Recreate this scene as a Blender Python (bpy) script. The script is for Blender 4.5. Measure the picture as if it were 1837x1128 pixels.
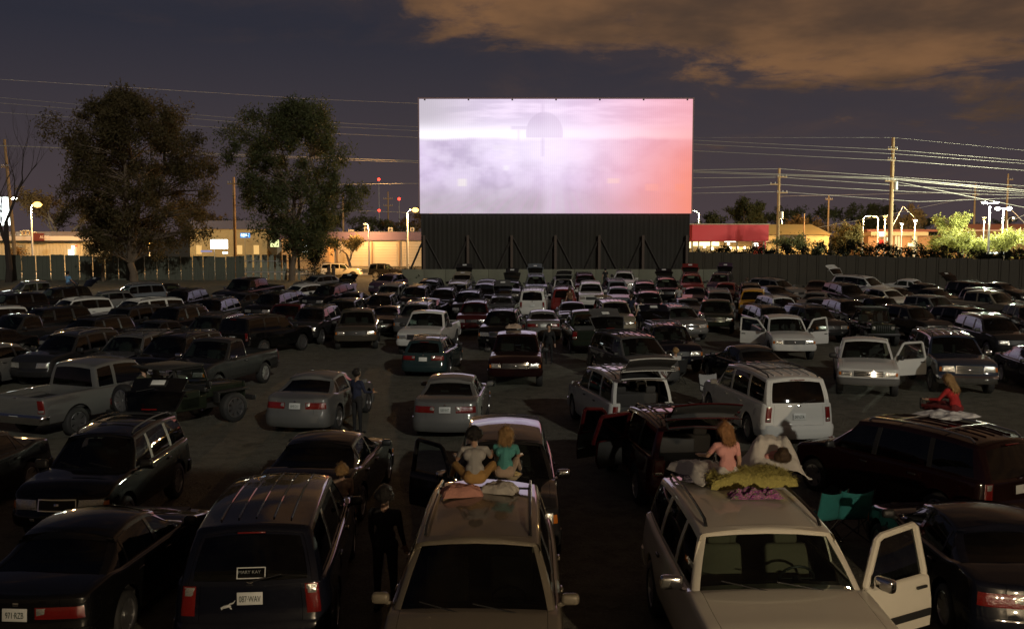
import bpy, bmesh, math, random
import numpy as np
from mathutils import Vector, Matrix
for _o in list(bpy.data.objects): bpy.data.objects.remove(_o, do_unlink=True)
SC = bpy.context.scene
COL = SC.collection
R = math.radians
rnd = random.Random(7)

# ------------------------------------------------------------ camera
F_PX, CX, CY, HC = 1750.0, 918.5, 564.0, 5.2
PITCH = math.atan(139.0/F_PX)
cam_d = bpy.data.cameras.new('camera'); cam = bpy.data.objects.new('camera', cam_d); COL.objects.link(cam)
cam.location = (0, 0, HC); cam.rotation_euler = (math.pi/2-PITCH, 0, 0)
cam_d.sensor_fit = 'HORIZONTAL'; cam_d.sensor_width = 36.0; cam_d.lens = 36.0*F_PX/1837.0
cam_d.clip_start = 0.1; cam_d.clip_end = 4000
SC.camera = cam
SC.render.resolution_x = 1024; SC.render.resolution_y = 628

# ------------------------------------------------------------ node helper
class NT:
    def __init__(s, tree):
        s.t = tree; s.n = tree.nodes; s.l = tree.links
    def new(s, typ, **kw):
        nd = s.n.new(typ)
        for k, v in kw.items(): setattr(nd, k, v)
        return nd
    def set(s, sock, v):
        if isinstance(v, bpy.types.NodeSocket): s.l.new(v, sock)
        elif isinstance(v, (tuple, list)) and len(v) == 3 and sock.type == 'RGBA': sock.default_value = (*v, 1)
        else: sock.default_value = v
    def math(s, op, a, b=0.0, c=None, clamp=False):
        nd = s.new('ShaderNodeMath', operation=op, use_clamp=clamp)
        s.set(nd.inputs[0], a); s.set(nd.inputs[1], b)
        if c is not None: s.set(nd.inputs[2], c)
        return nd.outputs[0]
    def vmath(s, op, a, b=(0,0,0)):
        nd = s.new('ShaderNodeVectorMath', operation=op)
        s.set(nd.inputs[0], a); s.set(nd.inputs[1], b)
        return nd.outputs[0]
    def mix(s, fac, a, b, mode='MIX'):
        nd = s.new('ShaderNodeMix', data_type='RGBA', blend_type=mode); nd.clamp_factor = True
        s.set(nd.inputs[0], fac); s.set(nd.inputs[6], a); s.set(nd.inputs[7], b)
        return nd.outputs[2]
    def noise(s, vec, scale, detail=4, rough=0.55, dist=0.0):
        nd = s.new('ShaderNodeTexNoise'); 
        if vec is not None: s.l.new(vec, nd.inputs['Vector'])
        nd.inputs['Scale'].default_value = scale; nd.inputs['Detail'].default_value = detail
        nd.inputs['Roughness'].default_value = rough; nd.inputs['Distortion'].default_value = dist
        return nd.outputs['Fac']
    def ramp(s, fac, a, b, smooth=True):      # smoothstep a..b -> 0..1
        nd = s.new('ShaderNodeMapRange', interpolation_type='SMOOTHSTEP' if smooth else 'LINEAR', clamp=True)
        s.set(nd.inputs[0], fac); nd.inputs[1].default_value = a; nd.inputs[2].default_value = b
        nd.inputs[3].default_value = 0; nd.inputs[4].default_value = 1
        return nd.outputs[0]
    def sep(s, vec):
        nd = s.new('ShaderNodeSeparateXYZ'); s.l.new(vec, nd.inputs[0]); return nd.outputs
    def comb(s, x, y, z):
        nd = s.new('ShaderNodeCombineXYZ'); s.set(nd.inputs[0], x); s.set(nd.inputs[1], y); s.set(nd.inputs[2], z); return nd.outputs[0]

# ------------------------------------------------------------ world: night sky with city-lit cloud
W = bpy.data.worlds.new('World'); SC.world = W; W.use_nodes = True
nt = NT(W.node_tree); nt.n.clear()
tc = nt.new('ShaderNodeTexCoord').outputs['Generated']
dx, dy, dz = nt.sep(tc)
el = nt.math('MAXIMUM', dz, 0.0)
SUN_EL, SUN_AZ = R(20), R(23)        # light stands behind the camera and to the right
sky = nt.new('ShaderNodeTexSky', sky_type='NISHITA'); sky.sun_disc = False
sky.sun_elevation = R(1.0); sky.sun_rotation = R(200); 
base = nt.mix(nt.ramp(el, 0.0, 0.20, False), (0.108, 0.080, 0.088), (0.037, 0.037, 0.057))
cl_den = nt.math('ADD', el, 0.16)
p = nt.comb(nt.math('DIVIDE', dx, cl_den), nt.math('DIVIDE', dy, cl_den), 0.0)
p = nt.vmath('ADD', p, (1.7, 0.25, 3.0))
n1 = nt.noise(p, 0.9, 2, 0.5); n2 = nt.noise(p, 2.6, 7, 0.60, 0.5); n3 = nt.noise(p, 1.5, 5, 0.55)
edge = nt.math('MAXIMUM', nt.math('SUBTRACT', 0.203, nt.math('MULTIPLY', dx, 0.25)), 0.135)
val = nt.math('SUBTRACT', nt.math('MINIMUM', el, 0.27), edge)
val = nt.math('ADD', val, nt.math('MULTIPLY', nt.math('SUBTRACT', n2, 0.5), 0.30))
val = nt.math('ADD', val, nt.math('MULTIPLY', nt.math('SUBTRACT', n1, 0.5), 0.16))
cm = nt.ramp(nt.math('ADD', val, nt.math('MULTIPLY', nt.math('SUBTRACT', nt.noise(p, 6.5, 6, 0.65), 0.5), 0.10)), -0.035, 0.045)
thin = nt.math('MULTIPLY', nt.ramp(val, -0.08, 0.0), 0.10)
cm = nt.math('MAXIMUM', cm, thin)
ccol = nt.mix(nt.ramp(n3, 0.36, 0.66), (0.115, 0.068, 0.045), (0.33, 0.165, 0.075))
skyc = nt.mix(nt.math('MULTIPLY', cm, 0.94), base, ccol)
skyc = nt.mix(nt.ramp(el, 0.22, 0.75), skyc, nt.mix(1.0, skyc, (0.38, 0.40, 0.44), 'MULTIPLY'))   # town glow on the cloud fades overhead
skyn = nt.mix(1.0, skyc, nt.mix(0.004, (0, 0, 0), sky.outputs[0]), 'ADD')
bg = nt.new('ShaderNodeBackground'); nt.l.new(skyn, bg.inputs[0]); bg.inputs[1].default_value = 0.62
out = nt.new('ShaderNodeOutputWorld'); nt.l.new(bg.outputs[0], out.inputs[0])

# ------------------------------------------------------------ the one sun lamp (lot floodlight / moon direction)
sd = bpy.data.lights.new('sun', 'SUN'); sun = bpy.data.objects.new('sun', sd); COL.objects.link(sun)
sd.energy = 0.80; sd.angle = R(0.8); sd.color = (1.0, 0.955, 0.82)
_dir = Vector((-math.sin(SUN_AZ)*math.cos(SUN_EL), math.cos(SUN_AZ)*math.cos(SUN_EL), -math.sin(SUN_EL)))
sun.rotation_euler = _dir.to_track_quat('-Z', 'Y').to_euler()
SC.view_settings.view_transform = 'Standard'; SC.view_settings.look = 'None'
SC.view_settings.exposure = 0.0; SC.view_settings.gamma = 1.0; SC.view_settings.use_curve_mapping = False
try:
    SC.cycles.max_bounces = 6; SC.cycles.transparent_max_bounces = 16; SC.cycles.caustics_reflective = False
    SC.cycles.caustics_refractive = False; SC.cycles.sample_clamp_indirect = 3.0
except Exception: pass

# ------------------------------------------------------------ placement helpers (photo pixel -> point of the place)
def sstep(a, b, x):
    t = min(1, max(0, (x-a)/(b-a))); return t*t*(3-2*t)
def gz(y):                                # the lot rises towards the screen, the street behind lies lower
    return 0.85*sstep(58, 84, y) - 0.85*sstep(104, 116, y)
def ray(px, py):
    xr = (px-CX)/F_PX; yr = -(py-CY)/F_PX
    return Vector((xr, math.cos(PITCH)+yr*math.sin(PITCH), -math.sin(PITCH)+yr*math.cos(PITCH)))
def at(px, py, Y):
    d = ray(px, py); t = Y/d.y
    return Vector((d.x*t, Y, HC+d.z*t))
def at_h(px, py, h):                      # point h above the ground seen at this pixel
    d = ray(px, py); y = 40.0
    for _ in range(60):
        y = 0.5*y + 0.5*max(2.0, min(300.0, (h+gz(y)-HC)/d.z*d.y if d.z < -1e-4 else 300.0))
    return Vector((d.x/d.y*y, y, gz(y)+h))

# ------------------------------------------------------------ materials
MATS = {}
def princ(name, col=(0.5,0.5,0.5), rough=0.5, metal=0.0, spec=0.5, coat=0.0, emit=None, es=0.0, trans=0.0, var=0.0, vscale=5.0, bump=0.0, bscale=40.0, coords='Object'):
    if name in MATS: return MATS[name]
    m = bpy.data.materials.new(name); m.use_nodes = True
    t = NT(m.node_tree); b = t.n['Principled BSDF']
    b.inputs['Roughness'].default_value = rough; b.inputs['Metallic'].default_value = metal
    b.inputs['Specular IOR Level'].default_value = spec; b.inputs['Coat Weight'].default_value = coat
    b.inputs['Coat Roughness'].default_value = 0.04
    b.inputs['Transmission Weight'].default_value = trans
    b.inputs['Base Color'].default_value = (*col, 1)
    if emit is not None:
        b.inputs['Emission Color'].default_value = (*emit, 1); b.inputs['Emission Strength'].default_value = es
    if var > 0 or bump > 0:
        tcn = t.new('ShaderNodeTexCoord').outputs[coords]
        if var > 0:
            n = t.noise(tcn, vscale, 5, 0.6)
            f = t.math('ADD', t.math('MULTIPLY', t.math('SUBTRACT', n, 0.5), var*2), 1.0)
            c = t.vmath('SCALE', col); c.node.inputs[0].default_value = col; t.l.new(f, c.node.inputs['Scale'])
            t.l.new(c, b.inputs['Base Color'])
            if coat == 0:
                t.l.new(t.math('ADD', t.math('MULTIPLY', n, 0.25), rough-0.12, clamp=True), b.inputs['Roughness'])
        if bump > 0:
            bn = t.new('ShaderNodeBump'); bn.inputs['Strength'].default_value = bump; bn.inputs['Distance'].default_value = 0.02
            t.l.new(t.noise(tcn, bscale, 4, 0.6), bn.inputs['Height']); t.l.new(bn.outputs[0], b.inputs['Normal'])
    MATS[name] = m
    return m
def paint(name, col, metal=0.0, rough=0.38):
    """car paint: clear coat over a base, with a thin film of dust in patches"""
    key = 'paint_'+name
    if key in MATS: return MATS[key]
    m = bpy.data.materials.new(key); m.use_nodes = True
    t = NT(m.node_tree); b = t.n['Principled BSDF']
    tcn = t.new('ShaderNodeTexCoord').outputs['Object']
    n = t.noise(tcn, 2.2, 5, 0.65); n3 = t.noise(tcn, 26, 3, 0.6)
    dark = max(col) < 0.09
    dust = t.math('MULTIPLY', t.ramp(n, 0.35, 0.8), 0.012 if dark else 0.05)
    c = t.mix(dust, col, (0.16, 0.14, 0.11))
    t.l.new(c, b.inputs['Base Color'])
    b.inputs['Metallic'].default_value = 0.0 if dark else metal*0.6
    b.inputs['Specular IOR Level'].default_value = 0.05 if dark else 0.2
    t.l.new(t.math('ADD', t.math('MULTIPLY', n, 0.2), rough+0.05), b.inputs['Roughness'])
    b.inputs['Coat Weight'].default_value = 0.9; b.inputs['Coat IOR'].default_value = 1.45
    t.l.new(t.math('ADD', t.math('MULTIPLY', n3, 0.025), t.math('MULTIPLY', n, 0.05)), b.inputs['Coat Roughness'])
    MATS[key] = m; return m
def glassmat(name, tint, fac):
    """tinted automotive glass: transparent tint plus Fresnel gloss"""
    if name in MATS: return MATS[name]
    m = bpy.data.materials.new(name); m.use_nodes = True
    t = NT(m.node_tree); t.n.clear()
    tr = t.new('ShaderNodeBsdfTransparent'); tr.inputs[0].default_value = (*[tint[i]*fac for i in range(3)], 1)
    gl = t.new('ShaderNodeBsdfGlossy'); gl.inputs['Roughness'].default_value = 0.02; gl.inputs[0].default_value = (0.95, 0.97, 1, 1)
    df = t.new('ShaderNodeBsdfDiffuse'); df.inputs[0].default_value = (0.035, 0.035, 0.032, 1)
    tcn = t.new('ShaderNodeTexCoord').outputs['Object']
    dirt = t.math('MULTIPLY', t.ramp(t.noise(tcn, 3.0, 5, 0.6), 0.35, 0.8), 0.09)
    fr = t.new('ShaderNodeFresnel'); fr.inputs[0].default_value = 1.5
    m1 = t.new('ShaderNodeMixShader'); t.l.new(dirt, m1.inputs[0]); t.l.new(tr.outputs[0], m1.inputs[1]); t.l.new(df.outputs[0], m1.inputs[2])
    m2 = t.new('ShaderNodeMixShader'); t.l.new(fr.outputs[0], m2.inputs[0]); t.l.new(m1.outputs[0], m2.inputs[1]); t.l.new(gl.outputs[0], m2.inputs[2])
    o = t.new('ShaderNodeOutputMaterial'); t.l.new(m2.outputs[0], o.inputs[0])
    MATS[name] = m; return m
def emitmat(name, col, strength):
    if name in MATS: return MATS[name]
    m = bpy.data.materials.new(name); m.use_nodes = True
    t = NT(m.node_tree); t.n.clear()
    e = t.new('ShaderNodeEmission'); e.inputs[0].default_value = (*col, 1); e.inputs[1].default_value = strength
    o = t.new('ShaderNodeOutputMaterial'); t.l.new(e.outputs[0], o.inputs[0])
    MATS[name] = m; return m

# ------------------------------------------------------------ mesh buffer
class MB:
    def __init__(s): s.v = []; s.f = []; s.m = []
    def add(s, verts, faces, mi=0):
        o = len(s.v); s.v.extend([tuple(v) for v in verts]); s.f.extend([tuple(i+o for i in f) for f in faces]); s.m.extend([mi]*len(faces)); return s
    def box(s, c, d, rz=0.0, mi=0):
        x, y, z = d[0]/2, d[1]/2, d[2]/2; cs, sn = math.cos(rz), math.sin(rz)
        vs = []
        for sx, sy, sz in ((-1,-1,-1),(1,-1,-1),(1,1,-1),(-1,1,-1),(-1,-1,1),(1,-1,1),(1,1,1),(-1,1,1)):
            a, b = sx*x, sy*y
            vs.append((c[0]+a*cs-b*sn, c[1]+a*sn+b*cs, c[2]+sz*z))
        return s.add(vs, [(0,3,2,1),(4,5,6,7),(0,1,5,4),(1,2,6,5),(2,3,7,6),(3,0,4,7)], mi)
    def tube(s, pts, rad, n=6, mi=0, cap=True):
        pts = [Vector(q) for q in pts]
        if not isinstance(rad, (list, tuple)): rad = [rad]*len(pts)
        rings = []; up = None
        for i, q in enumerate(pts):
            d = (pts[min(i+1, len(pts)-1)]-pts[max(i-1, 0)]).normalized()
            if up is None or abs(up.dot(d)) > 0.99:
                up = Vector((0,0,1)) if abs(d.z) < 0.9 else Vector((1,0,0))
            a = d.cross(up).normalized(); b = a.cross(d).normalized(); up = b
            rings.append([q+(a*math.cos(2*math.pi*k/n)+b*math.sin(2*math.pi*k/n))*rad[i] for k in range(n)])
        vs = [v for r in rings for v in r]; fs = []
        for i in range(len(pts)-1):
            for k in range(n):
                fs.append((i*n+k, i*n+(k+1)%n, (i+1)*n+(k+1)%n, (i+1)*n+k))
        if cap:
            fs.append(tuple(range(n))[::1]); fs.append(tuple((len(pts)-1)*n+k for k in range(n))[::-1])
        return s.add(vs, fs, mi)
    def rbox(s, c, d, r, n=3, rot=None, mi=0):
        """box with rounded edges and corners"""
        hx = [q/2 for q in d]; r = min(r, *[h*0.999 for h in hx]); vs = []; fs = []; idx = {}
        lin = []
        for h in hx:
            a = [-h + r*(1-math.cos(math.pi/2*k/n)) for k in range(n+1)]
            lin.append(a + [-q for q in a[::-1]])
        m = 2*n+2
        def put(i, j, k):
            key = (i, j, k)
            if key in idx: return idx[key]
            q = Vector((lin[0][i], lin[1][j], lin[2][k]))
            inn = Vector([max(-hx[t]+r, min(hx[t]-r, q[t])) for t in range(3)])
            dv = q-inn
            if dv.length > 1e-9: q = inn + dv.normalized()*r
            if rot is not None: q = rot @ q
            idx[key] = len(vs); vs.append(q+Vector(c)); return idx[key]
        for a in range(m-1):
            for b in range(m-1):
                fs.append((put(a,b,0), put(a,b+1,0), put(a+1,b+1,0), put(a+1,b,0)))
                fs.append((put(a,b,m-1), put(a+1,b,m-1), put(a+1,b+1,m-1), put(a,b+1,m-1)))
                fs.append((put(a,0,b), put(a+1,0,b), put(a+1,0,b+1), put(a,0,b+1)))
                fs.append((put(a,m-1,b), put(a,m-1,b+1), put(a+1,m-1,b+1), put(a+1,m-1,b)))
                fs.append((put(0,a,b), put(0,a,b+1), put(0,a+1,b+1), put(0,a+1,b)))
                fs.append((put(m-1,a,b), put(m-1,a+1,b), put(m-1,a+1,b+1), put(m-1,a,b+1)))
        return s.add(vs, fs, mi)
    def lathe(s, prof, n=20, axis='z', c=(0,0,0), mi=0, closed=False):
        vs = []; fs = []
        for (r_, h) in prof:
            for k in range(n):
                a = 2*math.pi*k/n; x, y = r_*math.cos(a), r_*math.sin(a)
                q = (x, y, h) if axis == 'z' else ((h, x, y) if axis == 'x' else (x, h, y))
                vs.append((q[0]+c[0], q[1]+c[1], q[2]+c[2]))
        L = len(prof)
        for i in range(L if closed else L-1):
            for k in range(n):
                a, b = i, (i+1) % L
                fs.append((a*n+k, a*n+(k+1)%n, b*n+(k+1)%n, b*n+k))
        return s.add(vs, fs, mi)
    def mesh(s, name, smooth=True, angle=40):
        me = bpy.data.meshes.new(name); me.from_pydata([tuple(v) for v in s.v], [], s.f); me.validate()
        if len(me.polygons) == len(s.m): me.polygons.foreach_set('material_index', s.m)
        bm = bmesh.new(); bm.from_mesh(me); bmesh.ops.recalc_face_normals(bm, faces=bm.faces)
        if smooth:
            th = R(angle)
            for e in bm.edges:
                e.smooth = not (len(e.link_faces) == 2 and e.calc_face_angle(0) > th)
            for f in bm.faces: f.smooth = True
        bm.to_mesh(me); bm.free(); return me
def link(name, me, mats=None, parent=None):
    o = bpy.data.objects.new(name, me); COL.objects.link(o)
    if mats is not None:
        for m in (mats if isinstance(mats, (list, tuple)) else [mats]):
            if len(me.materials) < (len(mats) if isinstance(mats, (list, tuple)) else 1): me.materials.append(m)
    if parent is not None: o.parent = parent
    return o
def obj(name, mb, mats, parent=None, smooth=True, angle=40):
    return link(name, mb.mesh(name, smooth, angle), mats, parent)
def tag(o, label=None, cat=None, group=None, kind=None):
    if label: o['label'] = label
    if cat: o['category'] = cat
    if group: o['group'] = group
    if kind: o['kind'] = kind
    return o
def empty(name, loc=(0,0,0), rz=0.0):
    o = bpy.data.objects.new(name, None); COL.objects.link(o); o.empty_display_size = 0.2
    o.location = loc; o.rotation_euler = (0, 0, rz); return o
def text_mesh(txt, size, name='lettering'):
    cu = bpy.data.curves.new(name, 'FONT'); cu.body = txt; cu.size = size; cu.align_x = 'CENTER'; cu.align_y = 'CENTER'; cu.extrude = size*0.02
    to = bpy.data.objects.new(name+'_tmp', cu); COL.objects.link(to)
    dg = bpy.context.evaluated_depsgraph_get(); me = bpy.data.meshes.new_from_object(to.evaluated_get(dg))
    bpy.data.objects.remove(to); bpy.data.curves.remove(cu); me.name = name
    return me
BLACKP = princ('black_plastic', (0.018, 0.018, 0.018), 0.5)
RUBBER = princ('rubber', (0.02, 0.02, 0.02), 0.75, var=0.3, vscale=9)
CHROME = princ('chrome', (0.75, 0.75, 0.76), 0.12, 1.0)
ALLOY = princ('alloy', (0.45, 0.45, 0.46), 0.3, 0.9)
STEEL = princ('galvanised_steel', (0.38, 0.38, 0.37), 0.45, 0.6, var=0.2, vscale=3)
LENS = princ('clear_lens', (0.62, 0.62, 0.58), 0.14, 0.75, bump=0.5, bscale=30, coat=1.0)
REDL = princ('red_lens', (0.15, 0.006, 0.005), 0.15, 0.0, coat=1.0, bump=0.35, bscale=45)
AMBL = princ('amber_lens', (0.55, 0.16, 0.02), 0.15, 0.0, coat=1.0)
PLATE = princ('plate_white', (0.62, 0.64, 0.62), 0.35, var=0.1, vscale=8)
INK = princ('plate_ink', (0.02, 0.04, 0.03), 0.5)
GLASS = glassmat('glass', (0.80, 0.95, 0.86), 0.62)
GLASSD = glassmat('privacy_glass', (0.7, 0.8, 0.8), 0.06)
SEATM = princ('seat_fabric', (0.035, 0.033, 0.031), 0.85, var=0.2, vscale=12)
SEATT = princ('seat_fabric_tan', (0.20, 0.165, 0.12), 0.85, var=0.2, vscale=12)
# ============================================================ SETTING
# ground: one sheet to the horizon
def make_ground():
    ys = [-60,-30,-10,0,5,10,15,20,25,30,35,40,45,50,55]+[58+2*i for i in range(14)]+[88,92,98,102]+[104+2*i for i in range(7)]+[125,140,170,220,300,450,700,1100,1800,2600]
    xs = [-2600,-1200,-600,-300,-150,-90,-60,-40,-20,0,20,40,60,90,150,300,600,1200,2600]
    m = MB(); vs = [(x,y,gz(y)) for y in ys for x in xs]; n = len(xs)
    fs = [(j*n+i, j*n+i+1, (j+1)*n+i+1, (j+1)*n+i) for j in range(len(ys)-1) for i in range(n-1)]
    m.add(vs, fs)
    mat = bpy.data.materials.new('lot_gravel'); mat.use_nodes = True
    t = NT(mat.node_tree); b = t.n['Principled BSDF']
    co = t.new('ShaderNodeTexCoord').outputs['Object']
    big = t.noise(co, 0.16, 5, 0.6); mid = t.noise(co, 2.3, 6, 0.7); fine = t.noise(co, 16, 5, 0.75)
    vo = t.new('ShaderNodeTexVoronoi'); t.l.new(co, vo.inputs['Vector']); vo.inputs['Scale'].default_value = 24
    c = t.mix(t.ramp(big, 0.3, 0.7), (0.125, 0.120, 0.094), (0.185, 0.178, 0.140))
    c = t.mix(t.math('MULTIPLY', t.ramp(mid, 0.40, 0.66), 0.8), c, (0.085, 0.082, 0.065))
    c = t.mix(t.math('MULTIPLY', t.ramp(fine, 0.5, 0.72), 0.55), c, (0.27, 0.26, 0.215))
    # wheel-worn lanes: long streaks across the lot
    sx, sy, sz = t.sep(co)
    lane = t.noise(t.comb(t.math('MULTIPLY', sx, 0.07), t.math('MULTIPLY', sy, 1.2), 0.0), 1.0, 4, 0.6)
    c = t.mix(t.math('MULTIPLY', t.ramp(lane, 0.50, 0.75), 0.22), c, (0.215, 0.205, 0.165))
    # oil drips
    oil = t.ramp(t.noise(co, 0.55, 3, 0.5), 0.66, 0.72)
    c = t.mix(t.math('MULTIPLY', oil, 0.55), c, (0.035, 0.034, 0.03))
    t.l.new(c, b.inputs['Base Color']); b.inputs['Roughness'].default_value = 0.95; b.inputs['Specular IOR Level'].default_value = 0.15
    bn = t.new('ShaderNodeBump'); bn.inputs['Strength'].default_value = 0.9; bn.inputs['Distance'].default_value = 0.05
    t.l.new(t.math('ADD', t.math('MULTIPLY', fine, 0.7), t.math('MULTIPLY', vo.outputs['Distance'], 0.4)), bn.inputs['Height']); t.l.new(bn.outputs[0], b.inputs['Normal'])
    o = obj('ground', m, mat); tag(o, 'pale dusty gravel lot where the cars are parked', None, None, 'structure'); return o
make_ground()
# street behind the fence, lit by the lamps
m = MB(); m.box((0, 128, gz(128)+0.0), (420, 13, 0.012)); ob = obj('road', m, princ('asphalt', (0.055,0.053,0.05), 0.85, var=0.25, vscale=1.2, bump=0.4)); tag(ob, 'asphalt street behind the lot', None, None, 'structure')
m = MB(); 
m.box((0, 136.0, gz(136)+0.065), (420, 3.0, 0.15)); ob = obj('pavement', m, princ('concrete', (0.33,0.31,0.27), 0.9, var=0.2, vscale=1.5)); tag(ob, 'pale concrete pavement along the far side of the street', None, None, 'structure')
m = MB(); m.box((0, 128, gz(128)+0.011), (420, 0.14, 0.003)); ob = obj('road_marking', m, princ('yellow_line', (0.5,0.36,0.06), 0.8, var=0.3, vscale=2)); tag(ob, 'yellow line along the street', None, None, 'structure')

# ---------------------------------------------------------------- the movie screen
SCR_Y = 88.0
sl = at(752, 178, SCR_Y); sr = at(1240, 383, SCR_Y)
SX0, SX1, SZT, SZB = sl.x, sr.x, sl.z, sr.z
SW, SH = SX1-SX0, SZT-SZB
scr = empty('movie_screen', ((SX0+SX1)/2, SCR_Y, gz(SCR_Y)))
tag(scr, 'huge lit drive-in movie screen on a dark corrugated base wall', 'movie screen')
GZS = gz(SCR_Y)
def screen_mat():
    mat = bpy.data.materials.new('projected_picture'); mat.use_nodes = True
    t = NT(mat.node_tree); t.n.clear()
    co = t.new('ShaderNodeTexCoord').outputs['Object']
    x, y, z = t.sep(co)
    u = t.math('DIVIDE', t.math('ADD', x, SW/2), SW); v = t.math('DIVIDE', t.math('SUBTRACT', z, SZB-GZS), SH)
    uv = t.comb(u, v, 0)
    def box(u0, u1, v0, v1, e=0.006):
        a = t.math('MULTIPLY', t.ramp(u, u0-e, u0+e), t.math('SUBTRACT', 1, t.ramp(u, u1-e, u1+e)))
        b_ = t.math('MULTIPLY', t.ramp(v, v0-e, v0+e), t.math('SUBTRACT', 1, t.ramp(v, v1-e, v1+e)))
        return t.math('MULTIPLY', a, b_)
    n_s = t.noise(t.comb(t.math('MULTIPLY', u, 2.2), t.math('MULTIPLY', v, 6), 0), 1.6, 5, 0.55)
    n_c = t.noise(t.comb(t.math('MULTIPLY', u, 2.2), v, 0), 3.2, 4, 0.5); n_f = t.noise(t.comb(t.math('MULTIPLY', u, 3), t.math('MULTIPLY', v, 1.6), 2), 3.4, 3, 0.45)
    skyc = t.mix(t.ramp(n_s, 0.38, 0.66), (0.74, 0.62, 0.82), (1.02, 0.86, 1.08))
    skyc = t.mix(t.math('SUBTRACT', 1, t.ramp(u, 0.0, 0.32)), skyc, (0.60, 0.54, 0.62))
    land = t.mix(t.ramp(n_c, 0.35, 0.68), (0.55, 0.44, 0.64), (0.86, 0.71, 0.97))
    land = t.mix(t.math('MULTIPLY', t.ramp(n_f, 0.42, 0.66), 0.7), land, (0.86, 0.74, 0.95))
    lowg = t.mix(t.ramp(n_f, 0.3, 0.7), (0.50, 0.44, 0.50), (0.60, 0.52, 0.61))
    land = t.mix(t.math('SUBTRACT', 1, t.ramp(v, 0.06, 0.36)), land, lowg)
    # hill line
    hill = t.math('ADD', 0.648, t.math('MULTIPLY', t.math('SUBTRACT', t.noise(t.comb(u, 0.0, 5.0), 4.5, 3, 0.5), 0.5), 0.075))
    hm = t.ramp(t.math('SUBTRACT', v, hill), -0.02, 0.03)
    col = t.mix(hm, land, skyc)
    # white burnt-out horizon glow
    g = t.math('SUBTRACT', v, 0.675); g = t.math('MULTIPLY', g, g); g = t.math('POWER', 2.718, t.math('MULTIPLY', g, -120))
    col = t.mix(t.math('MULTIPLY', t.math('MULTIPLY', g, hm), 0.95), col, (1.25, 1.18, 1.3))
    # blown-out core left of centre and lower drifts of dust
    du = t.math('SUBTRACT', u, 0.49); dv = t.math('SUBTRACT', v, 0.56)
    core = t.math('POWER', 2.718, t.math('MULTIPLY', t.math('ADD', t.math('MULTIPLY', t.math('MULTIPLY', du, du), 16), t.math('MULTIPLY', t.math('MULTIPLY', dv, dv), 22)), -1))
    col = t.mix(t.math('MULTIPLY', core, 0.9), col, (1.1, 1.0, 1.22))
    # silhouettes: a domed roof on a mast with a side arm
    dd = t.math('ADD', t.math('POWER', t.math('DIVIDE', t.math('SUBTRACT', u, 0.458), 0.068), 2.0), t.math('POWER', t.math('DIVIDE', t.math('SUBTRACT', v, 0.70), 0.19), 2.0))
    dome = t.math('MULTIPLY', t.math('SUBTRACT', 1, t.ramp(dd, 0.93, 1.05)), t.ramp(v, 0.655, 0.672))
    sil = t.math('MAXIMUM', dome, t.math('MAXIMUM', t.math('MULTIPLY', box(0.446, 0.458, 0.50, 0.96), 0.75), t.math('MAXIMUM', t.math('MULTIPLY', box(0.335, 0.40, 0.735, 0.765), 0.8), t.math('MULTIPLY', box(0.360, 0.366, 0.64, 0.74), 0.7))))
    col = t.mix(t.math('MULTIPLY', sil, 0.5), col, (0.64, 0.54, 0.72))
    col = t.mix(t.math('MULTIPLY', box(0.46, 0.535, 0.0, 1.0, 0.02), 0.22), col, (1.0, 0.92, 1.1))
    # small lit windows and blocks of the town in the picture
    for (a, b_, c_, d_, cc) in ((0.140,0.172,0.24,0.305,(1.0,0.93,0.86)), (0.308,0.328,0.38,0.42,(1.05,1,1.05)), (0.69,0.735,0.265,0.31,(1.1,0.95,0.8)), (0.83,0.88,0.20,0.26,(1.1,0.7,0.6)), (0.94,0.975,0.20,0.26,(1.1,0.6,0.42)), (0.27,0.355,0.555,0.60,(0.95,0.85,1.0)), (0.54,0.60,0.47,0.57,(1.05,0.93,1.1))):
        col = t.mix(t.math('MULTIPLY', box(a, b_, c_, d_, 0.008), 0.6), col, cc)
    blk = t.new('ShaderNodeTexBrick'); t.l.new(t.comb(t.math('MULTIPLY', u, 1.0), t.math('MULTIPLY', v, 1.0), 0), blk.inputs['Vector']); blk.inputs['Scale'].default_value = 11
    blk.inputs['Color1'].default_value = (0,0,0,1); blk.inputs['Color2'].default_value = (1,1,1,1); blk.inputs['Mortar'].default_value = (0.4,0.4,0.4,1); blk.inputs['Mortar Smooth'].default_value = 1; blk.inputs['Mortar Size'].default_value = 0.06
    bf = t.math('MULTIPLY', t.math('MULTIPLY', t.math('SUBTRACT', 1, hm), t.ramp(v, 0.22, 0.4)), 0.04)
    col = t.mix(bf, col, blk.outputs['Color'])
    # radial streaks at the bottom
    ang = t.math('ARCTAN2', t.math('SUBTRACT', u, 0.5), t.math('ADD', t.math('MULTIPLY', t.math('SUBTRACT', 0.55, v), 0.7), 0.02))
    st = t.noise(t.comb(ang, 0.0, 1.0), 22, 2, 0.5)
    col = t.mix(t.math('MULTIPLY', t.math('MULTIPLY', t.ramp(st, 0.4, 0.65), t.math('SUBTRACT', 1, t.ramp(v, 0.05, 0.3))), 0.22), col, (0.72, 0.42, 0.70))
    # film colour turning red-orange to the right
    col = t.mix(t.math('MULTIPLY', t.ramp(u, 0.20, 1.05), 0.5), col, (1.0, 0.52, 0.78))
    rr = t.ramp(u, 0.52, 1.12); rr = t.math('MULTIPLY', rr, t.math('ADD', 0.50, t.math('MULTIPLY', t.math('SUBTRACT', 1, t.ramp(v, 0.25, 0.95)), 0.45)))
    col = t.mix(rr, col, (1.0, 0.26, 0.13))
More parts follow.
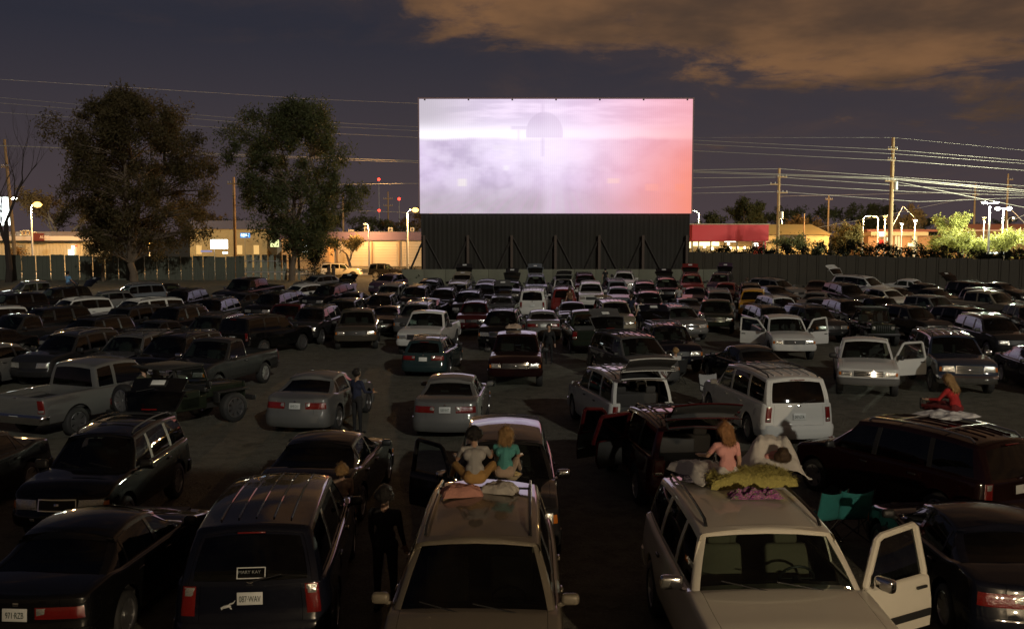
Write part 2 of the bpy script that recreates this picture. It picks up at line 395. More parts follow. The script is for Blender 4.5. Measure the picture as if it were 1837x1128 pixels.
    # corrugated sheet and sheet joints
    st = t.math('SINE', t.math('MULTIPLY', u, 2*math.pi*138)); col = t.mix(t.math('MULTIPLY', t.ramp(st, -0.2, 1.0), 0.07), col, (0.25, 0.2, 0.25))
    e = t.new('ShaderNodeEmission'); t.l.new(col, e.inputs[0]); e.inputs[1].default_value = 1.0
    o = t.new('ShaderNodeOutputMaterial'); t.l.new(e.outputs[0], o.inputs[0]); return mat
# picture surface: corrugated sheet
m = MB(); n = 138*4; vs = []; 
for i in range(n+1):
    x = -SW/2+SW*i/n; d = 0.02*(1 if (i//2) % 2 else -1)
    vs += [(x, d, SZB-GZS), (x, d, SZT-GZS)]
m.add(vs, [(2*i, 2*i+2, 2*i+3, 2*i+1) for i in range(n)])
obj('picture_surface', m, screen_mat(), scr, smooth=False)
m = MB()
for (c, d) in (((0,0.12,SZT-GZS+0.06),(SW+0.24,0.34,0.12)), ((-SW/2-0.06,0.12,(SZT+SZB)/2-GZS),(0.12,0.34,SH)), ((SW/2+0.06,0.12,(SZT+SZB)/2-GZS),(0.12,0.34,SH))): m.box(c, d)
obj('screen_frame', m, princ('frame_pink', (0.34,0.22,0.22), 0.6), scr)
m = MB()
for k in range(7): m.rbox((-SW/2+0.5+k*(SW-1.0)/6, -0.12, SZT-GZS-0.10), (0.16, 0.12, 0.12), 0.03, 1)
for k in range(7):
    mm = MB(); mm.rbox((-SW/2+0.5+k*(SW-1.0)/6, -0.10, SZT-GZS-0.08), (0.15, 0.12, 0.12), 0.03, 1); mm.tube([(-SW/2+0.5+k*(SW-1.0)/6, -0.14, SZT-GZS-0.10), (-SW/2+0.5+k*(SW-1.0)/6, -0.28, SZT-GZS-0.06)], 0.025, 6)
    obj('hook', mm, BLACKP, scr)
# structure behind
m = MB(); m.box((0, 0.55, (SZT+SZB)/2-GZS), (SW-0.1, 0.5, SH-0.1)); obj('screen_back', m, princ('dark_sheet', (0.04,0.036,0.032), 0.7), scr)
# base wall: dark vertical sheet panels with posts and diagonal struts
BASEM = princ('base_sheet', (0.017,0.015,0.010), 0.75, var=0.35, vscale=0.6, bump=0.3, bscale=3)
npan = 20
for k in range(npan):
    w = (SW-0.1)/npan; x0 = -SW/2+0.05+k*w; mm = MB()
    H_ = SZB-GZS-0.03
    pr = []; nn = 6
    for i in range(nn+1): pr.append((x0+0.01+(w-0.02)*i/nn, 0.32+(0.03 if i % 2 else 0.0)))
    vs = []
    for (x, y) in pr: vs += [(x, y, -0.1), (x, y, H_)]
    mm.add(vs, [(2*i, 2*i+2, 2*i+3, 2*i+1) for i in range(nn)])
    obj('base_panel', mm, BASEM, scr, smooth=False)
m = MB(); m.box((0, 0.52, (SZB-GZS)/2-0.1), (SW-0.3, 0.25, SZB-GZS-0.1)); obj('base_core', m, princ('dark_sheet', (0.04,0.036,0.032), 0.7), scr)
POSTM = princ('post_timber', (0.095,0.07,0.055), 0.8, var=0.3, vscale=3)
for k in range(7):
    x = -SW/2+0.35+k*(SW-0.7)/6; mm = MB(); zt = 4.6
    mm.box((x, 0.0, zt/2-0.1), (0.22, 0.24, zt)); obj('post', mm, POSTM, scr, smooth=False)
    mm = MB(); mm.tube([(x+0.02, 0.16, zt-0.3), (x-1.9, 0.18, 0.0)], 0.10, 6); obj('strut', mm, princ('strut_dark', (0.03,0.026,0.022), 0.7), scr)
    if k < 6:
        mm = MB(); mm.tube([(x+0.12, 0.20, zt-0.3), (x+2.3, 0.22, 0.1)], 0.07, 6); obj('strut', mm, princ('strut_dark', (0.03,0.026,0.022), 0.7), scr)
# low green-grey wall in front of the screen base
wall_y = 84.5; wz = gz(wall_y)
wl = at(722, 483, wall_y).x; wr = at(1300, 483, wall_y).x; wt = at(1000, 483, wall_y).z-wz
wall = empty('low_wall', ((wl+wr)/2, wall_y, wz)); tag(wall, 'long low grey-green wall below the big screen', 'wall')
nb = 15
for k in range(nb):
    w = (wr-wl)/nb; mm = MB(); mm.rbox((-(wr-wl)/2+(k+0.5)*w, 0, wt/2-0.05), (w-0.03, 0.18, wt+0.1), 0.012, 1)
    obj('panel', mm, princ('wall_green', (0.165,0.17,0.125), 0.9, var=0.3, vscale=0.8, bump=0.3), wall)
for k in range(nb+1):
    mm = MB(); mm.box((-(wr-wl)/2+k*(wr-wl)/nb, 0.02, wt/2-0.06), (0.10, 0.12, wt+0.1)); obj('pilaster', mm, princ('wall_green_dark', (0.12,0.12,0.09), 0.9), wall, smooth=False)

# ---------------------------------------------------------------- fences
FENM = princ('fence_sheet', (0.085,0.093,0.070), 0.7, var=0.3, vscale=0.7, bump=0.25, bscale=2)
FENR = princ('fence_sheet_brown', (0.048,0.041,0.028), 0.75, var=0.35, vscale=0.6, bump=0.25, bscale=2)
def sheet(w, h, ribs=3):
    """one ribbed fence sheet with thickness, standing at its left bottom corner"""
    mm = MB(); pr = [(0,0)]; 
    for r_ in range(ribs):
        a = w*(r_+0.25)/ribs; b = w*(r_+0.75)/ribs
        pr += [(a,0),(a+0.02,0.045),(b-0.02,0.045),(b,0)]
    pr.append((w,0)); vs = []; n = len(pr)
    for (x, y) in pr: vs += [(x, y, 0), (x, y, h), (x, y+0.015, 0), (x, y+0.015, h)]
    fs = []
    for i in range(n-1):
        a, b = 4*i, 4*i+4
        fs += [(a, b, b+1, a+1), (a+2, a+3, b+3, b+2), (a+1, b+1, b+3, a+3), (a, a+2, b+2, b)]
    fs += [(0,1,3,2), (4*n-4, 4*n-2, 4*n-1, 4*n-3)]
    mm.add(vs, fs); return mm
FL_Y = 99.0
fz = gz(FL_Y); ftop = at(300, 460, FL_Y).z
fence = empty('sheet_fence', (at(0,460,FL_Y).x, FL_Y, fz)); tag(fence, 'tall grey-green metal sheet fence with light glowing through its gaps', 'fence')
edges = [-118,-92,-66,-40,-14,12,38,64,90,116,142,166,188,212,235.5,259,281,302,324,345,364,385,405,422,439]
for i in range(len(edges)-1):
    xa = at(edges[i]+0.7, 460, FL_Y).x-fence.location.x; xb = at(edges[i+1]-0.7, 460, FL_Y).x-fence.location.x
    h = ftop-fz+0.12*math.sin(i*1.7)*0.5+(0.12 if i < 11 else 0)
    o = obj('sheet', sheet(xb-xa, h), FENM, fence, smooth=False); o.location = (xa, 0, 0); o.rotation_euler.z = R(rnd.uniform(-2, 2))
FENL = princ('fence_slat', (0.20,0.215,0.17), 0.7, var=0.25, vscale=0.7)
xs2 = [439,453,467,480,492,504,515,523,531,539,547]
for i in range(len(xs2)-1):
    xa = at(xs2[i]+2.2, 460, FL_Y).x-fence.location.x; xb = at(xs2[i+1]-1.4, 460, FL_Y).x-fence.location.x
    o = obj('sheet', sheet(max(0.25, xb-xa), at(440,457,FL_Y).z-fz, 1), FENL, fence, smooth=False); o.location = (xa, 0.1, 0); o.rotation_euler.z = R(12)
for zz in (0.8, 1.9):
    m = MB(); m.box(((at(220,460,FL_Y).x-fence.location.x), 0.13, zz), (at(550,460,FL_Y).x-at(-118,460,FL_Y).x, 0.05, 0.09)); obj('rail', m, STEEL, fence, smooth=False)
    fence.children[-1].location.x = at(216,460,FL_Y).x - at(220,460,FL_Y).x
# right fence: brown ribbed sheets, running from the screen to the right edge of the frame
FR_Y0, FR_Y1 = 92.0, 84.0
ra = at(1232, 452, FR_Y0); rb = at(1990, 470, FR_Y1)
fr = empty('ribbed_fence', (ra.x, FR_Y0, gz(FR_Y0))); tag(fr, 'long dark brown fence of upright sheet panels right of the screen', 'fence')
npn = 42; dirx = rb.x-ra.x; diry = FR_Y1-FR_Y0; ang = math.atan2(diry, dirx); plen = math.hypot(dirx, diry)/npn
for i in range(npn):
    f0 = i/npn; y = FR_Y0+diry*f0; hh = (ra.z+(rb.z-ra.z)*f0)-gz(y)
    o = obj('sheet', sheet(plen*1.05, hh+0.05*math.sin(i*2.3), 1), FENR, fr, smooth=False)
    o.location = (dirx*f0, diry*f0+(0.05 if i % 2 else 0.0), gz(y)-gz(FR_Y0)); o.rotation_euler.z = ang+R(0.6*math.sin(i*1.3))
# ---------------------------------------------------------------- foliage tools
def leafcloud(pts, n, spread, size, seed, droop=0.0, aspect=0.38):
    """n small leaf faces scattered round the given points -> vertex array, quad list"""
    g = np.random.default_rng(seed); P = np.array(pts, dtype=float)
    idx = g.integers(0, len(P), n); sp = np.asarray(spread, dtype=float)
    c = P[idx, :3]+g.normal(0, 1, (n, 3))*sp*P[idx, 3:4]
    c[:, 2] -= np.abs(g.normal(0, droop, n)) if droop > 0 else 0
    a = g.normal(0, 1, (n, 3)); a[:, 2] -= droop*2.2; a /= np.linalg.norm(a, axis=1, keepdims=True)
    b = np.cross(a, g.normal(0, 1, (n, 3))); b /= np.linalg.norm(b, axis=1, keepdims=True)+1e-9
    s = size*g.uniform(0.6, 1.4, (n, 1))
    A = a*s; B = b*s*aspect
    v = np.stack([c-A, c+B, c+A, c-B], axis=1).reshape(-1, 3)
    return v
def quadmesh(name, v):
    n = len(v)//4; me = bpy.data.meshes.new(name)
    me.vertices.add(len(v)); me.vertices.foreach_set('co', v.astype(np.float32).ravel())
    me.loops.add(n*4); me.loops.foreach_set('vertex_index', np.arange(n*4, dtype=np.int32))
    me.polygons.add(n); me.polygons.foreach_set('loop_start', np.arange(0, n*4, 4, dtype=np.int32))
    me.update(); me.validate(); return me
def leafmat(name, col, var=0.5):
    if name in MATS: return MATS[name]
    m = bpy.data.materials.new(name); m.use_nodes = True; t = NT(m.node_tree); b = t.n['Principled BSDF']
    co = t.new('ShaderNodeTexCoord').outputs['Object']; n = t.noise(co, 0.9, 4, 0.7); n2 = t.noise(co, 9, 2, 0.6)
    f = t.math('ADD', t.math('MULTIPLY', n, 0.9*var*2), t.math('MULTIPLY', n2, 0.5*var*2)); f = t.math('ADD', f, 1-0.7*var*2)
    c = t.vmath('SCALE', col); c.node.inputs[0].default_value = col; t.l.new(f, c.node.inputs['Scale']); t.l.new(c, b.inputs['Base Color'])
    b.inputs['Roughness'].default_value = 0.7; b.inputs['Specular IOR Level'].default_value = 0.25
    tl = t.new('ShaderNodeBsdfTranslucent'); t.l.new(c, tl.inputs[0]); mx = t.new('ShaderNodeMixShader'); mx.inputs[0].default_value = 0.35
    t.l.new(b.outputs[0], mx.inputs[1]); t.l.new(tl.outputs[0], mx.inputs[2]); t.l.new(mx.outputs[0], t.n['Material Output'].inputs[0])
    MATS[name] = m; return m
BARK = princ('bark', (0.13,0.10,0.075), 0.9, var=0.4, vscale=4, bump=0.6, bscale=9)
BARKP = princ('pale_bark', (0.13,0.095,0.065), 0.85, var=0.45, vscale=2.5, bump=0.5, bscale=6)
def grow(mb, p0, d, length, rad, depth, rg, tips, spread=0.55, up=0.25, nb=3, bare=False, wob=0.12):
    n = 4; pts = [Vector(p0)]; d = Vector(d).normalized(); rr = [rad]
    for i in range(n):
        d = (d+Vector((rg.gauss(0,wob), rg.gauss(0,wob), rg.gauss(0,wob)*0.6+up*0.08))).normalized()
        pts.append(pts[-1]+d*length/n); rr.append(rad*(1-0.42*(i+1)/n))
    mb.tube(pts, rr, 7 if depth > 2 else 5, cap=False)
    if depth <= 2: 
        for q in pts[2:]: tips.append((q.x, q.y, q.z, max(0.55, length*0.30)))
    if depth == 0: return
    for k in range(nb if depth > 1 else nb+1):
        t = rg.uniform(0.45, 1.0) if k else 1.0
        base = pts[min(n, max(1, int(round(t*n))))]
        az = rg.uniform(0, 2*math.pi); s = spread*rg.uniform(0.6, 1.3)
        nd = (d+Vector((math.cos(az)*s, math.sin(az)*s, up*rg.uniform(0.2,1)))).normalized()
        grow(mb, base, nd, length*rg.uniform(0.58, 0.78), rr[-1]*0.72, depth-1, rg, tips, spread, up, nb, bare, wob)
def tree(name, label, loc, h, seed, leaf, nleaf=9000, trunk_f=0.32, rad=None, spread=0.6, up=0.35, nb=3, depth=4, lsize=0.16, group=None, bark=BARK, lean=(0,0), droop=0.0, clump=0.5, wscale=1.0, cat='tree', low=None):
    rg = random.Random(seed); root = empty(name, loc); tag(root, label, cat, group)
    mb = MB(); tips = []; rad = rad or h*0.022
    grow(mb, (0,0,-0.15), (lean[0],lean[1],1), h*trunk_f, rad, depth, rg, tips, spread, up, nb)
    T = np.array(tips); V = np.array(mb.v)
    top = T[:,2].max(); ks = (h-0.4)/top
    V *= ks; T[:, :3] *= ks; V[:, :2] *= wscale; T[:, :2] *= wscale
    mb.v = [tuple(q) for q in V]
    obj('trunk', mb, bark, root)
    if nleaf:
        P = [tuple(q) for q in T]
        if low:
            g = np.random.default_rng(seed+1)
            for _ in range(low[0]): 
                a = g.uniform(0, 6.28); rr_ = low[1]*math.sqrt(g.uniform(0,1)); P.append((rr_*math.cos(a), rr_*math.sin(a), g.uniform(low[2], low[3]), 0.9))
        v = leafcloud(P, nleaf, clump, lsize, seed, droop)
        link('crown', quadmesh('crown', v), leaf, root)
    return root
L_EUC = leafmat('eucalyptus_leaf', (0.085,0.068,0.030)); L_DARK = leafmat('dark_leaf', (0.055,0.062,0.026)); L_OLIVE = leafmat('olive_leaf', (0.115,0.115,0.045)); L_PALO = leafmat('palo_verde_leaf', (0.20,0.20,0.05)); L_HEDGE = leafmat('hedge_leaf', (0.014,0.016,0.007)); L_BROWN = leafmat('brown_leaf', (0.13,0.085,0.035))

def bigtree(name, label, loc, env, seed, leaf, nclump=150, nleaf=40000, rad=0.35, lsize=0.17, clump=0.62, lean=(0,0), bark=BARKP, skew=None, droop=0.25, forks=4):
    """tree grown into an envelope of (height, radius, x-shift) rings: forked trunk, limbs reaching every leaf clump"""
    rg = random.Random(seed); root = empty(name, loc); tag(root, label, 'tree'); mb = MB()
    zs = [e[0] for e in env]; ztop = zs[-1]
    rad_at = lambda z: float(np.interp(z, zs, [e[1] for e in env])); sh = lambda z: float(np.interp(z, zs, [e[2] for e in env]))
    stems = []; zf = zs[0]*0.75
    base = [Vector((0,0,-0.2)), Vector((lean[0]*0.3,0,zf*0.5)), Vector((sh(zf)*0.5,0,zf))]
    mb.tube(base, [rad*1.25, rad, rad*0.9], 10, cap=False)
    for k in range(forks):
        a = 2*math.pi*k/forks+rg.uniform(-0.5,0.5); r_ = rg.uniform(0.25,0.55); pts = [base[-1].copy()]; rr = [rad*0.72]; n = 7; zt = lerp(ztop*0.80, ztop*0.95, rg.random())
        for i in range(1, n+1):
            t = i/n; z = lerp(zf, zt, t); R0 = rad_at(z)*r_*(0.4+0.6*t)
            pts.append(Vector((sh(z)+math.cos(a)*R0+rg.gauss(0,0.22), math.sin(a)*R0*0.8+rg.gauss(0,0.22), z))); rr.append(rad*0.72*(1-t)**0.8+0.035)
        mb.tube(pts, rr, 7, cap=False); stems.append((pts, rr))
    P = []
    for c in range(nclump):
        z = lerp(zs[0], ztop, rg.random()**0.85); R0 = rad_at(z); a = rg.uniform(0, 2*math.pi); q = R0*math.sqrt(rg.uniform(0.08, 1.0))*(1+0.22*math.sin(3*a+z*0.7)+0.12*math.sin(7*a+z*1.9))
        p = Vector((sh(z)+q*math.cos(a), q*math.sin(a)*0.85, z)); sz = rg.uniform(0.55, 1.25)
        best = None
        for pts, rr in stems:
            for i, s_ in enumerate(pts):
                if s_.z < p.z-0.2:
                    d = (s_-p).length+0.3*abs(s_.z-(p.z-1.6))
                    if best is None or d < best[0]: best = (d, s_, rr[i])
        if best is not None:
            b0 = best[1]; m1 = b0.lerp(p, 0.5)+Vector((rg.gauss(0,0.2), rg.gauss(0,0.2), 0.25)); r0 = min(best[2]*0.6, 0.10)
            mb.tube([b0, m1, p], [r0, r0*0.6, 0.02], 5, cap=False)
            for _ in range(3): mb.tube([p.lerp(m1, rg.uniform(0,0.4)), p+Vector((rg.gauss(0,0.6), rg.gauss(0,0.6), rg.gauss(-0.1,0.5)))], [0.025, 0.01], 4, cap=False)
        for _ in range(4): P.append((p.x+rg.gauss(0,0.35)*sz, p.y+rg.gauss(0,0.35)*sz, p.z+rg.gauss(0,0.3)*sz, sz))
    obj('trunk', mb, bark, root)
    link('crown', quadmesh('crown', leafcloud(P, nleaf, clump, lsize, seed, droop, aspect=0.30)), leaf, root)
    return root

# ---------------------------------------------------------------- the projection and snack building the picture is taken from
PB = empty('projection_building', (6, -9, 0)); tag(PB, 'tall plain projection building behind the viewpoint, shading the front row', 'building')
_bm = princ('block_wall', (0.30,0.28,0.24), 0.9, var=0.2, vscale=0.6, bump=0.3)
m = MB(); m.box((0, 0, 4.9), (64, 11, 9.8)); obj('wall', m, _bm, PB, smooth=False)
m = MB(); m.box((0, 5.65, 9.55), (64.4, 0.3, 0.5)); obj('parapet', m, princ('parapet_trim', (0.22,0.2,0.18), 0.8), PB, smooth=False)
for _k in range(6):
    m = MB(); m.box((-26+_k*9.6, 5.53, 1.2), (1.1, 0.06, 2.2)); obj('door', m, princ('door_brown', (0.12,0.07,0.04), 0.6), PB, smooth=False)
m = MB(); m.box((-2.4, 5.53, 7.6), (3.6, 0.06, 0.9)); obj('projection_window', m, GLASSD, PB, smooth=False)
# wall lamp on the building: its warm light and its glints show on the nearest cars
WL = empty('wall_lamp', (6.5, -3.47, 4.3)); tag(WL, 'warm wall lamp on the projection building behind the viewpoint', 'lamp')
m = MB(); m.rbox((0, 0.10, 0), (0.16, 0.2, 0.22), 0.03, 1); m.tube([(0,0.18,0.05),(0,0.35,0.12),(0,0.45,0.05)], 0.025, 6); obj('bracket', m, STEEL, WL)
m = MB(); m.lathe([(0.05,0.12),(0.10,0.08),(0.17,-0.04),(0.165,-0.05),(0.09,0.06),(0.04,0.10)], 16, 'z', (0,0.46,-0.06)); obj('shade', m, STEEL, WL)
m = MB(); m.lathe([(0.01,0.07),(0.06,0.04),(0.075,-0.02),(0.05,-0.07),(0.01,-0.09)], 12, 'z', (0,0.46,-0.13)); obj('bulb', m, emitmat('bulb_warm', (1.0,0.72,0.42), 60), WL)
_ld = bpy.data.lights.new('lamp_light', 'POINT'); _ld.energy = 4000; _ld.color = (1.0, 0.78, 0.52); _ld.shadow_soft_size = 0.09
_lo = bpy.data.objects.new('lamp_light', _ld); COL.objects.link(_lo); _lo.parent = WL; _lo.location = (0, 0.46, -0.34)

# loose gravel: small stones lying on the lot
_g = np.random.default_rng(5); _n = 9000
_y = 14+_g.random(_n)**0.8*34; _x = _g.uniform(-1, 1, _n)*(_y*0.56+1.5); _r = _g.uniform(0.008, 0.024, _n)
_oct = np.array([(1,0,0),(0,1,0),(-1,0,0),(0,-1,0),(0,0,0.8),(0,0,-0.5)], dtype=float)
_v = (_oct[None]*(_r[:, None, None]*_g.uniform(0.6, 1.4, (_n, 6, 1)))+np.stack([_x, _y, np.zeros(_n)], axis=1)[:, None, :]).reshape(-1, 3)
_f = [tuple(6*k+q for q in t_) for k in range(_n) for t_ in ((0,1,4),(1,2,4),(2,3,4),(3,0,4))]
_me = bpy.data.meshes.new('gravel'); _me.from_pydata(_v.tolist(), [], _f)
_o = link('gravel', _me, princ('stone', (0.11,0.105,0.085), 0.95, var=0.4, vscale=3)); tag(_o, 'loose gravel stones scattered over the lot', None, None, 'stuff')
# ============================================================ CARS
def lerp(a, b, t): return a+(b-a)*t
def interp(x, pts):
    if x <= pts[0][0]: return pts[0][1]
    for (a, b), (c, d) in zip(pts, pts[1:]):
        if x <= c:
            return b+(d-b)*(x-a)/(c-a)
    return pts[-1][1]
def sinterp(x, pts):
    if x <= pts[0][0]: return pts[0][1]
    for (a, b), (c, d) in zip(pts, pts[1:]):
        if x <= c:
            t = (x-a)/(c-a); t = t*t*(3-2*t)*0.6+t*0.4; return b+(d-b)*t
    return pts[-1][1]
SPEC = {}
def spec(name, **k): SPEC[name] = k
# y forward, origin on the ground under the middle of the car
spec('sedan', L=4.75, W=1.80, H=1.46, rw=0.325, yf=1.42, yr=-1.30, zr=0.22, top=[(-2.38,0.97),(-1.6,1.04),(-1.2,0.98),(0.6,0.96),(0.95,1.0),(1.7,0.88),(2.38,0.70)],
     cowl=1.02, rf=0.22, rr=-1.05, back=-1.72, belt=0.96, wins=[(-1.28,-0.98,-1.02,-0.95,0),(-0.98,-0.16,-0.90,-0.22,0),(-0.06,0.74,-0.14,0.20,0)], doors=[(-1.0,-0.12),(-0.10,0.82)], kind='sedan',
     pf=[(0.2,0.12),(0.3,0.02),(0.48,0.0),(0.58,0.04),(0.70,0.16)], pr=[(0.2,0.10),(0.32,0.01),(0.55,0.0),(0.62,0.05),(0.97,0.12)], rcf=0.42, rcr=0.30, bow=0.14, bowr=0.07,
     head=(0.50,1.75,0.545,0.665), tail=(0.52,1.62,0.70,0.86), gr=(0.42,0.50,0.64), plate_z=0.78, trim='body', wt=0.70)
spec('oldsedan', L=4.8, W=1.79, H=1.42, rw=0.315, yf=1.40, yr=-1.27, zr=0.22, top=[(-2.40,0.93),(-1.6,0.98),(-1.2,0.94),(0.6,0.92),(0.98,0.95),(1.7,0.84),(2.40,0.68)],
     cowl=1.06, rf=0.20, rr=-1.08, back=-1.75, belt=0.92, wins=[(-1.30,-1.05,-1.06,-1.0,0),(-1.02,-0.18,-0.96,-0.24,0),(-0.08,0.76,-0.16,0.18,0)], doors=[(-1.02,-0.14),(-0.12,0.84)], kind='sedan',
     pf=[(0.2,0.10),(0.3,0.02),(0.48,0.0),(0.56,0.05),(0.68,0.12)], pr=[(0.2,0.08),(0.32,0.01),(0.52,0.0),(0.56,0.05),(0.93,0.08)], rcf=0.36, rcr=0.26, bow=0.10, bowr=0.06,
     head=(0.55,1.6,0.53,0.64), tail=(0.40,1.55,0.66,0.80), gr=(0.45,0.50,0.63), plate_z=0.72, trim='body', wt=0.70)
spec('hatch', L=4.35, W=1.75, H=1.50, rw=0.32, yf=1.35, yr=-1.28, zr=0.22, top=[(-2.17,1.0),(-1.2,1.0),(0.6,0.97),(1.0,1.0),(1.6,0.90),(2.17,0.72)],
     cowl=1.12, rf=0.32, rr=-1.55, back=-2.05, belt=0.97, wins=[(-1.72,-1.12,-1.42,-1.06,1),(-1.02,-0.14,-0.96,-0.18,0),(-0.04,0.82,-0.10,0.28,0)], doors=[(-0.92,-0.10),(-0.08,0.86)], kind='hatch',
     pf=[(0.2,0.12),(0.3,0.02),(0.48,0.0),(0.58,0.04),(0.72,0.16)], pr=[(0.2,0.08),(0.32,0.0),(0.5,0.0),(0.58,0.05),(1.0,0.09)], rcf=0.42, rcr=0.28, bow=0.14, bowr=0.07,
     head=(0.50,1.7,0.56,0.70), tail=(0.72,1.55,0.66,0.95), gr=(0.40,0.50,0.62), plate_z=0.76, trim='black', wt=0.72)
spec('wagon', L=4.70, W=1.75, H=1.50, rw=0.33, yf=1.38, yr=-1.27, zr=0.25, top=[(-2.35,0.98),(-1.2,0.98),(0.6,0.95),(1.0,0.98),(1.7,0.88),(2.35,0.70)],
     cowl=1.06, rf=0.26, rr=-1.92, back=-2.26, belt=0.95, wins=[(-2.02,-1.18,-1.80,-1.12,1),(-1.08,-0.16,-1.02,-0.22,0),(-0.06,0.78,-0.14,0.24,0)], doors=[(-0.96,-0.12),(-0.10,0.82)], kind='wagon',
     pf=[(0.2,0.12),(0.3,0.02),(0.48,0.0),(0.58,0.04),(0.70,0.14)], pr=[(0.2,0.08),(0.32,0.0),(0.5,0.0),(0.58,0.05),(0.98,0.09)], rcf=0.40, rcr=0.26, bow=0.12, bowr=0.06,
     head=(0.50,1.7,0.54,0.66), tail=(0.55,1.55,0.70,0.86), gr=(0.42,0.50,0.62), plate_z=0.74, trim='black', wt=0.72, rails=True)
spec('suv', L=4.65, W=1.83, H=1.76, rw=0.37, yf=1.38, yr=-1.32, zr=0.40, top=[(-2.32,1.13),(-1.2,1.12),(0.6,1.09),(0.98,1.13),(1.7,1.07),(2.32,0.93)],
     cowl=1.02, rf=0.40, rr=-2.08, back=-2.26, belt=1.09, wins=[(-2.06,-1.22,-1.94,-1.18,1),(-1.10,-0.18,-1.06,-0.20,1),(-0.06,0.76,-0.10,0.36,0)], doors=[(-0.94,-0.14),(-0.12,0.82)], kind='suv',
     pf=[(0.35,0.10),(0.42,0.02),(0.62,0.0),(0.68,0.05),(0.93,0.10)], pr=[(0.35,0.06),(0.42,0.0),(0.64,0.0),(0.70,0.07),(1.13,0.09)], rcf=0.30, rcr=0.20, bow=0.08, bowr=0.05,
     head=(0.62,1.45,0.70,0.87), tail=(0.86,1.30,0.76,1.06), gr=(0.58,0.69,0.88), plate_z=0.86, trim='black', wt=0.705, rails=True)
spec('bigsuv', L=5.05, W=1.98, H=1.86, rw=0.385, yf=1.52, yr=-1.42, zr=0.42, top=[(-2.52,1.20),(-1.2,1.18),(0.7,1.16),(1.05,1.20),(1.8,1.15),(2.52,1.06)],
     cowl=1.10, rf=0.52, rr=-2.34, back=-2.47, belt=1.16, wins=[(-2.30,-1.28,-2.22,-1.26,1),(-1.16,-0.18,-1.12,-0.20,1),(-0.06,0.84,-0.10,0.48,0)], doors=[(-1.0,-0.14),(-0.12,0.90)], kind='suv',
     pf=[(0.35,0.10),(0.42,0.02),(0.66,0.0),(0.70,0.06),(1.06,0.09)], pr=[(0.35,0.06),(0.42,0.0),(0.66,0.0),(0.72,0.07),(1.2,0.08)], rcf=0.22, rcr=0.16, bow=0.06, bowr=0.03,
     head=(0.60,1.30,0.80,0.98), tail=(0.90,1.20,0.80,1.14), gr=(0.56,0.76,0.98), plate_z=0.90, trim='body', wt=0.74, rails=True)
spec('minivan', L=5.0, W=1.95, H=1.74, rw=0.335, yf=1.52, yr=-1.48, zr=0.24, top=[(-2.5,1.05),(-1.2,1.05),(0.8,1.02),(1.35,1.05),(1.9,0.95),(2.5,0.74)],
     cowl=1.42, rf=0.62, rr=-2.18, back=-2.44, belt=1.03, wins=[(-2.16,-1.28,-2.00,-1.24,1),(-1.18,-0.02,-1.14,-0.04,1),(0.10,1.06,0.06,0.58,0)], doors=[(-1.10,0.02),(0.04,1.02)], kind='minivan',
     pf=[(0.2,0.14),(0.3,0.03),(0.5,0.0),(0.58,0.05),(0.74,0.20)], pr=[(0.2,0.07),(0.3,0.0),(0.54,0.0),(0.60,0.06),(1.05,0.08)], rcf=0.45, rcr=0.24, bow=0.16, bowr=0.06,
     head=(0.55,1.65,0.58,0.71), tail=(0.97,1.40,0.64,1.0), gr=(0.46,0.56,0.68), plate_z=0.86, trim='black', wt=0.73, rails=True)
spec('van', L=5.18, W=1.86, H=1.80, rw=0.34, yf=1.60, yr=-1.50, zr=0.26, top=[(-2.59,1.10),(-1.2,1.10),(0.8,1.07),(1.30,1.10),(1.9,1.04),(2.59,0.86)],
     cowl=1.36, rf=0.66, rr=-2.34, back=-2.52, belt=1.08, wins=[(-2.32,-1.36,-2.22,-1.32,1),(-1.24,-0.10,-1.20,-0.12,1),(0.02,1.00,-0.02,0.60,0)], doors=[(-1.14,-0.06),(-0.04,0.98)], kind='minivan',
     pf=[(0.2,0.12),(0.3,0.02),(0.54,0.0),(0.62,0.05),(0.86,0.13)], pr=[(0.2,0.06),(0.3,0.0),(0.56,0.0),(0.62,0.06),(1.1,0.07)], rcf=0.36, rcr=0.20, bow=0.10, bowr=0.05,
     head=(0.56,1.5,0.64,0.79), tail=(0.985,1.38,0.66,1.02), gr=(0.48,0.62,0.78), plate_z=0.80, trim='body', wt=0.78, rails=True)
def pick(cabr, cabname, L, doors, wins, H=1.82, z=0.0, W=1.94, yr=None):
    hl = L/2
    return dict(L=L, W=W, H=H+z, rw=0.375+z*0.35, yf=hl-0.92, yr=(-hl+1.15) if yr is None else yr, zr=0.46+z, top=[(-hl,1.12+z),(cabr-0.1,1.14+z),(cabr+0.1,1.13+z),(hl-1.8,1.12+z),(hl-1.42,1.16+z),(hl-0.8,1.11+z),(hl,0.99+z)],
     cowl=hl-1.40, rf=hl-2.00, rr=cabr+0.06, back=cabr, belt=1.12+z, wins=wins, doors=doors, kind='pickup',
     pf=[(0.38+z,0.10),(0.44+z,0.02),(0.66+z,0.0),(0.70+z,0.06),(0.99+z,0.09)], pr=[(0.4,0.05),(0.48+z,0.0),(0.66+z,0.0),(0.70+z,0.06),(1.12+z,0.06)], rcf=0.22, rcr=0.10, bow=0.07, bowr=0.02,
     head=(0.66,1.25,0.75+z,0.90+z), tail=(0.88,1.6,0.74+z,1.06+z), gr=(0.63,0.72+z,0.93+z), plate_z=0.58+z, trim='body', wt=0.76)
def pw(b0, b1, t0, t1, d=0): return (b0, b1, t0, t1, d)
SPEC['pickup'] = pick(-0.42, 'reg', 5.30, [(-0.26,0.98)], [pw(-0.24,0.95,-0.22,0.52)])
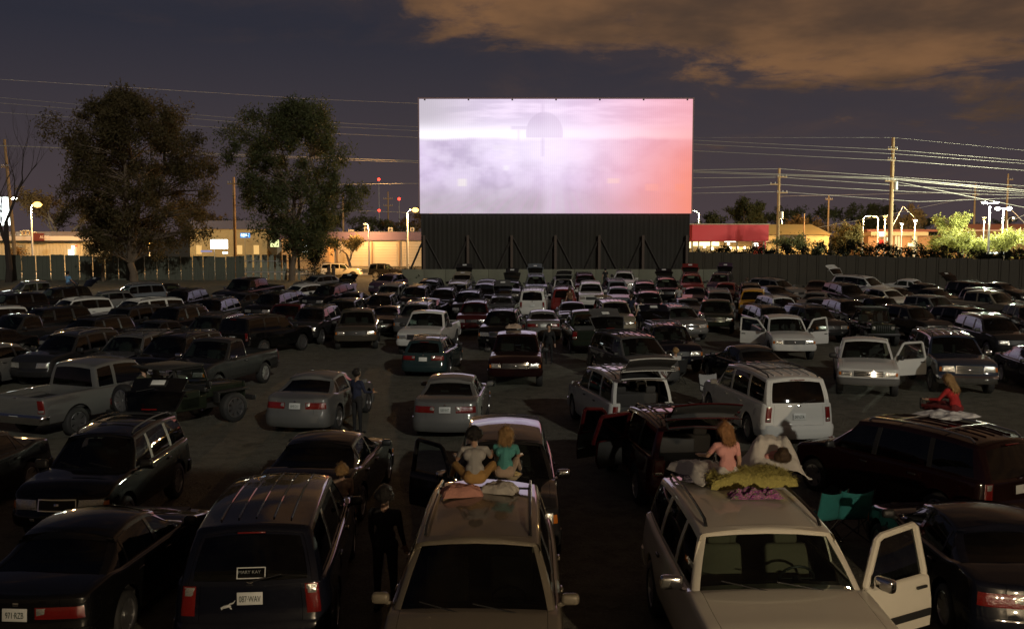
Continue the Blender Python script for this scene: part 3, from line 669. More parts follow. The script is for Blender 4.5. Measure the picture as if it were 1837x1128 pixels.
SPEC['pickup_ext'] = pick(-0.95, 'ext', 5.55, [(-0.18,0.98)], [pw(-0.82,-0.30,-0.80,-0.32,1), pw(-0.20,1.06,-0.20,0.62)])
SPEC['pickup_crew'] = pick(-1.12, 'crew', 5.60, [(-0.98,-0.06),(-0.04,1.10)], [pw(-0.98,-0.12,-0.95,-0.14,0), pw(-0.02,1.10,-0.04,0.68)])
SPEC['pickup_tall'] = pick(-1.12, 'crew', 5.80, [(-0.98,-0.02),(0.0,1.18)], [pw(-0.98,-0.08,-0.95,-0.10,0), pw(0.02,1.18,0.0,0.78)], H=1.90, z=0.14, W=2.02)
for _n in ('pickup_tall',): SPEC[_n]['yr'] = -1.85

class Car:
    def __init__(s, sp):
        s.s = sp; s.hl = sp['L']/2; s.hw = sp['W']/2; s.parts = {}
        s.zmax = max(z for _, z in sp['top'])
    def plan(s, y):
        hl = s.hl
        a = max(0, (y-0.25*hl)/(0.75*hl)); b = max(0, (-y-0.35*hl)/(0.65*hl))
        k = 0.35 if s.s['kind'] == 'pickup' else 1.0
        return s.hw*(1-0.055*a*a*k-0.045*b*b*k)
    def ztop(s, y): return sinterp(y, s.s['top'])
    def sprof(s, z):
        q = (z-s.s['zr'])/(s.s['belt']-s.s['zr'])
        return sinterp(q, [(-0.3,0.93),(0.0,0.955),(0.12,0.985),(0.45,1.0),(0.62,0.996),(0.68,0.985),(1.0,0.958),(1.3,0.93)])
    def endin(s, sg, z): return interp(z, s.s['pf'] if sg > 0 else s.s['pr'])
    def rc(s, sg): return s.s['rcf'] if sg > 0 else s.s['rcr']
    def fall(s, sg, d): return max(0.0, 1-d/0.75)**2
    def side(s, y, z, sx, inset=0.0, ny=0.0, nx=1.0):
        sg = 1 if y > 0 else -1; d = s.hl-abs(y); rc = s.rc(sg); X = s.plan(y)
        if d < rc: X = X-rc+math.sqrt(max(0, rc*rc-(rc-d)**2))
        bow = s.s['bow'] if sg > 0 else s.s['bowr']
        yy = y-sg*(s.endin(sg, z)+bow)*s.fall(sg, d)
        return Vector((sx*(X*s.sprof(z)-inset*nx), yy-sg*inset*ny, z))
    def end(s, sg, v, z, inset=0.0):
        X = s.plan(s.hl)-s.rc(sg) if sg > 0 else s.plan(-s.hl)-s.rc(sg)
        bow = s.s['bow'] if sg > 0 else s.s['bowr']
        return Vector((v*X*s.sprof(z), sg*(s.hl-s.endin(sg, z)-bow*v*v-inset), z))
    def wrap(s, sg, v, z):
        """body skin at one end: v in -1..1 across the end, 1..2 round the corner, beyond 2 along the side in metres"""
        a = abs(v); sx = 1 if v >= 0 else -1
        if a <= 1: return s.end(sg, v, z)
        rc = s.rc(sg)
        if a <= 2:
            an = (a-1)*math.pi/2; d = rc*(1-math.cos(an))
        else: d = rc+(a-2)
        return s.side(sg*(s.hl-d), z, sx)
    def patch(s, mb, sg, v0, v1, z0, z1, depth, nu=6, nv=4, edge=0.012, skew=0.0, mi=0, rnd_=True):
        """slab hugging the end skin; depth = how proud"""
        if v0 > v1: v0, v1 = v1, v0
        g = []; flip = -1
        for i in range(nu+1):
            row = []
            for j in range(nv+1):
                v = lerp(v0, v1, i/nu); z = lerp(z0, z1, j/nv)
                if skew: v += skew*(z-z0)/(z1-z0)*(1 if v > 0 else -1)
                p = s.wrap(sg, v, z); e = 0.01
                du = s.wrap(sg, v+e, z)-s.wrap(sg, v-e, z); dvz = s.wrap(sg, v, z+e)-s.wrap(sg, v, z-e)
                nrm = du.cross(dvz).normalized()
                if nrm.y*sg < 0 and abs(v) < 1.5: nrm = -nrm
                elif abs(v) >= 1.5 and nrm.x*(1 if v > 0 else -1) < 0: nrm = -nrm
                row.append((p, nrm))
            g.append(row)
        vs = []; fs = []
        for i in range(nu+1):
            for j in range(nv+1):
                p, nn = g[i][j]; b = (i in (0, nu)) or (j in (0, nv)); vs.append(p+nn*(depth*(0.55 if (b and rnd_) else 1.0)))
        k = (nv+1)
        for i in range(nu):
            for j in range(nv): fs.append((i*k+j, (i+1)*k+j, (i+1)*k+j+1, i*k+j+1))
        ring = [(i, 0) for i in range(nu)]+[(nu, j) for j in range(nv)]+[(i, nv) for i in range(nu, 0, -1)]+[(0, j) for j in range(nv, 0, -1)]
        o = len(vs)
        for (i, j) in ring: p, nn = g[i][j]; vs.append(p-nn*0.02)
        n = len(ring)
        for q in range(n):
            i, j = ring[q]; i2, j2 = ring[(q+1) % n]
            fs.append((i*k+j, i2*k+j2, o+(q+1) % n, o+q))
        mb.add(vs, fs, mi)
    # ---- assemble a tagged surface
    def build(s):
        sp = s.s; hl = s.hl; kind = sp['kind']
        V = []; idx = {}; Fc = []          # faces: (verts, part)
        def vid(p):
            V.append(Vector(p)); return len(V)-1
        # ---------------- lower body
        st = set()
        for sg in (1, -1):
            rc = s.rc(sg)
            for k in range(7): st.add(round(sg*(hl-rc*(1-math.cos(math.pi/2*k/6))), 4))
        Ra = sp['rw']*1.14+0.035
        arches = [sp['yf'], sp['yr']]
        for yw in arches:
            for k in range(13): st.add(round(yw+Ra*math.cos(math.pi*k/12), 4))
            st.add(round(yw+Ra+0.004, 4)); st.add(round(yw-Ra-0.004, 4))
        for a, b in sp['doors']: st.add(a); st.add(b)
        bedf = None
        for a in (sp['cowl']-0.35, sp['back']+0.1): st.add(round(a, 4))
        if kind == 'pickup': st.add(round(-hl+0.09, 4)); st.add(round(sp['back']-0.04, 4))
        for k in range(16): st.add(round(-hl+0.2+(2*hl-0.4)*k/15, 4))
        ys = sorted(st); keep = [ys[0]]
        hard = set(round(x, 4) for ab in sp['doors'] for x in ab) | set(round(yw+q*(Ra+e), 4) for yw in arches for q in (1, -1) for e in (0, 0.004)) | {ys[-1], round(sp['cowl']-0.35, 4), round(sp['back']+0.1, 4), round(-hl+0.09, 4), round(sp['back']-0.04, 4)}
        for y in ys[1:]:
            if y-keep[-1] < 0.022 and y not in hard:
                continue
            if y-keep[-1] < 0.022 and keep[-1] not in hard and len(keep) > 1: keep[-1] = y; continue
            keep.append(y)
        ys = keep; s.ys = ys; NI = len(ys)-1
        vs_ = [-1, -0.9, -0.74, -0.5, -0.25, 0, 0.25, 0.5, 0.74, 0.9, 1]; NJ = len(vs_)-1
        fr = [0, 0.07, 0.18, 0.30, 0.42, 0.54, 0.66, 0.78, 0.89, 1.0]; arcs = [30, 60, 90]; rsh = 0.055
        def zbot(y):
            z = sp['zr']
            for yw in arches:
                dd = Ra*Ra-(y-yw)**2
                if dd >= -1e-9: z = max(z, sp['rw']+math.sqrt(max(0, dd)))
            return z
        NK = len(fr)+len(arcs)
        def rowz(k, zb, zt):
            if k < len(fr): return zb+fr[k]*(zt-rsh-zb), 0.0
            a = R(arcs[k-len(fr)]); return zt-rsh+rsh*math.sin(a), rsh*(1-math.cos(a))
        S = {}
        for sx in (-1, 1):
            for i, y in enumerate(ys):
                sg = 1 if y > 0 else -1; d = hl-abs(y); rc = s.rc(sg); zb, zt = zbot(y), s.ztop(y)
                c = min(1, max(0, (rc-d)/rc)); ny = c; nx = math.sqrt(max(0, 1-c*c))
                for k in range(NK):
                    z, ins = rowz(k, zb, zt); S[(sx, i, k)] = vid(s.side(y, z, sx, ins, ny, nx))
        E = {}
        for sg in (1, -1):
            i = NI if sg > 0 else 0; zt = s.ztop(sg*hl)
            for k in range(NK):
                z, ins = rowz(k, sp['zr'], zt)
                for j, v in enumerate(vs_):
                    if j == 0: E[(sg, j, k)] = S[(-1, i, k)]
                    elif j == NJ: E[(sg, j, k)] = S[(1, i, k)]
                    else: E[(sg, j, k)] = vid(s.end(sg, v, z, ins))
        T = {}
        for i, y in enumerate(ys):
            l, r_ = V[S[(-1, i, NK-1)]], V[S[(1, i, NK-1)]]
            for j, v in enumerate(vs_):
                if j == 0: T[(i, j)] = S[(-1, i, NK-1)]
                elif j == NJ: T[(i, j)] = S[(1, i, NK-1)]
                elif i == 0: T[(i, j)] = E[(-1, j, NK-1)]
                elif i == NI: T[(i, j)] = E[(1, j, NK-1)]
                else:
                    p = l.lerp(r_, (v+1)/2); p.z += 0.045*(1-v*v)*(1 if y > 0 else 0.6)*min(1, (hl-abs(y))/0.5)
                    # end bow carried into the lid
                    sg = 1 if y > 0 else -1; bow = sp['bow'] if sg > 0 else sp['bowr']
                    p.y += sg*bow*(1-v*v)*s.fall(sg, hl-abs(y))
                    T[(i, j)] = vid(p)
        ztail = sp['zr']+0.0
        for sx in (-1, 1):
            for i in range(NI):
                ym = (ys[i]+ys[i+1])/2
                for k in range(NK-1):
                    part = 'body'
                    for n_, (a, b) in enumerate(sp['doors']):
                        if a-1e-4 <= ys[i] and ys[i+1] <= b+1e-4 and k >= 2: part = 'door%d%s' % (n_, 'R' if sx > 0 else 'L')
                    q = (S[(sx,i,k)], S[(sx,i+1,k)], S[(sx,i+1,k+1)], S[(sx,i,k+1)])
                    Fc.append((q if sx > 0 else q[::-1], part))
        for sg in (1, -1):
            for j in range(NJ):
                for k in range(NK-1):
                    part = 'body'
                    if sg < 0:
                        vm = abs((vs_[j]+vs_[j+1])/2)
                        if vm < (0.95 if kind == 'pickup' else 0.92) and k >= 4: part = 'gate'
                    q = (E[(sg,j,k)], E[(sg,j+1,k)], E[(sg,j+1,k+1)], E[(sg,j,k+1)])
                    Fc.append((q[::-1] if sg > 0 else q, part))
        for i in range(NI):
            y0, y1 = ys[i], ys[i+1]; ym = (y0+y1)/2
            for j in range(NJ):
                vm = abs((vs_[j]+vs_[j+1])/2)
                if ym > sp['cowl']-0.35: part = 'hood' if (vm < 0.9 and ym < hl-0.06) else 'body'
                elif ym > sp['back']+0.1: part = None
                elif kind == 'pickup':
                    part = 'body' if vm > 0.93 and False else (None if (y0 > -hl+0.08 and y1 < sp['back']+0.0) else ('gate' if y1 < -hl+0.1 else 'body'))
                    if part is None and vm > 0.9: part = 'body'
                else: part = 'gate' if vm < 0.9 else 'body'
                if part: Fc.append(((T[(i,j)], T[(i+1,j)], T[(i+1,j+1)], T[(i,j+1)])[::-1], part))
        s.lowV = len(V)
        # ---------------- greenhouse
        rcg = 0.075; zroof = sp['H']; cr = 0.060
        xb0 = lambda y: s.plan(y)*s.sprof(s.ztop(y))-0.055
        wt = sp['wt']*s.hw
        gst = []                             # (yb, yt, tagwin)
        for k in range(3):
            a = math.pi/2*k/2; gst.append(('r', a))
        for w_i, w in enumerate(sp['wins']):
            gst.append(('w', w[0], w[2], w_i)); gst.append(('m', (w[0]+w[1])/2, (w[2]+w[3])/2, w_i)); gst.append(('e', w[1], w[3], None))
        for k in (2, 1, 0):
            a = math.pi/2*k/2; gst.append(('f', a))
        tr = [0, 0.10, 0.24, 0.42, 0.62, 0.82, 0.95, 1.0]; garc = [35, 65, 90]; rg = 0.055
        GK = len(tr)+len(garc)
        bowf = 0.13; bowb = 0.05
        gv = [-1, -0.965, -0.90, -0.5, 0, 0.5, 0.90, 0.965, 1]; GJ = len(gv)-1
        def grow_(k):
            if k < len(tr): return tr[k], 0.0, 0.0
            a = R(garc[k-len(tr)]); return 1.0, rg*math.sin(a), rg*(1-math.cos(a))
        def gpos(st_, k, sx):
            t, dzr, ins = grow_(k)
            bul = 0.028*math.sin(math.pi*t)
            yF = lerp(sp['cowl'], sp['rf'], t)+bul-ins; yR = lerp(sp['back'], sp['rr'], t)-bul*0.6+ins
            bf = bowf*(1-0.45*t)
            if st_[0] == 'r': a = st_[1]; y = yR+rcg*(1-math.cos(a))+bowb; xin = rcg*(1-math.sin(a))
            elif st_[0] == 'f': a = st_[1]; y = yF-rcg*(1-math.cos(a))-bf; xin = rcg*(1-math.sin(a))
            else: y = lerp(st_[1], st_[2], t); xin = 0.0
            ybase = st_[1] if st_[0] in 'wme' else (sp['back'] if st_[0] == 'r' else sp['cowl'])
            X = lerp(xb0(ybase), wt*(1-0.02*((y-(sp['rf']+sp['rr'])/2)/2)**2), t)+0.018*math.sin(math.pi*t)-xin-ins
            ymid = (sp['rf']+sp['rr'])/2; half = max(0.4, (sp['rf']-sp['rr'])/2)
            zl = -0.085*((y-ymid)/half)**2 if abs(y-ymid) < half*1.3 else -0.144
            zb = s.ztop(ybase)-0.03; zt = zroof-cr-rg+zl
            z = lerp(zb, zt, t)+dzr
            return Vector((sx*X, y, z))
        NG = len(gst)-1; G = {}; GE = {}
        for sx in (-1, 1):
            for i, q in enumerate(gst):
                for k in range(GK): G[(sx,i,k)] = vid(gpos(q, k, sx))
        for sg in (1, -1):
            i = NG if sg > 0 else 0
            for k in range(GK):
                pl, pr_ = V[G[(-1,i,k)]], V[G[(1,i,k)]]; t, dzr, ins = grow_(k)
                bw = (bowf*(1-0.45*t) if sg > 0 else bowb)
                for j, v in enumerate(gv):
                    if j == 0: GE[(sg,j,k)] = G[(-1,i,k)]
                    elif j == GJ: GE[(sg,j,k)] = G[(1,i,k)]
                    else:
                        p = pl.lerp(pr_, (v+1)/2); p.y += sg*bw*(1-v*v); p.z += cr*(1-v*v)*max(0, t-0.6)/0.4; GE[(sg,j,k)] = vid(p)
        GT = {}
        for i in range(NG+1):
            l, r_ = V[G[(-1,i,GK-1)]], V[G[(1,i,GK-1)]]
            for j, v in enumerate(gv):
                if j == 0: GT[(i,j)] = G[(-1,i,GK-1)]
                elif j == GJ: GT[(i,j)] = G[(1,i,GK-1)]
                elif i == 0: GT[(i,j)] = GE[(-1,j,GK-1)]
                elif i == NG: GT[(i,j)] = GE[(1,j,GK-1)]
                else:
                    p = l.lerp(r_, (v+1)/2); p.z += cr*(1-v*v)
                    c = i/NG
                    if gst[i][0] == 'f': p.y += bowf*0.55*(1-v*v)
                    if gst[i][0] == 'r': p.y -= bowb*(1-v*v)
                    GT[(i,j)] = vid(p)
        g0, g1 = 1, len(tr)-2
        hatch = kind in ('hatch', 'wagon', 'suv', 'minivan')
        for sx in (-1, 1):
            for i in range(NG):
                w = None
                if gst[i][0] in 'wm': w = gst[i][3]
                for k in range(GK-1):
                    if w is not None and g0 <= k < g1: part = 'win%d%s' % (w, 'R' if sx > 0 else 'L')
                    elif gst[i][0] == 'e' and gst[i+1][0] == 'w' and sp['trim'] == 'black' and g0 <= k < g1: part = 'pillar%d%s' % (i, 'R' if sx > 0 else 'L')
                    else: part = 'cabin'
                    q = (G[(sx,i,k)], G[(sx,i+1,k)], G[(sx,i+1,k+1)], G[(sx,i,k+1)])
                    Fc.append((q if sx > 0 else q[::-1], part))
        for sg in (1, -1):
            for j in range(GJ):
                vm = abs((gv[j]+gv[j+1])/2)
                for k in range(GK-1):
                    part = 'cabin'
                    if sg > 0 and vm < 0.985 and 0 <= k < len(tr)-1: part = 'windshield'
                    if sg < 0 and vm < 0.90 and g0 <= k < g1: part = 'rear_window'
                    elif sg < 0 and hatch and vm < 0.96 and k < len(tr)-1: part = 'gate'
                    elif sg < 0 and kind == 'sedan' and vm < 0.96 and 0 <= k < len(tr)-2: part = 'rear_window'
                    q = (GE[(sg,j,k)], GE[(sg,j+1,k)], GE[(sg,j+1,k+1)], GE[(sg,j,k+1)])
                    Fc.append((q[::-1] if sg > 0 else q, part))
        for i in range(NG):
            for j in range(GJ): Fc.append(((GT[(i,j)], GT[(i+1,j)], GT[(i+1,j+1)], GT[(i,j+1)])[::-1], 'cabin'))
        # ---------------- split by part
        nv = [Vector((0,0,0)) for _ in V]
        for q, _ in Fc:
            a, b, c, d = [V[x] for x in q]; nn = (c-a).cross(d-b)
            for x in q: nv[x] += nn
        for x in nv:
            if x.length > 1e-12: x.normalize()
        edge_parts = {}
        for q, pt in Fc:
            for a, b in zip(q, q[1:]+q[:1]): edge_parts.setdefault((min(a,b), max(a,b)), []).append((pt, a, b))
        parts = {}
        for q, pt in Fc: parts.setdefault(pt, []).append(q)
        s.mesh = {}; s.pv = {}
        for pt, fl in parts.items():
            glass = pt.startswith('win') or pt == 'rear_window'
            sep_ = pt.startswith('door') or pt in ('gate', 'hood')
            mp = {}; vs2 = []; fs2 = []
            for q in fl:
                ff = []
                for x in q:
                    if x not in mp: mp[x] = len(vs2); vs2.append(V[x].copy())
                    ff.append(mp[x])
                fs2.append(tuple(ff))
            cen = {}
            for q in fl:
                c = sum((V[x] for x in q), Vector())/4
                for x in q: cen.setdefault(x, []).append(c)
            bnd = []
            for q in fl:
                for a, b in zip(q, q[1:]+q[:1]):
                    e = edge_parts[(min(a,b), max(a,b))]
                    others = [o_ for o_ in e if o_[0] != pt]
                    if others or len(e) == 1: bnd.append((a, b))
            bset = set(x for ab in bnd for x in ab)
            if glass:
                for x, i in mp.items(): vs2[i] = V[x]-nv[x]*0.007
            if sep_:
                for x in bset:
                    c = sum(cen[x], Vector())/len(cen[x]); dv = (c-V[x]); dv -= nv[x]*dv.dot(nv[x])
                    if dv.length > 1e-6: vs2[mp[x]] = V[x]+dv.normalized()*0.0045
            s.pv[pt] = list(vs2)
            if not glass:                       # return flange for every edge so panels read as thick
                dep = 0.022
                fm = {}
                for a, b in bnd:
                    for x in (a, b):
                        if x not in fm: fm[x] = len(vs2); vs2.append(vs2[mp[x]]-nv[x]*dep)
                    fs2.append((mp[b], mp[a], fm[a], fm[b]))
            s.mesh[pt] = (vs2, fs2)
        s.V = V
        return s

CARLIB = {}
def part_mesh(name, vs, fs, smooth=True, angle=38, thick=0.0):
    m = MB(); m.add(vs, fs)
    if thick:
        o = len(vs); n = [Vector((0,0,0)) for _ in vs]
        for f in fs:
            a, b, c = Vector(vs[f[0]]), Vector(vs[f[1]]), Vector(vs[f[2]]); nn = (b-a).cross(c-a)
            for x in f: n[x] += nn
        vs2 = [Vector(v)-(nn.normalized()*thick if nn.length > 1e-9 else nn) for v, nn in zip(vs, n)]
        m.add(vs2, [tuple(reversed(f)) for f in fs], 1)
    me = bpy.data.meshes.new(name); me.from_pydata([tuple(v) for v in m.v], [], m.f); me.polygons.foreach_set('material_index', m.m)
    me.polygons.foreach_set('use_smooth', [True]*len(me.polygons))
    bm = bmesh.new(); bm.from_mesh(me)
    for e in bm.edges: e.smooth = not (len(e.link_faces) == 2 and e.calc_face_angle(0) > R(angle))
    bm.to_mesh(me); bm.free(); return me
def wheel_meshes(rw, style):
    key = ('wheel', round(rw, 3), style)
    if key in CARLIB: return CARLIB[key]
    w = 0.115; ri = rw*0.66
    m = MB(); m.lathe([(ri,-w*0.8),(ri+0.015,-w),(rw-0.035,-w*0.97),(rw-0.008,-w*0.78),(rw,-w*0.5),(rw,w*0.5),(rw-0.008,w*0.78),(rw-0.035,w*0.97),(ri+0.015,w),(ri,w*0.8)], 28, 'x')
    m.lathe([(rw*0.995,-w*0.2),(rw*1.004,-w*0.16),(rw*1.004,w*0.16),(rw*0.995,w*0.2)], 28, 'x')
    ty = m.mesh('tyre')
    m = MB(); m.lathe([(ri+0.004,w*0.86),(ri-0.012,w*0.90),(ri-0.025,w*0.55),(ri-0.03,-w*0.6)], 28, 'x')
    m.lathe([(0.0,w*0.70),(0.055,w*0.70),(0.065,w*0.55),(0.065,w*0.2)], 14, 'x')
    ns = (5, 6, 8, 10)[style % 4]
    for k in range(ns):
        a = 2*math.pi*k/ns; ca, sa = math.cos(a), math.sin(a); h0 = 0.30/ns+0.012; h1 = 0.42/ns+0.008
        vs = []
        for (rr, hw_, x) in ((0.05, h0*0.7, w*0.66), (ri-0.02, h1, w*0.80)):
            for q in (-1, 1):
                for xx in (x, x-0.035): vs.append((xx, rr*ca-q*hw_*sa, rr*sa+q*hw_*ca))
        m.add(vs, [(0,4,6,2),(1,3,7,5),(0,1,5,4),(2,6,7,3)])
    rim = m.mesh('rim')
    m = MB(); m.lathe([(0.0,-0.01),(ri-0.02,-0.01)], 20, 'x'); dk = m.mesh('brake_shadow')  # black disc standing in for the shade behind the spokes
    CARLIB[key] = (ty, rim, dk); return CARLIB[key]
def seat_mesh(w=0.5, head=True):
    m = MB(); tilt = Matrix.Rotation(R(14), 3, 'X')
    m.rbox((0, 0.05, 0.10), (w, 0.52, 0.20), 0.06, 2)
    m.rbox((0, -0.26, 0.44), (w, 0.15, 0.66), 0.06, 2, tilt)
    if head:
        for x in ([0] if w < 0.8 else [-w*0.32, w*0.32]):
            m.rbox((x, -0.36, 0.84), (0.27, 0.10, 0.19), 0.045, 2, tilt)
    return m.mesh('seat')
def car_lib(typ):
    if typ in CARLIB: return CARLIB[typ]
    sp = SPEC[typ]; c = Car(sp).build(); D = {'car': c, 'me': {}, 'spec': sp}
    for pt, (vs, fs) in c.mesh.items():
        nm = pt
        D['me'][pt] = part_mesh(nm, vs, fs, thick=(0.035 if pt.startswith('door') or pt == 'gate' else 0.0))
    hl = c.hl; kind = sp['kind']
    def P(name, fn, mats, smooth=True):
        m = MB(); fn(m); D['me'][name] = m.mesh(name, smooth); return m
    # bumpers
    zb0 = sp['zr']-0.02; zt_f = sp['pf'][2][0]+0.02; zt_r = sp['pr'][2][0]+0.02
    def bump(sg, zt):
        def f(m):
            c.patch(m, sg, -2.12, 2.12, zb0+0.03, zt, 0.030, 26, 5)
        return f
    P('front_bumper', bump(1, zt_f), None); P('rear_bumper', bump(-1, zt_r), None)
    # lights
    h = sp['head']; tl = sp['tail']
    for sx, nm in ((-1, 'L'), (1, 'R')):
        P('headlight'+nm, lambda m: c.patch(m, 1, sx*h[0], sx*h[1], h[2], h[3], 0.016, 9, 4, skew=0.06), None)
        P('indicator'+nm, lambda m: c.patch(m, 1, sx*(h[1]+0.03), sx*(h[1]+0.28), h[2]+0.01, h[3]-0.03, 0.014, 3, 3), None)
        P('tail_light'+nm, lambda m: c.patch(m, -1, sx*tl[0], sx*tl[1], tl[2], tl[3], 0.016, 8, 5), None)
        zc = lerp(tl[2], tl[3], 0.32) if tl[3]-tl[2] < 0.2 else lerp(tl[2], tl[3], 0.62 if typ == 'minivan' else 0.06)
        zc2 = lerp(tl[2], tl[3], 0.92) if tl[3]-tl[2] < 0.2 else lerp(tl[2], tl[3], 0.96 if typ == 'minivan' else 0.30)
        vv = (tl[0]+0.03, tl[0]+0.22) if tl[3]-tl[2] < 0.2 else (tl[0]+0.02, tl[1]-0.06)
        P('reverse_lens'+nm, lambda m: c.patch(m, -1, sx*vv[0], sx*vv[1], zc, zc2, 0.021, 4, 3), None)
    g = sp['gr']
    P('grille', lambda m: c.patch(m, 1, -g[0], g[0], g[1], g[2], 0.006, 10, 4), None)
    n_bar = 4 if kind != 'pickup' else 3
    for k in range(n_bar):
        def bars(m):
            n = n_bar
            z = lerp(g[1]+0.01, g[2]-0.02, (k+0.5)/n); c.patch(m, 1, -g[0]*0.98, g[0]*0.98, z-0.007, z+0.007, 0.022, 10, 1)
        P('grille_bar%d' % k, bars, None)
    D['nbar'] = n_bar
    def surround(m):
        c.patch(m, 1, -g[0]-0.02, g[0]+0.02, g[2]-0.012, g[2]+0.012, 0.026, 10, 1); c.patch(m, 1, -g[0]-0.02, g[0]+0.02, g[1]-0.012, g[1]+0.012, 0.024, 10, 1)
        for sx in (-1, 1): c.patch(m, 1, sx*(g[0]-0.012), sx*(g[0]+0.02), g[1], g[2], 0.025, 1, 3)
    P('grille_surround', surround, None)
    P('badge', lambda m: c.patch(m, 1, -0.07, 0.07, (g[1]+g[2])/2-0.03, (g[1]+g[2])/2+0.03, 0.030, 3, 3), None)
    P('rear_badge', lambda m: c.patch(m, -1, -0.06, 0.06, tl[3]+0.015, tl[3]+0.055, 0.012, 3, 3), None)
    pz = sp['plate_z']
    def plate(m):
        p = c.end(-1, 0, pz); tl_ = (c.end(-1, 0, pz+0.08)-c.end(-1, 0, pz-0.08)); an = math.atan2(tl_.y, tl_.z)
        m.rbox((0, p.y-0.022, pz), (0.305, 0.008, 0.153), 0.003, 1, Matrix.Rotation(-an, 3, 'X'))
        D['plate_at'] = (0, p.y-0.030, pz, an)
    P('plate', plate, None)
    P('plate_recess', lambda m: c.patch(m, -1, -0.30, 0.30, pz-0.10, pz+0.115, 0.004, 6, 3), None)
    def pfr(m):
        p = c.end(1, 0, zb0+0.22); m.rbox((0, p.y+0.045, zb0+0.20), (0.305, 0.008, 0.153), 0.003, 1)
    P('front_plate', pfr, None)
    for sx, nm in ((-1, 'L'), (1, 'R')): P('fog_lamp'+nm, lambda m: c.patch(m, 1, sx*0.62, sx*0.86, zb0+0.12, zb0+0.21, 0.036, 4, 3), None)
    # handles, mirrors
    for n_, (a, b) in enumerate(sp['doors']):
        for sx, nm in ((-1, 'L'), (1, 'R')):
            zh = sp['belt']-0.12; pos = c.side(a+0.16, zh, sx)
            P('handle%d%s' % (n_, nm), lambda m: m.rbox((pos.x+sx*0.018, pos.y, pos.z), (0.03, 0.17, 0.035), 0.012, 2), None)
    fw = sp['wins'][-1]
    for sx, nm in ((-1, 'L'), (1, 'R')):
        pb = c.side(fw[1]-0.06, sp['belt']-0.01, sx); big = 1.25 if kind in ('pickup', 'suv') else 1.0
        def mir(m):
            m.rbox((pb.x+sx*0.10*big, pb.y, pb.z+0.075*big), (0.20*big, 0.11, 0.135*big), 0.05, 3)
            m.tube([(pb.x-sx*0.03, pb.y, pb.z+0.0), (pb.x+sx*0.08, pb.y, pb.z+0.05)], 0.028, 6)
        P('mirror'+nm, mir, None)
        def mirg(m): m.rbox((pb.x+sx*0.10*big, pb.y-0.054, pb.z+0.075*big), (0.165*big, 0.012, 0.105*big), 0.004, 1)
        P('mirror_glass'+nm, mirg, None)
    # roof rails
    xr = sp['wt']*c.hw-0.11; y0, y1 = sp['rr']+0.22, sp['rf']-0.22
    def zroof(x, y):
        ymid = (sp['rf']+sp['rr'])/2; half = max(0.4, (sp['rf']-sp['rr'])/2)
        return sp['H']-0.060-0.085*((y-ymid)/half)**2+0.060*(1-(x/(sp['wt']*c.hw))**2)
    D['zroof'] = zroof
    if sp.get('rails'):
        for sx, nm in ((-1, 'L'), (1, 'R')):
            def rail(m):
                x = sx*xr; pts = [(x, y0, zroof(x, y0)+0.0), (x, y0+0.10, zroof(x, y0+0.1)+0.055)]+[(x, lerp(y0+0.1, y1-0.1, k/5), zroof(x, lerp(y0+0.1, y1-0.1, k/5))+0.055) for k in range(1, 5)]+[(x, y1-0.10, zroof(x, y1-0.1)+0.055), (x, y1, zroof(x, y1))]
                m.tube(pts, 0.019, 6)
            P('roof_rail'+nm, rail, None)
        for cn_, yy in ((0, lerp(y0, y1, 0.28)), (1, lerp(y0, y1, 0.72))):
            def cross(m):
                m.tube([(-xr, yy, zroof(xr, yy)+0.06), (0, yy, zroof(0, yy)+0.03), (xr, yy, zroof(xr, yy)+0.06)], 0.016, 6)
            P('cross_bar%d' % cn_, cross, None)
    # roof ribs
    for k in range(5):
        def ribs(m):
            x = (-2+k)*xr*0.36; ya, yb = sp['rr']+0.30, sp['rf']-0.12
            pts = [(x, lerp(ya, yb, q/6), zroof(x, lerp(ya, yb, q/6))+0.002) for q in range(7)]
            m.tube(pts, 0.013, 5)
        P('roof_rib%d' % k, ribs, None)
    # wipers + cowl
    for wn_, x0 in ((0, -0.45), (1, 0.12)):
        def wip(m):
            a = Vector((x0, sp['cowl']-0.02-0.13*(x0/c.hw)**2, c.ztop(sp['cowl'])+0.035)); b = Vector((x0+0.46, sp['cowl']-0.13-0.13*((x0+0.46)/c.hw)**2, c.ztop(sp['cowl'])+0.105)); m.tube([a, b], 0.008, 5)
        P('wiper%d' % wn_, wip, None)
    def rwip(m):
        p = c.V[0]; y = sp['back']-0.07; m.tube([(0, y, sp['belt']+0.05), (0.38, y+0.03, sp['belt']+0.13)], 0.008, 5)
    P('rear_wiper', rwip, None)
    def hbl(m): m.rbox((0, sp['rr']-0.052, sp['H']-0.135), (0.34, 0.03, 0.022), 0.008, 1)
    P('brake_light', hbl, None)
    # dark strip along the doors
    def strip(sx):
        def f(m):
            zz = lerp(sp['zr'], sp['belt'], 0.42); ya, yb = sp['yr']+sp['rw']*1.3, sp['yf']-sp['rw']*1.3; vs = []; fs = []
            for k in range(9):
                y = lerp(ya, yb, k/8)
                for dz, off in ((-0.03, 0.0), (-0.025, 0.014), (0.025, 0.014), (0.03, 0.0)): q = c.side(y, zz+dz, sx); vs.append((q.x+sx*off, q.y, q.z))
            for k in range(8):
                for j in range(3): fs.append((k*4+j, k*4+4+j, k*4+5+j, k*4+1+j))
            m.add(vs, fs)
        return f
    P('side_mouldingL', strip(-1), None); P('side_mouldingR', strip(1), None)
    # underbody, cabin floor, interior
    fl = sp['zr']+0.06
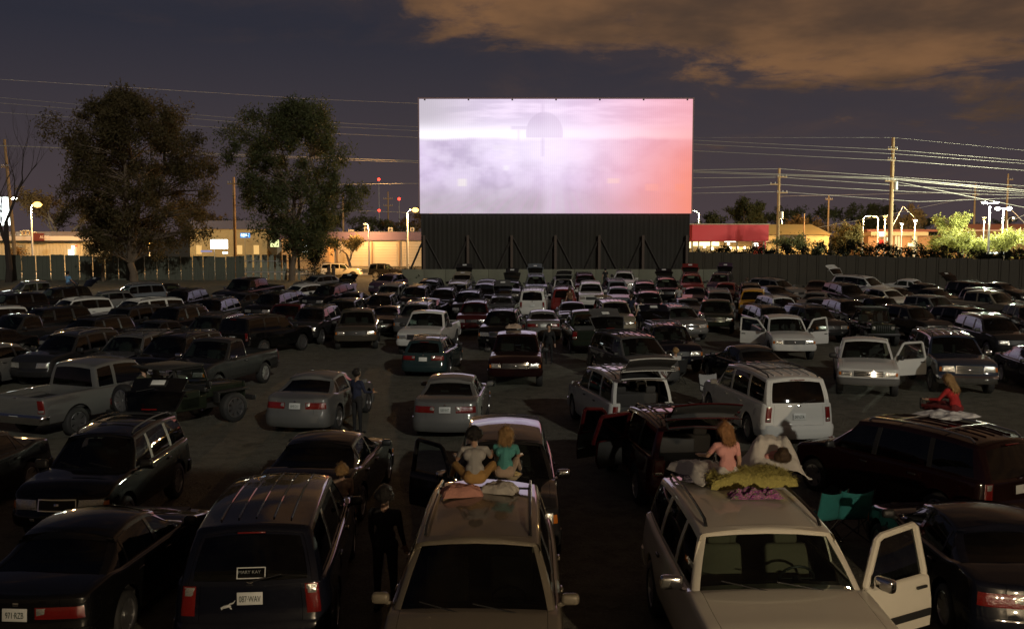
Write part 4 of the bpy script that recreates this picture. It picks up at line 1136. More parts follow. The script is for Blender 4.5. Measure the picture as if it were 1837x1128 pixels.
    def under(m):
        m.box((0, 0, sp['zr']+0.10), (sp['W']*0.55, sp['L']*0.9, 0.16))
        m.box((0, (sp['yf']+sp['yr'])/2, sp['zr']+0.09), (sp['W']*0.86, sp['yf']-sp['yr']-2.5*sp['rw'], 0.12))
        for yw in (sp['yf'], sp['yr']): m.box((0, yw, sp['rw']+0.32), (sp['W']*0.62, sp['rw']*2.3, 0.5))
    P('underbody', under, None, False)
    yc0, yc1 = sp['back']+0.15, sp['cowl']-0.3
    def trimf(m):
        m.box((0, (yc0+yc1)/2, fl+0.16), (sp['W']*0.84, yc1-yc0, 0.05))
        m.box((0, sp['cowl']-0.45, (fl+c.ztop(sp['cowl']))/2), (sp['W']*0.84, 0.06, c.ztop(sp['cowl'])-fl-0.12))
    P('cabin_floor', trimf, None, False)
    def dash(m):
        m.rbox((0, sp['cowl']-0.36, c.ztop(sp['cowl'])-0.16), (sp['W']*0.80, 0.50, 0.26), 0.09, 3)
    P('dashboard', dash, None)
    def steer(m):
        cy, cz = sp['cowl']-0.74, c.ztop(sp['cowl'])-0.07; rot = Matrix.Rotation(R(66), 3, 'X'); pts = []
        for k in range(17):
            a = 2*math.pi*k/16; q = rot @ Vector((0.19*math.cos(a), 0.19*math.sin(a), 0)); pts.append((q.x-0.36, q.y+cy, q.z+cz))
        m.tube(pts, 0.016, 6, cap=False); m.tube([(-0.36, cy, cz), (-0.36, cy+0.3, cz-0.12)], 0.05, 8)
        for a in (0, math.pi): q = rot @ Vector((0.19*math.cos(a), 0.19*math.sin(a), 0)); m.tube([(-0.36, cy, cz), (q.x-0.36, q.y+cy, q.z+cz)], 0.014, 5)
    P('steering_wheel', steer, None)
    D['seat'] = CARLIB.setdefault('seat1', seat_mesh(0.5)); D['bench'] = CARLIB.setdefault('seat2', seat_mesh(1.25))
    D['floor_z'] = fl+0.18; D['seat_k'] = min(1.0, (sp['H']-0.30-fl-0.18)/0.93)
    if kind == 'pickup':
        zt = sp['belt']; b0, b1 = -hl+0.09, sp['back']-0.04; xw = c.plan(b0)*0.958-0.16
        def bed(m):
            zf = sp['zr']+0.22
            m.add([(-xw,b0,zf),(xw,b0,zf),(xw,b1,zf),(-xw,b1,zf),(-xw,b0,zt),(xw,b0,zt),(xw,b1,zt+0.02),(-xw,b1,zt+0.02)], [(0,1,2,3),(0,3,7,4),(1,5,6,2),(2,6,7,3),(0,4,5,1)])
            for k in range(7): m.box((-xw*0.8+k*xw*1.6/6, (b0+b1)/2, zf+0.012), (0.07, b1-b0-0.04, 0.02))
            for sx in (-1, 1): m.rbox((sx*xw*0.92, sp['yr'], zf+0.16), (0.26, 0.85, 0.34), 0.08, 2)
        P('bed_liner', bed, None)
        D['bed'] = (xw, b0, b1, sp['zr']+0.22)
    CARLIB[typ] = D
    return D
PAINT = {
 'black': paint('black', (0.004,0.004,0.0045)), 'navy': paint('navy', (0.004,0.005,0.011)), 'white': paint('white', (0.58,0.58,0.55), 0, 0.45), 'cream': paint('cream', (0.60,0.56,0.46), 0, 0.45),
 'silver': paint('silver', (0.135,0.135,0.13), 0.45, 0.42), 'grey': paint('grey', (0.07,0.07,0.07), 0.4, 0.42), 'charcoal': paint('charcoal', (0.018,0.018,0.019), 0.3, 0.42), 'gold': paint('gold', (0.17,0.145,0.105), 0.45, 0.42),
 'brown': paint('brown', (0.050,0.044,0.034), 0.35, 0.42), 'maroon': paint('maroon', (0.050,0.005,0.006), 0.1), 'red': paint('red', (0.15,0.012,0.010), 0.0), 'teal': paint('teal', (0.018,0.034,0.036), 0.3), 'green': paint('green', (0.014,0.019,0.012), 0.2),
 'blue': paint('blue', (0.024,0.032,0.052), 0.25), 'bluegrey': paint('bluegrey', (0.12,0.14,0.16), 0.4), 'yellow': paint('yellow', (0.55,0.27,0.02)), 'darkred': paint('darkred', (0.011,0.0022,0.0022), 0.1), 'tan': paint('tan', (0.24,0.21,0.15), 0.2), 'plum': paint('plum', (0.05,0.03,0.05), 0.3), 'yellowpale': paint('yellowpale', (0.72,0.52,0.18)),
}
NCAR = 0
def put_part(name, me, mats, parent):
    o = bpy.data.objects.new(name, me); COL.objects.link(o); o.parent = parent
    mats = mats if isinstance(mats, (list, tuple)) else [mats]
    while len(me.materials) < max(len(mats), (max((p.material_index for p in me.polygons), default=0)+1) if len(me.polygons) < 4000 and not len(me.materials) else 0): me.materials.append(None)
    for i, m in enumerate(mats):
        if i < len(o.material_slots):
            o.material_slots[i].link = 'OBJECT'; o.material_slots[i].material = m
    return o
def hinge(o, pivot, axis, ang):
    M = Matrix.Translation(pivot) @ Matrix.Rotation(ang, 4, axis) @ Matrix.Translation(-Vector(pivot))
    o.matrix_local = M
def car(name, cat, typ, px, py, head, col, label, group=None, doors=(), gate=0.0, lod=1, scale=(1,1,1), two=None, chrome=None, dark=True, seat=None, wheel=None, anchor=None, rails=None, plate=None, moulding=False, rack=False, ribs=None, mirror=None, steer=True, front_plate=False, ground=None, badge=True):
    """px,py = pixel of the middle of the roof. gate = opening angle in degrees, doors = ((index, side, angle), ...)"""
    global NCAR; NCAR += 1
    if scale == (1,1,1) and NCAR > 12:
        q_ = random.Random(NCAR*31); scale = (q_.uniform(0.96,1.03), q_.uniform(0.94,1.04), q_.uniform(0.95,1.04))
    D = car_lib(typ); sp = D['spec']; c = D['car']; ME = D['me']; kind = sp['kind']
    rz = R(head); yc = (sp['rf']+sp['rr'])/2*scale[1]; Hh = sp['H']*scale[2]
    p = at_h(px, py, Hh) if anchor is None else Vector((anchor[0], anchor[1], 0))
    fwd = Vector((-math.sin(rz), math.cos(rz), 0))
    loc = p-fwd*yc if anchor is None else p
    loc.z = gz(loc.y) if ground is None else ground
    root = empty(name, loc, rz); root.scale = scale; tag(root, label, cat, group)
    pitch = math.atan((gz(loc.y+1)-gz(loc.y-1))/2)
    if abs(pitch) > 0.004: root.rotation_euler = (Matrix.Rotation(pitch, 3, 'X') @ Matrix.Rotation(rz, 3, 'Z')).to_euler()
    PT = PAINT[col]; wst = wheel if wheel is not None else NCAR % 4
    chrome = chrome if chrome is not None else (kind == 'pickup')
    seatm = SEATT if seat == 'tan' else SEATM
    A = lambda n, me, m, par=root: put_part(n, ME[me] if isinstance(me, str) else me, m, par)
    A('body', 'body', PT); A('cabin', 'cabin', PT)
    A('hood', 'hood', PT)
    for _k in ME:
        if _k.startswith('pillar'): A('pillar_trim', _k, BLACKP)
    ws = A('windshield', 'windshield', GLASS)
    if lod >= 1:
        for q_ in '01': A('wiper', 'wiper'+q_, BLACKP, ws)
    dmap = {(d[0], d[1]): d[2] for d in doors}
    wq = list(range(len(sp['wins'])))
    nd = len(sp['doors'])
    for n_ in range(nd):
        for sd_ in 'LR':
            do = A('door', 'door%d%s' % (n_, sd_), [PT, SEATM])
            if lod >= 1: A('handle', 'handle%d%s' % (n_, sd_), PT if NCAR % 2 else BLACKP, do)
            wi = len(sp['wins'])-nd+n_
            A('window', 'win%d%s' % (wi, sd_), GLASSD if (dark and sp['wins'][wi][4]) else GLASS, do)
            if n_ == nd-1 and lod >= 0:
                mi = A('mirror', 'mirror'+sd_, PT if col in ('white','gold','silver','cream') and kind != 'pickup' else BLACKP, do)
                if (chrome and lod >= 1) or mirror == 'chrome': mi.material_slots[0].material = CHROME
            if (n_, sd_) in dmap:
                a, b = sp['doors'][n_]; sx = 1 if sd_ == 'R' else -1
                wv = [q for q in c.pv['win%d%s' % (wi, sd_)]]
                mm = MB()                      # window frame round the open door's glass
                ymin, ymax = min(q.y for q in wv), max(q.y for q in wv); zmin, zmax = min(q.z for q in wv), max(q.z for q in wv)
                top = [q for q in wv if q.z > zmax-0.02]; bot = [q for q in wv if q.z < zmin+0.04]
                bl, br = min(bot, key=lambda q: q.y), max(bot, key=lambda q: q.y); tl_, tr_ = max(wv, key=lambda q: 3*q.z-q.y), max(wv, key=lambda q: 3*q.z+q.y)
                off = Vector((sx*0.012, 0, 0))
                mm.tube([bl+off+Vector((0,-0.03,-0.06)), bl+off+Vector((0,-0.03,0)), tl_+off+Vector((0,-0.02,0.0)), tl_+off+Vector((0,0.02,0.035)), tr_+off+Vector((0,-0.05,0.035)), tr_+off+Vector((0,0.02,-0.01)), br+off+Vector((0,0.05,0)), br+off+Vector((0,0.05,-0.06))], 0.042, 8)
                put_part('window_frame', mm.mesh('window_frame'), PT, do)
                piv = c.side(b, sp['belt']*0.7, sx)
                hinge(do, piv, 'Z', R(dmap[(n_, sd_)])*(-sx if False else (sx)))
    for wi in range(len(sp['wins'])-nd):
        for sd_ in 'LR': A('window', 'win%d%s' % (wi, sd_), GLASSD if (dark and sp['wins'][wi][4]) else GLASS)
    if kind == 'sedan':
        A('rear_window', 'rear_window', GLASS if not dark else GLASSD); gt = A('trunk_lid', 'gate', [PT, SEATM])
    elif kind == 'pickup':
        A('rear_window', 'rear_window', GLASSD if dark else GLASS); gt = A('tailgate', 'gate', [PT, BLACKP]); A('bed_liner', 'bed_liner', BLACKP if col in ('black','charcoal','green') else PT)
    else:
        gt = A('tailgate', 'gate', [PT, SEATM]); A('rear_window', 'rear_window', GLASSD if dark else GLASS, gt)
        if lod >= 1: A('wiper', 'rear_wiper', BLACKP, gt); A('brake_light', 'brake_light', REDL, gt)
    if kind != 'pickup':
        if lod >= 1: A('plate_recess', 'plate_recess', BLACKP if kind in ('suv',) else PT, gt)
        pl = A('license_plate', 'plate', PLATE, gt)
    else: pl = A('license_plate', 'plate', PLATE)
    if plate and kind != 'pickup':
        tm = text_mesh(plate, 0.105); tm.materials.append(INK); to = bpy.data.objects.new('lettering', tm); COL.objects.link(to); to.parent = gt
        x_, y_, z_, an = D['plate_at']; to.location = (x_, y_+0.0015, z_-0.008); to.rotation_euler = (math.pi/2-an, 0, 0); to.scale = (0.60, 1.0, 1)
    if badge and lod >= 1: A('badge', 'rear_badge', CHROME, gt)
    if gate:
        if kind == 'pickup': hinge(gt, Vector((0, -c.hl, sp['zr']+0.3)), 'X', R(gate))
        elif kind == 'sedan': hinge(gt, Vector((0, sp['back']+0.1, sp['top'][1][1])), 'X', -R(gate))
        else: hinge(gt, Vector((0, sp['rr']-0.02, sp['H']-0.09)), 'X', -R(gate))
    bm_ = CHROME if chrome else (BLACKP if two == 'black' else (PAINT[two] if two else PT))
    A('bumper', 'front_bumper', bm_); A('bumper', 'rear_bumper', bm_)
    for sd_ in 'LR':
        hd = A('headlight', 'headlight'+sd_, LENS)
        if lod >= 1: A('indicator', 'indicator'+sd_, AMBL, hd)
        t_ = A('tail_light', 'tail_light'+sd_, REDL)
        if lod >= 1: A('reverse_lens', 'reverse_lens'+sd_, LENS, t_)
    gr = A('grille', 'grille', BLACKP); [A('grille_bar', 'grille_bar%d' % q_, CHROME if chrome or NCAR % 3 == 0 else BLACKP, gr) for q_ in range(D['nbar'] if lod >= 1 else 0)]
    if lod >= 1:
        A('grille_surround', 'grille_surround', CHROME if chrome or NCAR % 2 else PT, gr); A('badge', 'badge', CHROME, gr)
        if kind != 'pickup':
            for q_ in 'LR': A('fog_lamp', 'fog_lamp'+q_, LENS)
    if front_plate: A('license_plate', 'front_plate', PLATE)
    use_rails = sp.get('rails') if rails is None else rails
    if use_rails and sp.get('rails'):
        rm = BLACKP if (col in ('white','cream','black','maroon','red') or NCAR % 2) else ALLOY
        for sd_ in 'LR': A('roof_rail', 'roof_rail'+sd_, rm)
        for q_ in ('01' if rails != 'one' else '0'): A('cross_bar', 'cross_bar'+q_, rm)
    if (ribs if ribs is not None else (lod >= 1 and kind in ('minivan', 'suv'))): [A('roof_rib', 'roof_rib%d' % q_, PT) for q_ in range(5)]
    if moulding:
        for sd_ in 'LR': A('side_moulding', 'side_moulding'+sd_, BLACKP)
    ty, rim, dk = wheel_meshes(sp['rw'], wst)
    tw = c.hw-0.125
    for yw in (sp['yf'], sp['yr']):
        for sx in (-1, 1):
            w = put_part('wheel', ty, RUBBER, root); w.location = (sx*tw, yw, sp['rw']); w.rotation_euler = (0, 0, math.pi if sx < 0 else 0)
            r_ = put_part('rim', rim, ALLOY if NCAR % 4 else STEEL, w)
            if lod >= 1: put_part('wheel_shade', dk, BLACKP, w)
    A('underbody', 'underbody', BLACKP); A('cabin_floor', 'cabin_floor', SEATM); A('dashboard', 'dashboard', BLACKP if seat != 'tan' else SEATM)
    if lod >= 1 or doors or gate:
        ysd = lerp(sp['wins'][-1][0], sp['wins'][-1][1], 0.22)
        for sx in (-1, 1):
            so = put_part('seat', D['seat'], seatm, root); so.location = (sx*0.38, ysd, D['floor_z']); so.scale = (1, 1, D['seat_k'])
        if len(sp['wins']) > 1 and kind != 'pickup' or typ in ('pickup_crew', 'pickup_tall'):
            so = put_part('rear_seat', D['bench'], seatm, root); so.location = (0, ysd-(0.80 if kind == 'sedan' else 0.88), D['floor_z']); so.scale = (1, 1, D['seat_k'])
        if kind == 'minivan': so = put_part('rear_seat', D['bench'], seatm, root); so.location = (0, ysd-1.7, D['floor_z'])
        if steer: A('steering_wheel', 'steering_wheel', BLACKP)
    if rack:
        mm = MB(); xr = sp['wt']*c.hw-0.06; y0, y1 = sp['rr']+0.1, sp['rf']-0.1; zz = sp['H']+0.12
        for z_ in (zz-0.07, zz):
            mm.tube([(-xr,y0,z_),(-xr,y1,z_),(xr,y1,z_),(xr,y0,z_),(-xr,y0,z_)], 0.018, 5)
        for k in range(5): yy = lerp(y0, y1, (k+0.5)/5); mm.tube([(-xr,yy,zz-0.07),(xr,yy,zz-0.07)], 0.013, 5)
        for x in (-xr, xr):
            for y in (y0, (y0+y1)/2, y1): mm.tube([(x,y,zz),(x,y,sp['H']-0.10)], 0.016, 5)
        mm.rbox((0, y1+0.02, zz+0.07), (xr*2.1, 0.07, 0.09), 0.02, 2)
        put_part('roof_rack', mm.mesh('roof_rack'), BLACKP, root)
    return root
# ============================================================ BACKGROUND
# ---- two big trees inside the lot, left of the screen
bigtree('eucalyptus_tree', 'tallest broad leafy tree rising in front of the left fence', (at(240,500,95).x, 95, gz(95)), [(2.4,3.4,-0.6),(4.8,6.2,0.8),(7.5,7.2,1.0),(10.5,7.4,1.0),(13.2,6.9,0.9),(15.6,5.6,0.2),(17.2,3.2,-0.4),(17.9,0.9,-0.6)], 11, L_EUC, nclump=260, nleaf=66000, rad=0.36, clump=0.43)
bigtree('eucalyptus_tree', 'slimmer ragged tree nearest the left side of the movie screen', (at(524,490,97).x, 97, gz(97)), [(3.2,2.2,0.5),(4.6,4.0,0.6),(7,5.2,0.8),(9,6.4,1.2),(11,5.4,0.0),(13.3,5.8,-0.8),(15.2,4.8,-0.3),(16.6,3.2,0.6),(17.3,0.9,0.9)], 23, leafmat('eucalyptus_leaf_green', (0.072,0.082,0.034)), nclump=185, nleaf=48000, rad=0.30, clump=0.41)
tree('eucalyptus_tree', 'thin leaning trunk growing beside the tallest leafy tree', (at(185,495,96).x, 96, gz(96)), 9.5, 31, L_EUC, nleaf=7000, trunk_f=0.4, rad=0.17, spread=0.55, up=0.5, nb=3, depth=4, lsize=0.17, bark=BARKP, droop=0.3, clump=0.5, lean=(-0.12,0))
tree('bare_tree', 'bare twiggy tree with no leaves at the far left edge', (at(14,480,94).x, 94, gz(94)), 17.2, 19, L_DARK, nleaf=0, trunk_f=0.33, rad=0.30, spread=0.5, up=0.5, nb=3, depth=5, bark=princ('dark_bark', (0.04,0.03,0.026), 0.9), lean=(0.30,0), wscale=1.0)
tree('shrub', 'dark bush at the open end of the left fence', (at(563,495,98).x, 98, gz(98)), 4.6, 8, L_HEDGE, nleaf=5200, trunk_f=0.2, rad=0.08, spread=0.7, up=0.5, nb=4, depth=3, lsize=0.12, clump=0.55, wscale=0.42, low=(40, 0.9, 0.3, 3.4), cat='shrub')
tree('shrub', 'low dark mound of bush at the left foot of the screen', (at(738,490,86).x, 86, gz(86)), 1.5, 9, L_HEDGE, nleaf=3600, trunk_f=0.2, rad=0.05, spread=0.9, up=0.2, nb=4, depth=3, lsize=0.10, clump=0.5, wscale=1.3, low=(30, 1.3, 0.1, 1.1), cat='shrub')
for k, (x, w, lab) in enumerate(((1105, 2.3, 'wide low green weeds growing against the base of the screen'), (918, 0.9, 'small weedy tuft left of centre below the screen'), (1010, 0.9, 'small weedy tuft near the middle post below the screen'))):
    q = at(x, 480, 86.6); P_ = []; g_ = np.random.default_rng(40+k)
    for _ in range(60): P_.append((g_.uniform(-w, w), g_.uniform(-0.4, 0.4), g_.uniform(0.1, 1.15), 0.5))
    root = empty('weeds', (q.x, 86.6, gz(86.6)+0.15)); tag(root, lab, 'plant'); link('foliage', quadmesh('foliage', leafcloud(P_, 900, 0.3, 0.11, 40+k)), L_OLIVE, root)
# ivy hedge behind the right fence
P_ = []; g_ = np.random.default_rng(77)
for _ in range(900):
    f0 = g_.uniform(0.02, 1.0); x = lerp0 = ra.x+dirx*f0; y = FR_Y0+diry*f0+0.9
    px_ = CX+F_PX*x/y
    topy = np.interp(px_, [1240,1370,1385,1440,1470,1540,1640,1700,1760,1800,1840,2000], [449,447,446,441,443,438,441,449,455,455,446,445])+4*math.sin(px_*0.11)+3*math.sin(px_*0.37)
    zt = at(px_, topy, y).z; zb = at(px_, 462, y).z
    P_.append((x, y+g_.uniform(-0.3, 0.5), g_.uniform(zb-0.6, zt), 0.45))
o = link('hedge', quadmesh('hedge', leafcloud(P_, 22000, 0.32, 0.13, 78)), L_HEDGE); tag(o, 'long dark ivy hedge showing above the brown fence', 'hedge')

# ---- buildings beyond the street
def slab(name, x0p, x1p, y0p, y1p, Y, depth, mat, parent, d0=0.0, r=0.0):
    a = at(x0p, y0p, Y); b = at(x1p, y1p, Y); zb, zt = min(a.z, b.z), max(a.z, b.z)
    P0 = parent.location if parent else Vector((0,0,0)); mm = MB(); mm.box(((a.x+b.x)/2-P0.x, Y+depth/2+d0-P0.y, (zb+zt)/2-P0.z), (abs(b.x-a.x), depth, zt-zb))
    return obj(name, mm, mat, parent, smooth=False)
def bld(name, label, xc, Y, cat='building'):
    e = empty(name, (at(xc, 450, Y).x, Y, gz(Y))); tag(e, label, cat); return e
def gpx(Y): return 425+ (HC-gz(Y))*F_PX/Y      # pixel row of the ground at depth Y (approx.)
STUC = princ('stucco_beige', (0.42,0.36,0.26), 0.9, var=0.2, vscale=0.5, bump=0.2); PURP = princ('fascia_purple', (0.13,0.09,0.13), 0.8, var=0.2, vscale=0.6); DKROOF = princ('dark_roof', (0.05,0.05,0.06), 0.8, var=0.2)
def lit(name, col, s): return emitmat(name, col, s)
# long beige warehouse with purple fascia, left of the screen
Yb = 172
b = bld('warehouse', 'long beige warehouse with a purple fascia lit orange left of the screen', 650, Yb)
slab('wall', 470, 800, 431.5, gpx(Yb), Yb, 16, STUC, b)
slab('fascia', 470, 800, 416.5, 431.0, Yb, 15, PURP, b, d0=-0.5)
slab('roof', 470, 800, 415.3, 416.5, Yb, 15.5, DKROOF, b, d0=-0.4)
for xd in (605, 668, 717, 760):
    slab('pilaster', xd-1.5, xd+1.5, 432, gpx(Yb), Yb, 0.3, princ('trim_dark', (0.22,0.15,0.09), 0.9), b, d0=-0.25)
for (xa, xb) in ((673, 712), (722, 756), (617, 660)):
    a0 = slab('roller_door', xa, xb, 436, gpx(Yb)-0.5, Yb, 0.12, princ('door_beige', (0.5,0.43,0.31), 0.8), b, d0=-0.10)
    for k in range(7): slab('door_slat', xa+0.5, xb-0.5, 437.5+k*5.0, 438.1+k*5.0, Yb, 0.05, princ('door_slat', (0.36,0.30,0.2), 0.8), a0 if False else b, d0=-0.15)
for (xa, xb, yt) in ((625, 634, 412), (653, 663, 407), (696, 704, 408), (736, 743, 408)):
    u_ = slab('rooftop_unit', xa, xb, yt, 416.5, Yb+3, 1.0, princ('ac_metal', (0.42,0.38,0.30), 0.6), b)
    slab('fan_grille', xa+2, xb-2, yt+2, 414.5, Yb+3, 0.06, DKROOF, b, d0=-0.05)
slab('doorway', 590, 600, 440, gpx(Yb)-0.5, Yb, 0.1, DKROOF, b, d0=-0.06)
# shop block with lit signs behind the slimmer tree
Yb = 160
b = bld('shop_building', 'low shop with bright white signboards behind the slimmer tree', 545, Yb)
slab('wall', 505, 580, 428, gpx(Yb), Yb, 10, princ('stucco_orange', (0.45,0.28,0.13), 0.9, var=0.2, vscale=0.5), b); slab('parapet', 503, 582, 424, 428, Yb, 10.3, PURP, b, d0=-0.2)
o_ = slab('lit_sign', 540.5, 552, 437, 452, Yb, 0.3, lit('sign_white', (0.92,1.0,0.9), 3.5), b, d0=-0.5)
for k in range(6): slab('lit_letter', 555+k*3.8, 557.9+k*3.8, 438+(k%2), 444.5+(k%3), Yb, 0.2, lit('sign_white', (0.92,1.0,0.9), 3.5), b, d0=-0.4)
slab('lit_window', 486, 501, 430, 443, Yb+2, 0.2, lit('window_green', (0.75,0.8,0.35), 1.6), b, d0=-0.4)
# yellow-lit building with dark blue roof and big white sign
Yb = 165
b = bld('shop_building', 'yellowish shop with a dark blue roof behind the gap between the trees', 415, Yb)
slab('wall', 340, 480, 411, gpx(Yb), Yb, 12, princ('stucco_yellow', (0.30,0.24,0.12), 0.9, var=0.25, vscale=0.4), b)
slab('roof', 335, 484, 396, 411, Yb, 12.6, princ('roof_blue', (0.055,0.055,0.09), 0.7), b, d0=-0.4)
for xw in (352, 425, 455): slab('window', xw, xw+10, 440, 456, Yb, 0.1, lit('window_warm', (1.0,0.6,0.2), 0.9), b, d0=-0.06)
s_ = bld('signboard', 'blank glaring white box sign on posts left of the slimmer tree', 392, 150, 'sign')
slab('sign_box', 377.5, 407, 430, 446, 150, 0.5, lit('sign_glare', (1.0,0.97,0.78), 9.0), s_)
for xp in (384, 401): slab('post', xp-0.8, xp+0.8, 446, gpx(150), 150, 0.15, STEEL, s_, d0=0.15)
slab('lower_board', 360, 380, 449, 452.5, 150, 0.2, lit('board_lilac', (0.35,0.32,0.5), 0.8), s_); slab('lower_board', 399, 408, 452, 455, 150, 0.2, lit('sign_white', (0.92,1.0,0.9), 3.5), s_)
s_ = bld('signboard', 'small glowing blue sign reading RENT behind the trees', 440, 156, 'sign')
slab('sign_box', 431, 448, 418, 426.5, 156, 0.3, lit('sign_blue', (0.05,0.28,0.75), 1.3), s_)
tm = text_mesh('RENT', 0.62); tm.materials.append(lit('sign_letters', (0.7,0.92,1.0), 4.0)); to = bpy.data.objects.new('lettering', tm); COL.objects.link(to); to.parent = s_
q = at(439.5, 422.3, 155.9); to.location = (q.x-s_.location.x, q.y-s_.location.y, q.z-s_.location.z); to.rotation_euler = (math.pi/2,0,0); to.scale = (0.86,1,1)
slab('post', 439, 440.2, 426.5, gpx(156), 156, 0.2, STEEL, s_)
# auto shop at far left
Yb = 150
b = bld('auto_shop', 'low ribbed metal shop with a small dark red AUTO sign at far left', 70, Yb)
slab('wall', -60, 150, 434, gpx(Yb), Yb, 10, princ('metal_siding', (0.50,0.44,0.29), 0.7, var=0.1, vscale=0.5), b)
for k in range(34): slab('siding_rib', -57+k*6.1, -55.6+k*6.1, 435, gpx(Yb)-0.5, Yb, 0.1, princ('metal_rib', (0.42,0.36,0.22), 0.7), b, d0=-0.08)
slab('canopy', -60, 165, 423.5, 431.5, Yb, 2.5, princ('canopy_white', (0.55,0.50,0.45), 0.7), b, d0=-1.6); slab('roof', -60, 168, 415.5, 423.2, Yb, 9, princ('roof_dim', (0.12,0.10,0.10), 0.8), b, d0=-0.6)
slab('eave', -60, 150, 431.7, 434, Yb, 1.2, DKROOF, b, d0=-0.9)
slab('door', 18, 47, 439, gpx(Yb), Yb, 0.1, princ('door_grey', (0.25,0.25,0.2), 0.7), b, d0=-0.12)
o_ = slab('sign_panel', 69.5, 90, 418.5, 432, Yb, 0.2, princ('sign_red', (0.11,0.02,0.015), 0.6), b, d0=-2.0)
tm = text_mesh('AUTO', 0.62); tm.materials.append(princ('sign_cream', (0.7,0.6,0.5), 0.7)); to = bpy.data.objects.new('lettering', tm); COL.objects.link(to); to.parent = b
q = at(80, 425.5, Yb-2.05); to.location = (q.x-b.location.x, q.y-b.location.y, q.z-b.location.z); to.rotation_euler = (math.pi/2,0,0); to.scale = (0.85,1,1)
# looping neon script on the roof (unreadable flourish)
mm = MB(); pts = []
for k in range(46):
    t_ = k/45; q = at(36+32*t_+2.2*math.sin(t_*30), 418-3.2*math.cos(t_*30)-1.5*math.sin(t_*5), Yb-1.0); pts.append(q-b.location)
mm.tube(pts, 0.05, 5); pts = [at(36+k*2.2, 421.5+0.5*math.sin(k), Yb-1.0)-b.location for k in range(17)]; mm.tube(pts, 0.05, 5)
obj('roof_script', mm, princ('script_brass', (0.55,0.36,0.15), 0.5), b)
slab('lit_window', 124, 134, 448, 457.5, Yb, 0.1, lit('sign_white', (0.92,1.0,0.9), 3.5), b, d0=-0.3); slab('lit_window', 130, 134.5, 441, 446.5, Yb, 0.1, lit('sign_white', (0.92,1.0,0.9), 3.5), b, d0=-0.3); slab('red_lamp', 135, 139, 440.5, 442, Yb, 0.1, lit('red_small', (1,0.08,0.03), 2.0), b, d0=-0.3)
s_ = bld('signboard', 'tall glaring white sign cut by the left edge of the picture', 3, 128, 'sign')
slab('sign_box', -22, 15.5, 354, 404, 128, 0.6, lit('sign_daylight', (0.9,1.0,0.95), 6.0), s_); 
for xp in (-8, 8): slab('post', xp-1.2, xp+1.2, 404, gpx(128), 128, 0.2, STEEL, s_, d0=0.2)
# red-fronted diner right of the screen
Yb = 150
b = bld('diner', 'shop with a wide red fascia above brightly lit windows beside the screen', 1305, Yb)
slab('fascia', 1239, 1374.5, 403.5, 432.5, Yb, 12, princ('fascia_red', (0.42,0.035,0.045), 0.75, var=0.08, vscale=0.4), b, d0=-1.4)
slab('roof', 1232, 1378, 401.5, 403.2, Yb, 13, princ('roof_tan', (0.28,0.23,0.16), 0.8), b, d0=-1.2)
slab('back_wall', 1225, 1372, 432.6, gpx(Yb), Yb+7, 0.3, princ('inner_wall', (0.5,0.4,0.25), 0.9), b)
slab('side_wall', 1371.5, 1373, 432.6, gpx(Yb), Yb, 7, princ('fascia_red', (0.42,0.035,0.045)), b)
for xp in (1242, 1275, 1322, 1350, 1370): slab('mullion', xp-0.7, xp+0.7, 432.6, gpx(Yb), Yb, 0.2, princ('mullion', (0.25,0.2,0.14), 0.6), b)
slab('ceiling', 1240, 1371, 432.6, 433.2, Yb, 6.5, princ('ceiling_white', (0.7,0.66,0.55), 0.9), b)
slab('lit_ceiling', 1243, 1290, 434, 441, Yb+6.5, 0.1, lit('diner_glow', (1.0,0.78,0.36), 3.2), b); slab('lit_counter', 1290, 1352, 443, 452, Yb+6, 0.3, lit('counter_glow', (1.0,0.62,0.22), 1.5), b); slab('lit_ceiling', 1300, 1320, 432.8, 434.2, Yb+2, 0.1, lit('diner_tube', (1.0,0.95,0.7), 5), b)  # counter and back ceiling emit by themselves, standing in for room light
for (xp, yp) in ((1264,443),(1281,437),(1278,446),(1310,445),(1323,444.5),(1336,444.5),(1307,438)):
    mm = MB(); q = at(xp, yp, Yb+4)-b.location; mm.lathe([(0.02,0.22),(0.14,0.16),(0.20,0.0),(0.14,-0.14),(0.02,-0.18)], 10, 'z', q); obj('pendant_lamp', mm, lit('pendant', (1.0,0.86,0.5), 11), b)
slab('door_panel', 1352, 1360, 436, 442, Yb, 0.1, lit('diner_tube', (1.0,0.95,0.7), 5), b, d0=-0.2); slab('lit_window', 1236, 1239, 434, 445, Yb, 0.1, lit('diner_glow', (1.0,0.78,0.36), 3.2), b, d0=-0.2)
# tan hip-roofed building
Yb = 165
b = bld('tan_building', 'tan building with a broad hipped roof right of the red shop', 1430, Yb)
P0 = b.location; mm = MB(); A_ = [at(1376,404,Yb), at(1456,403,Yb+6), at(1490,419,Yb), at(1376,424,Yb-1)]
q = [at(1360,402.5,Yb+6)-P0, at(1455,402.5,Yb+6)-P0, at(1489,421,Yb-1)-P0, at(1360,421,Yb-1)-P0, at(1455,402.5,Yb+12)-P0, at(1496,421,Yb+14)-P0]
mm.add([tuple(x) for x in q], [(0,1,2,3),(1,4,5,2)]); obj('roof', mm, princ('roof_ochre', (0.42,0.31,0.11), 0.85, var=0.15, vscale=0.6), b, smooth=False)
slab('wall', 1362, 1486, 421.2, gpx(Yb), Yb, 10, princ('wall_tan', (0.48,0.38,0.17), 0.9, var=0.15, vscale=0.4), b); slab('dark_window', 1393, 1446, 421.5, 434, Yb, 0.1, DKROOF, b, d0=-0.08); slab('canopy', 1370, 1400, 432.6, 433.8, Yb, 1.5, princ('canopy_white', (0.55,0.5,0.45)), b, d0=-1.5)
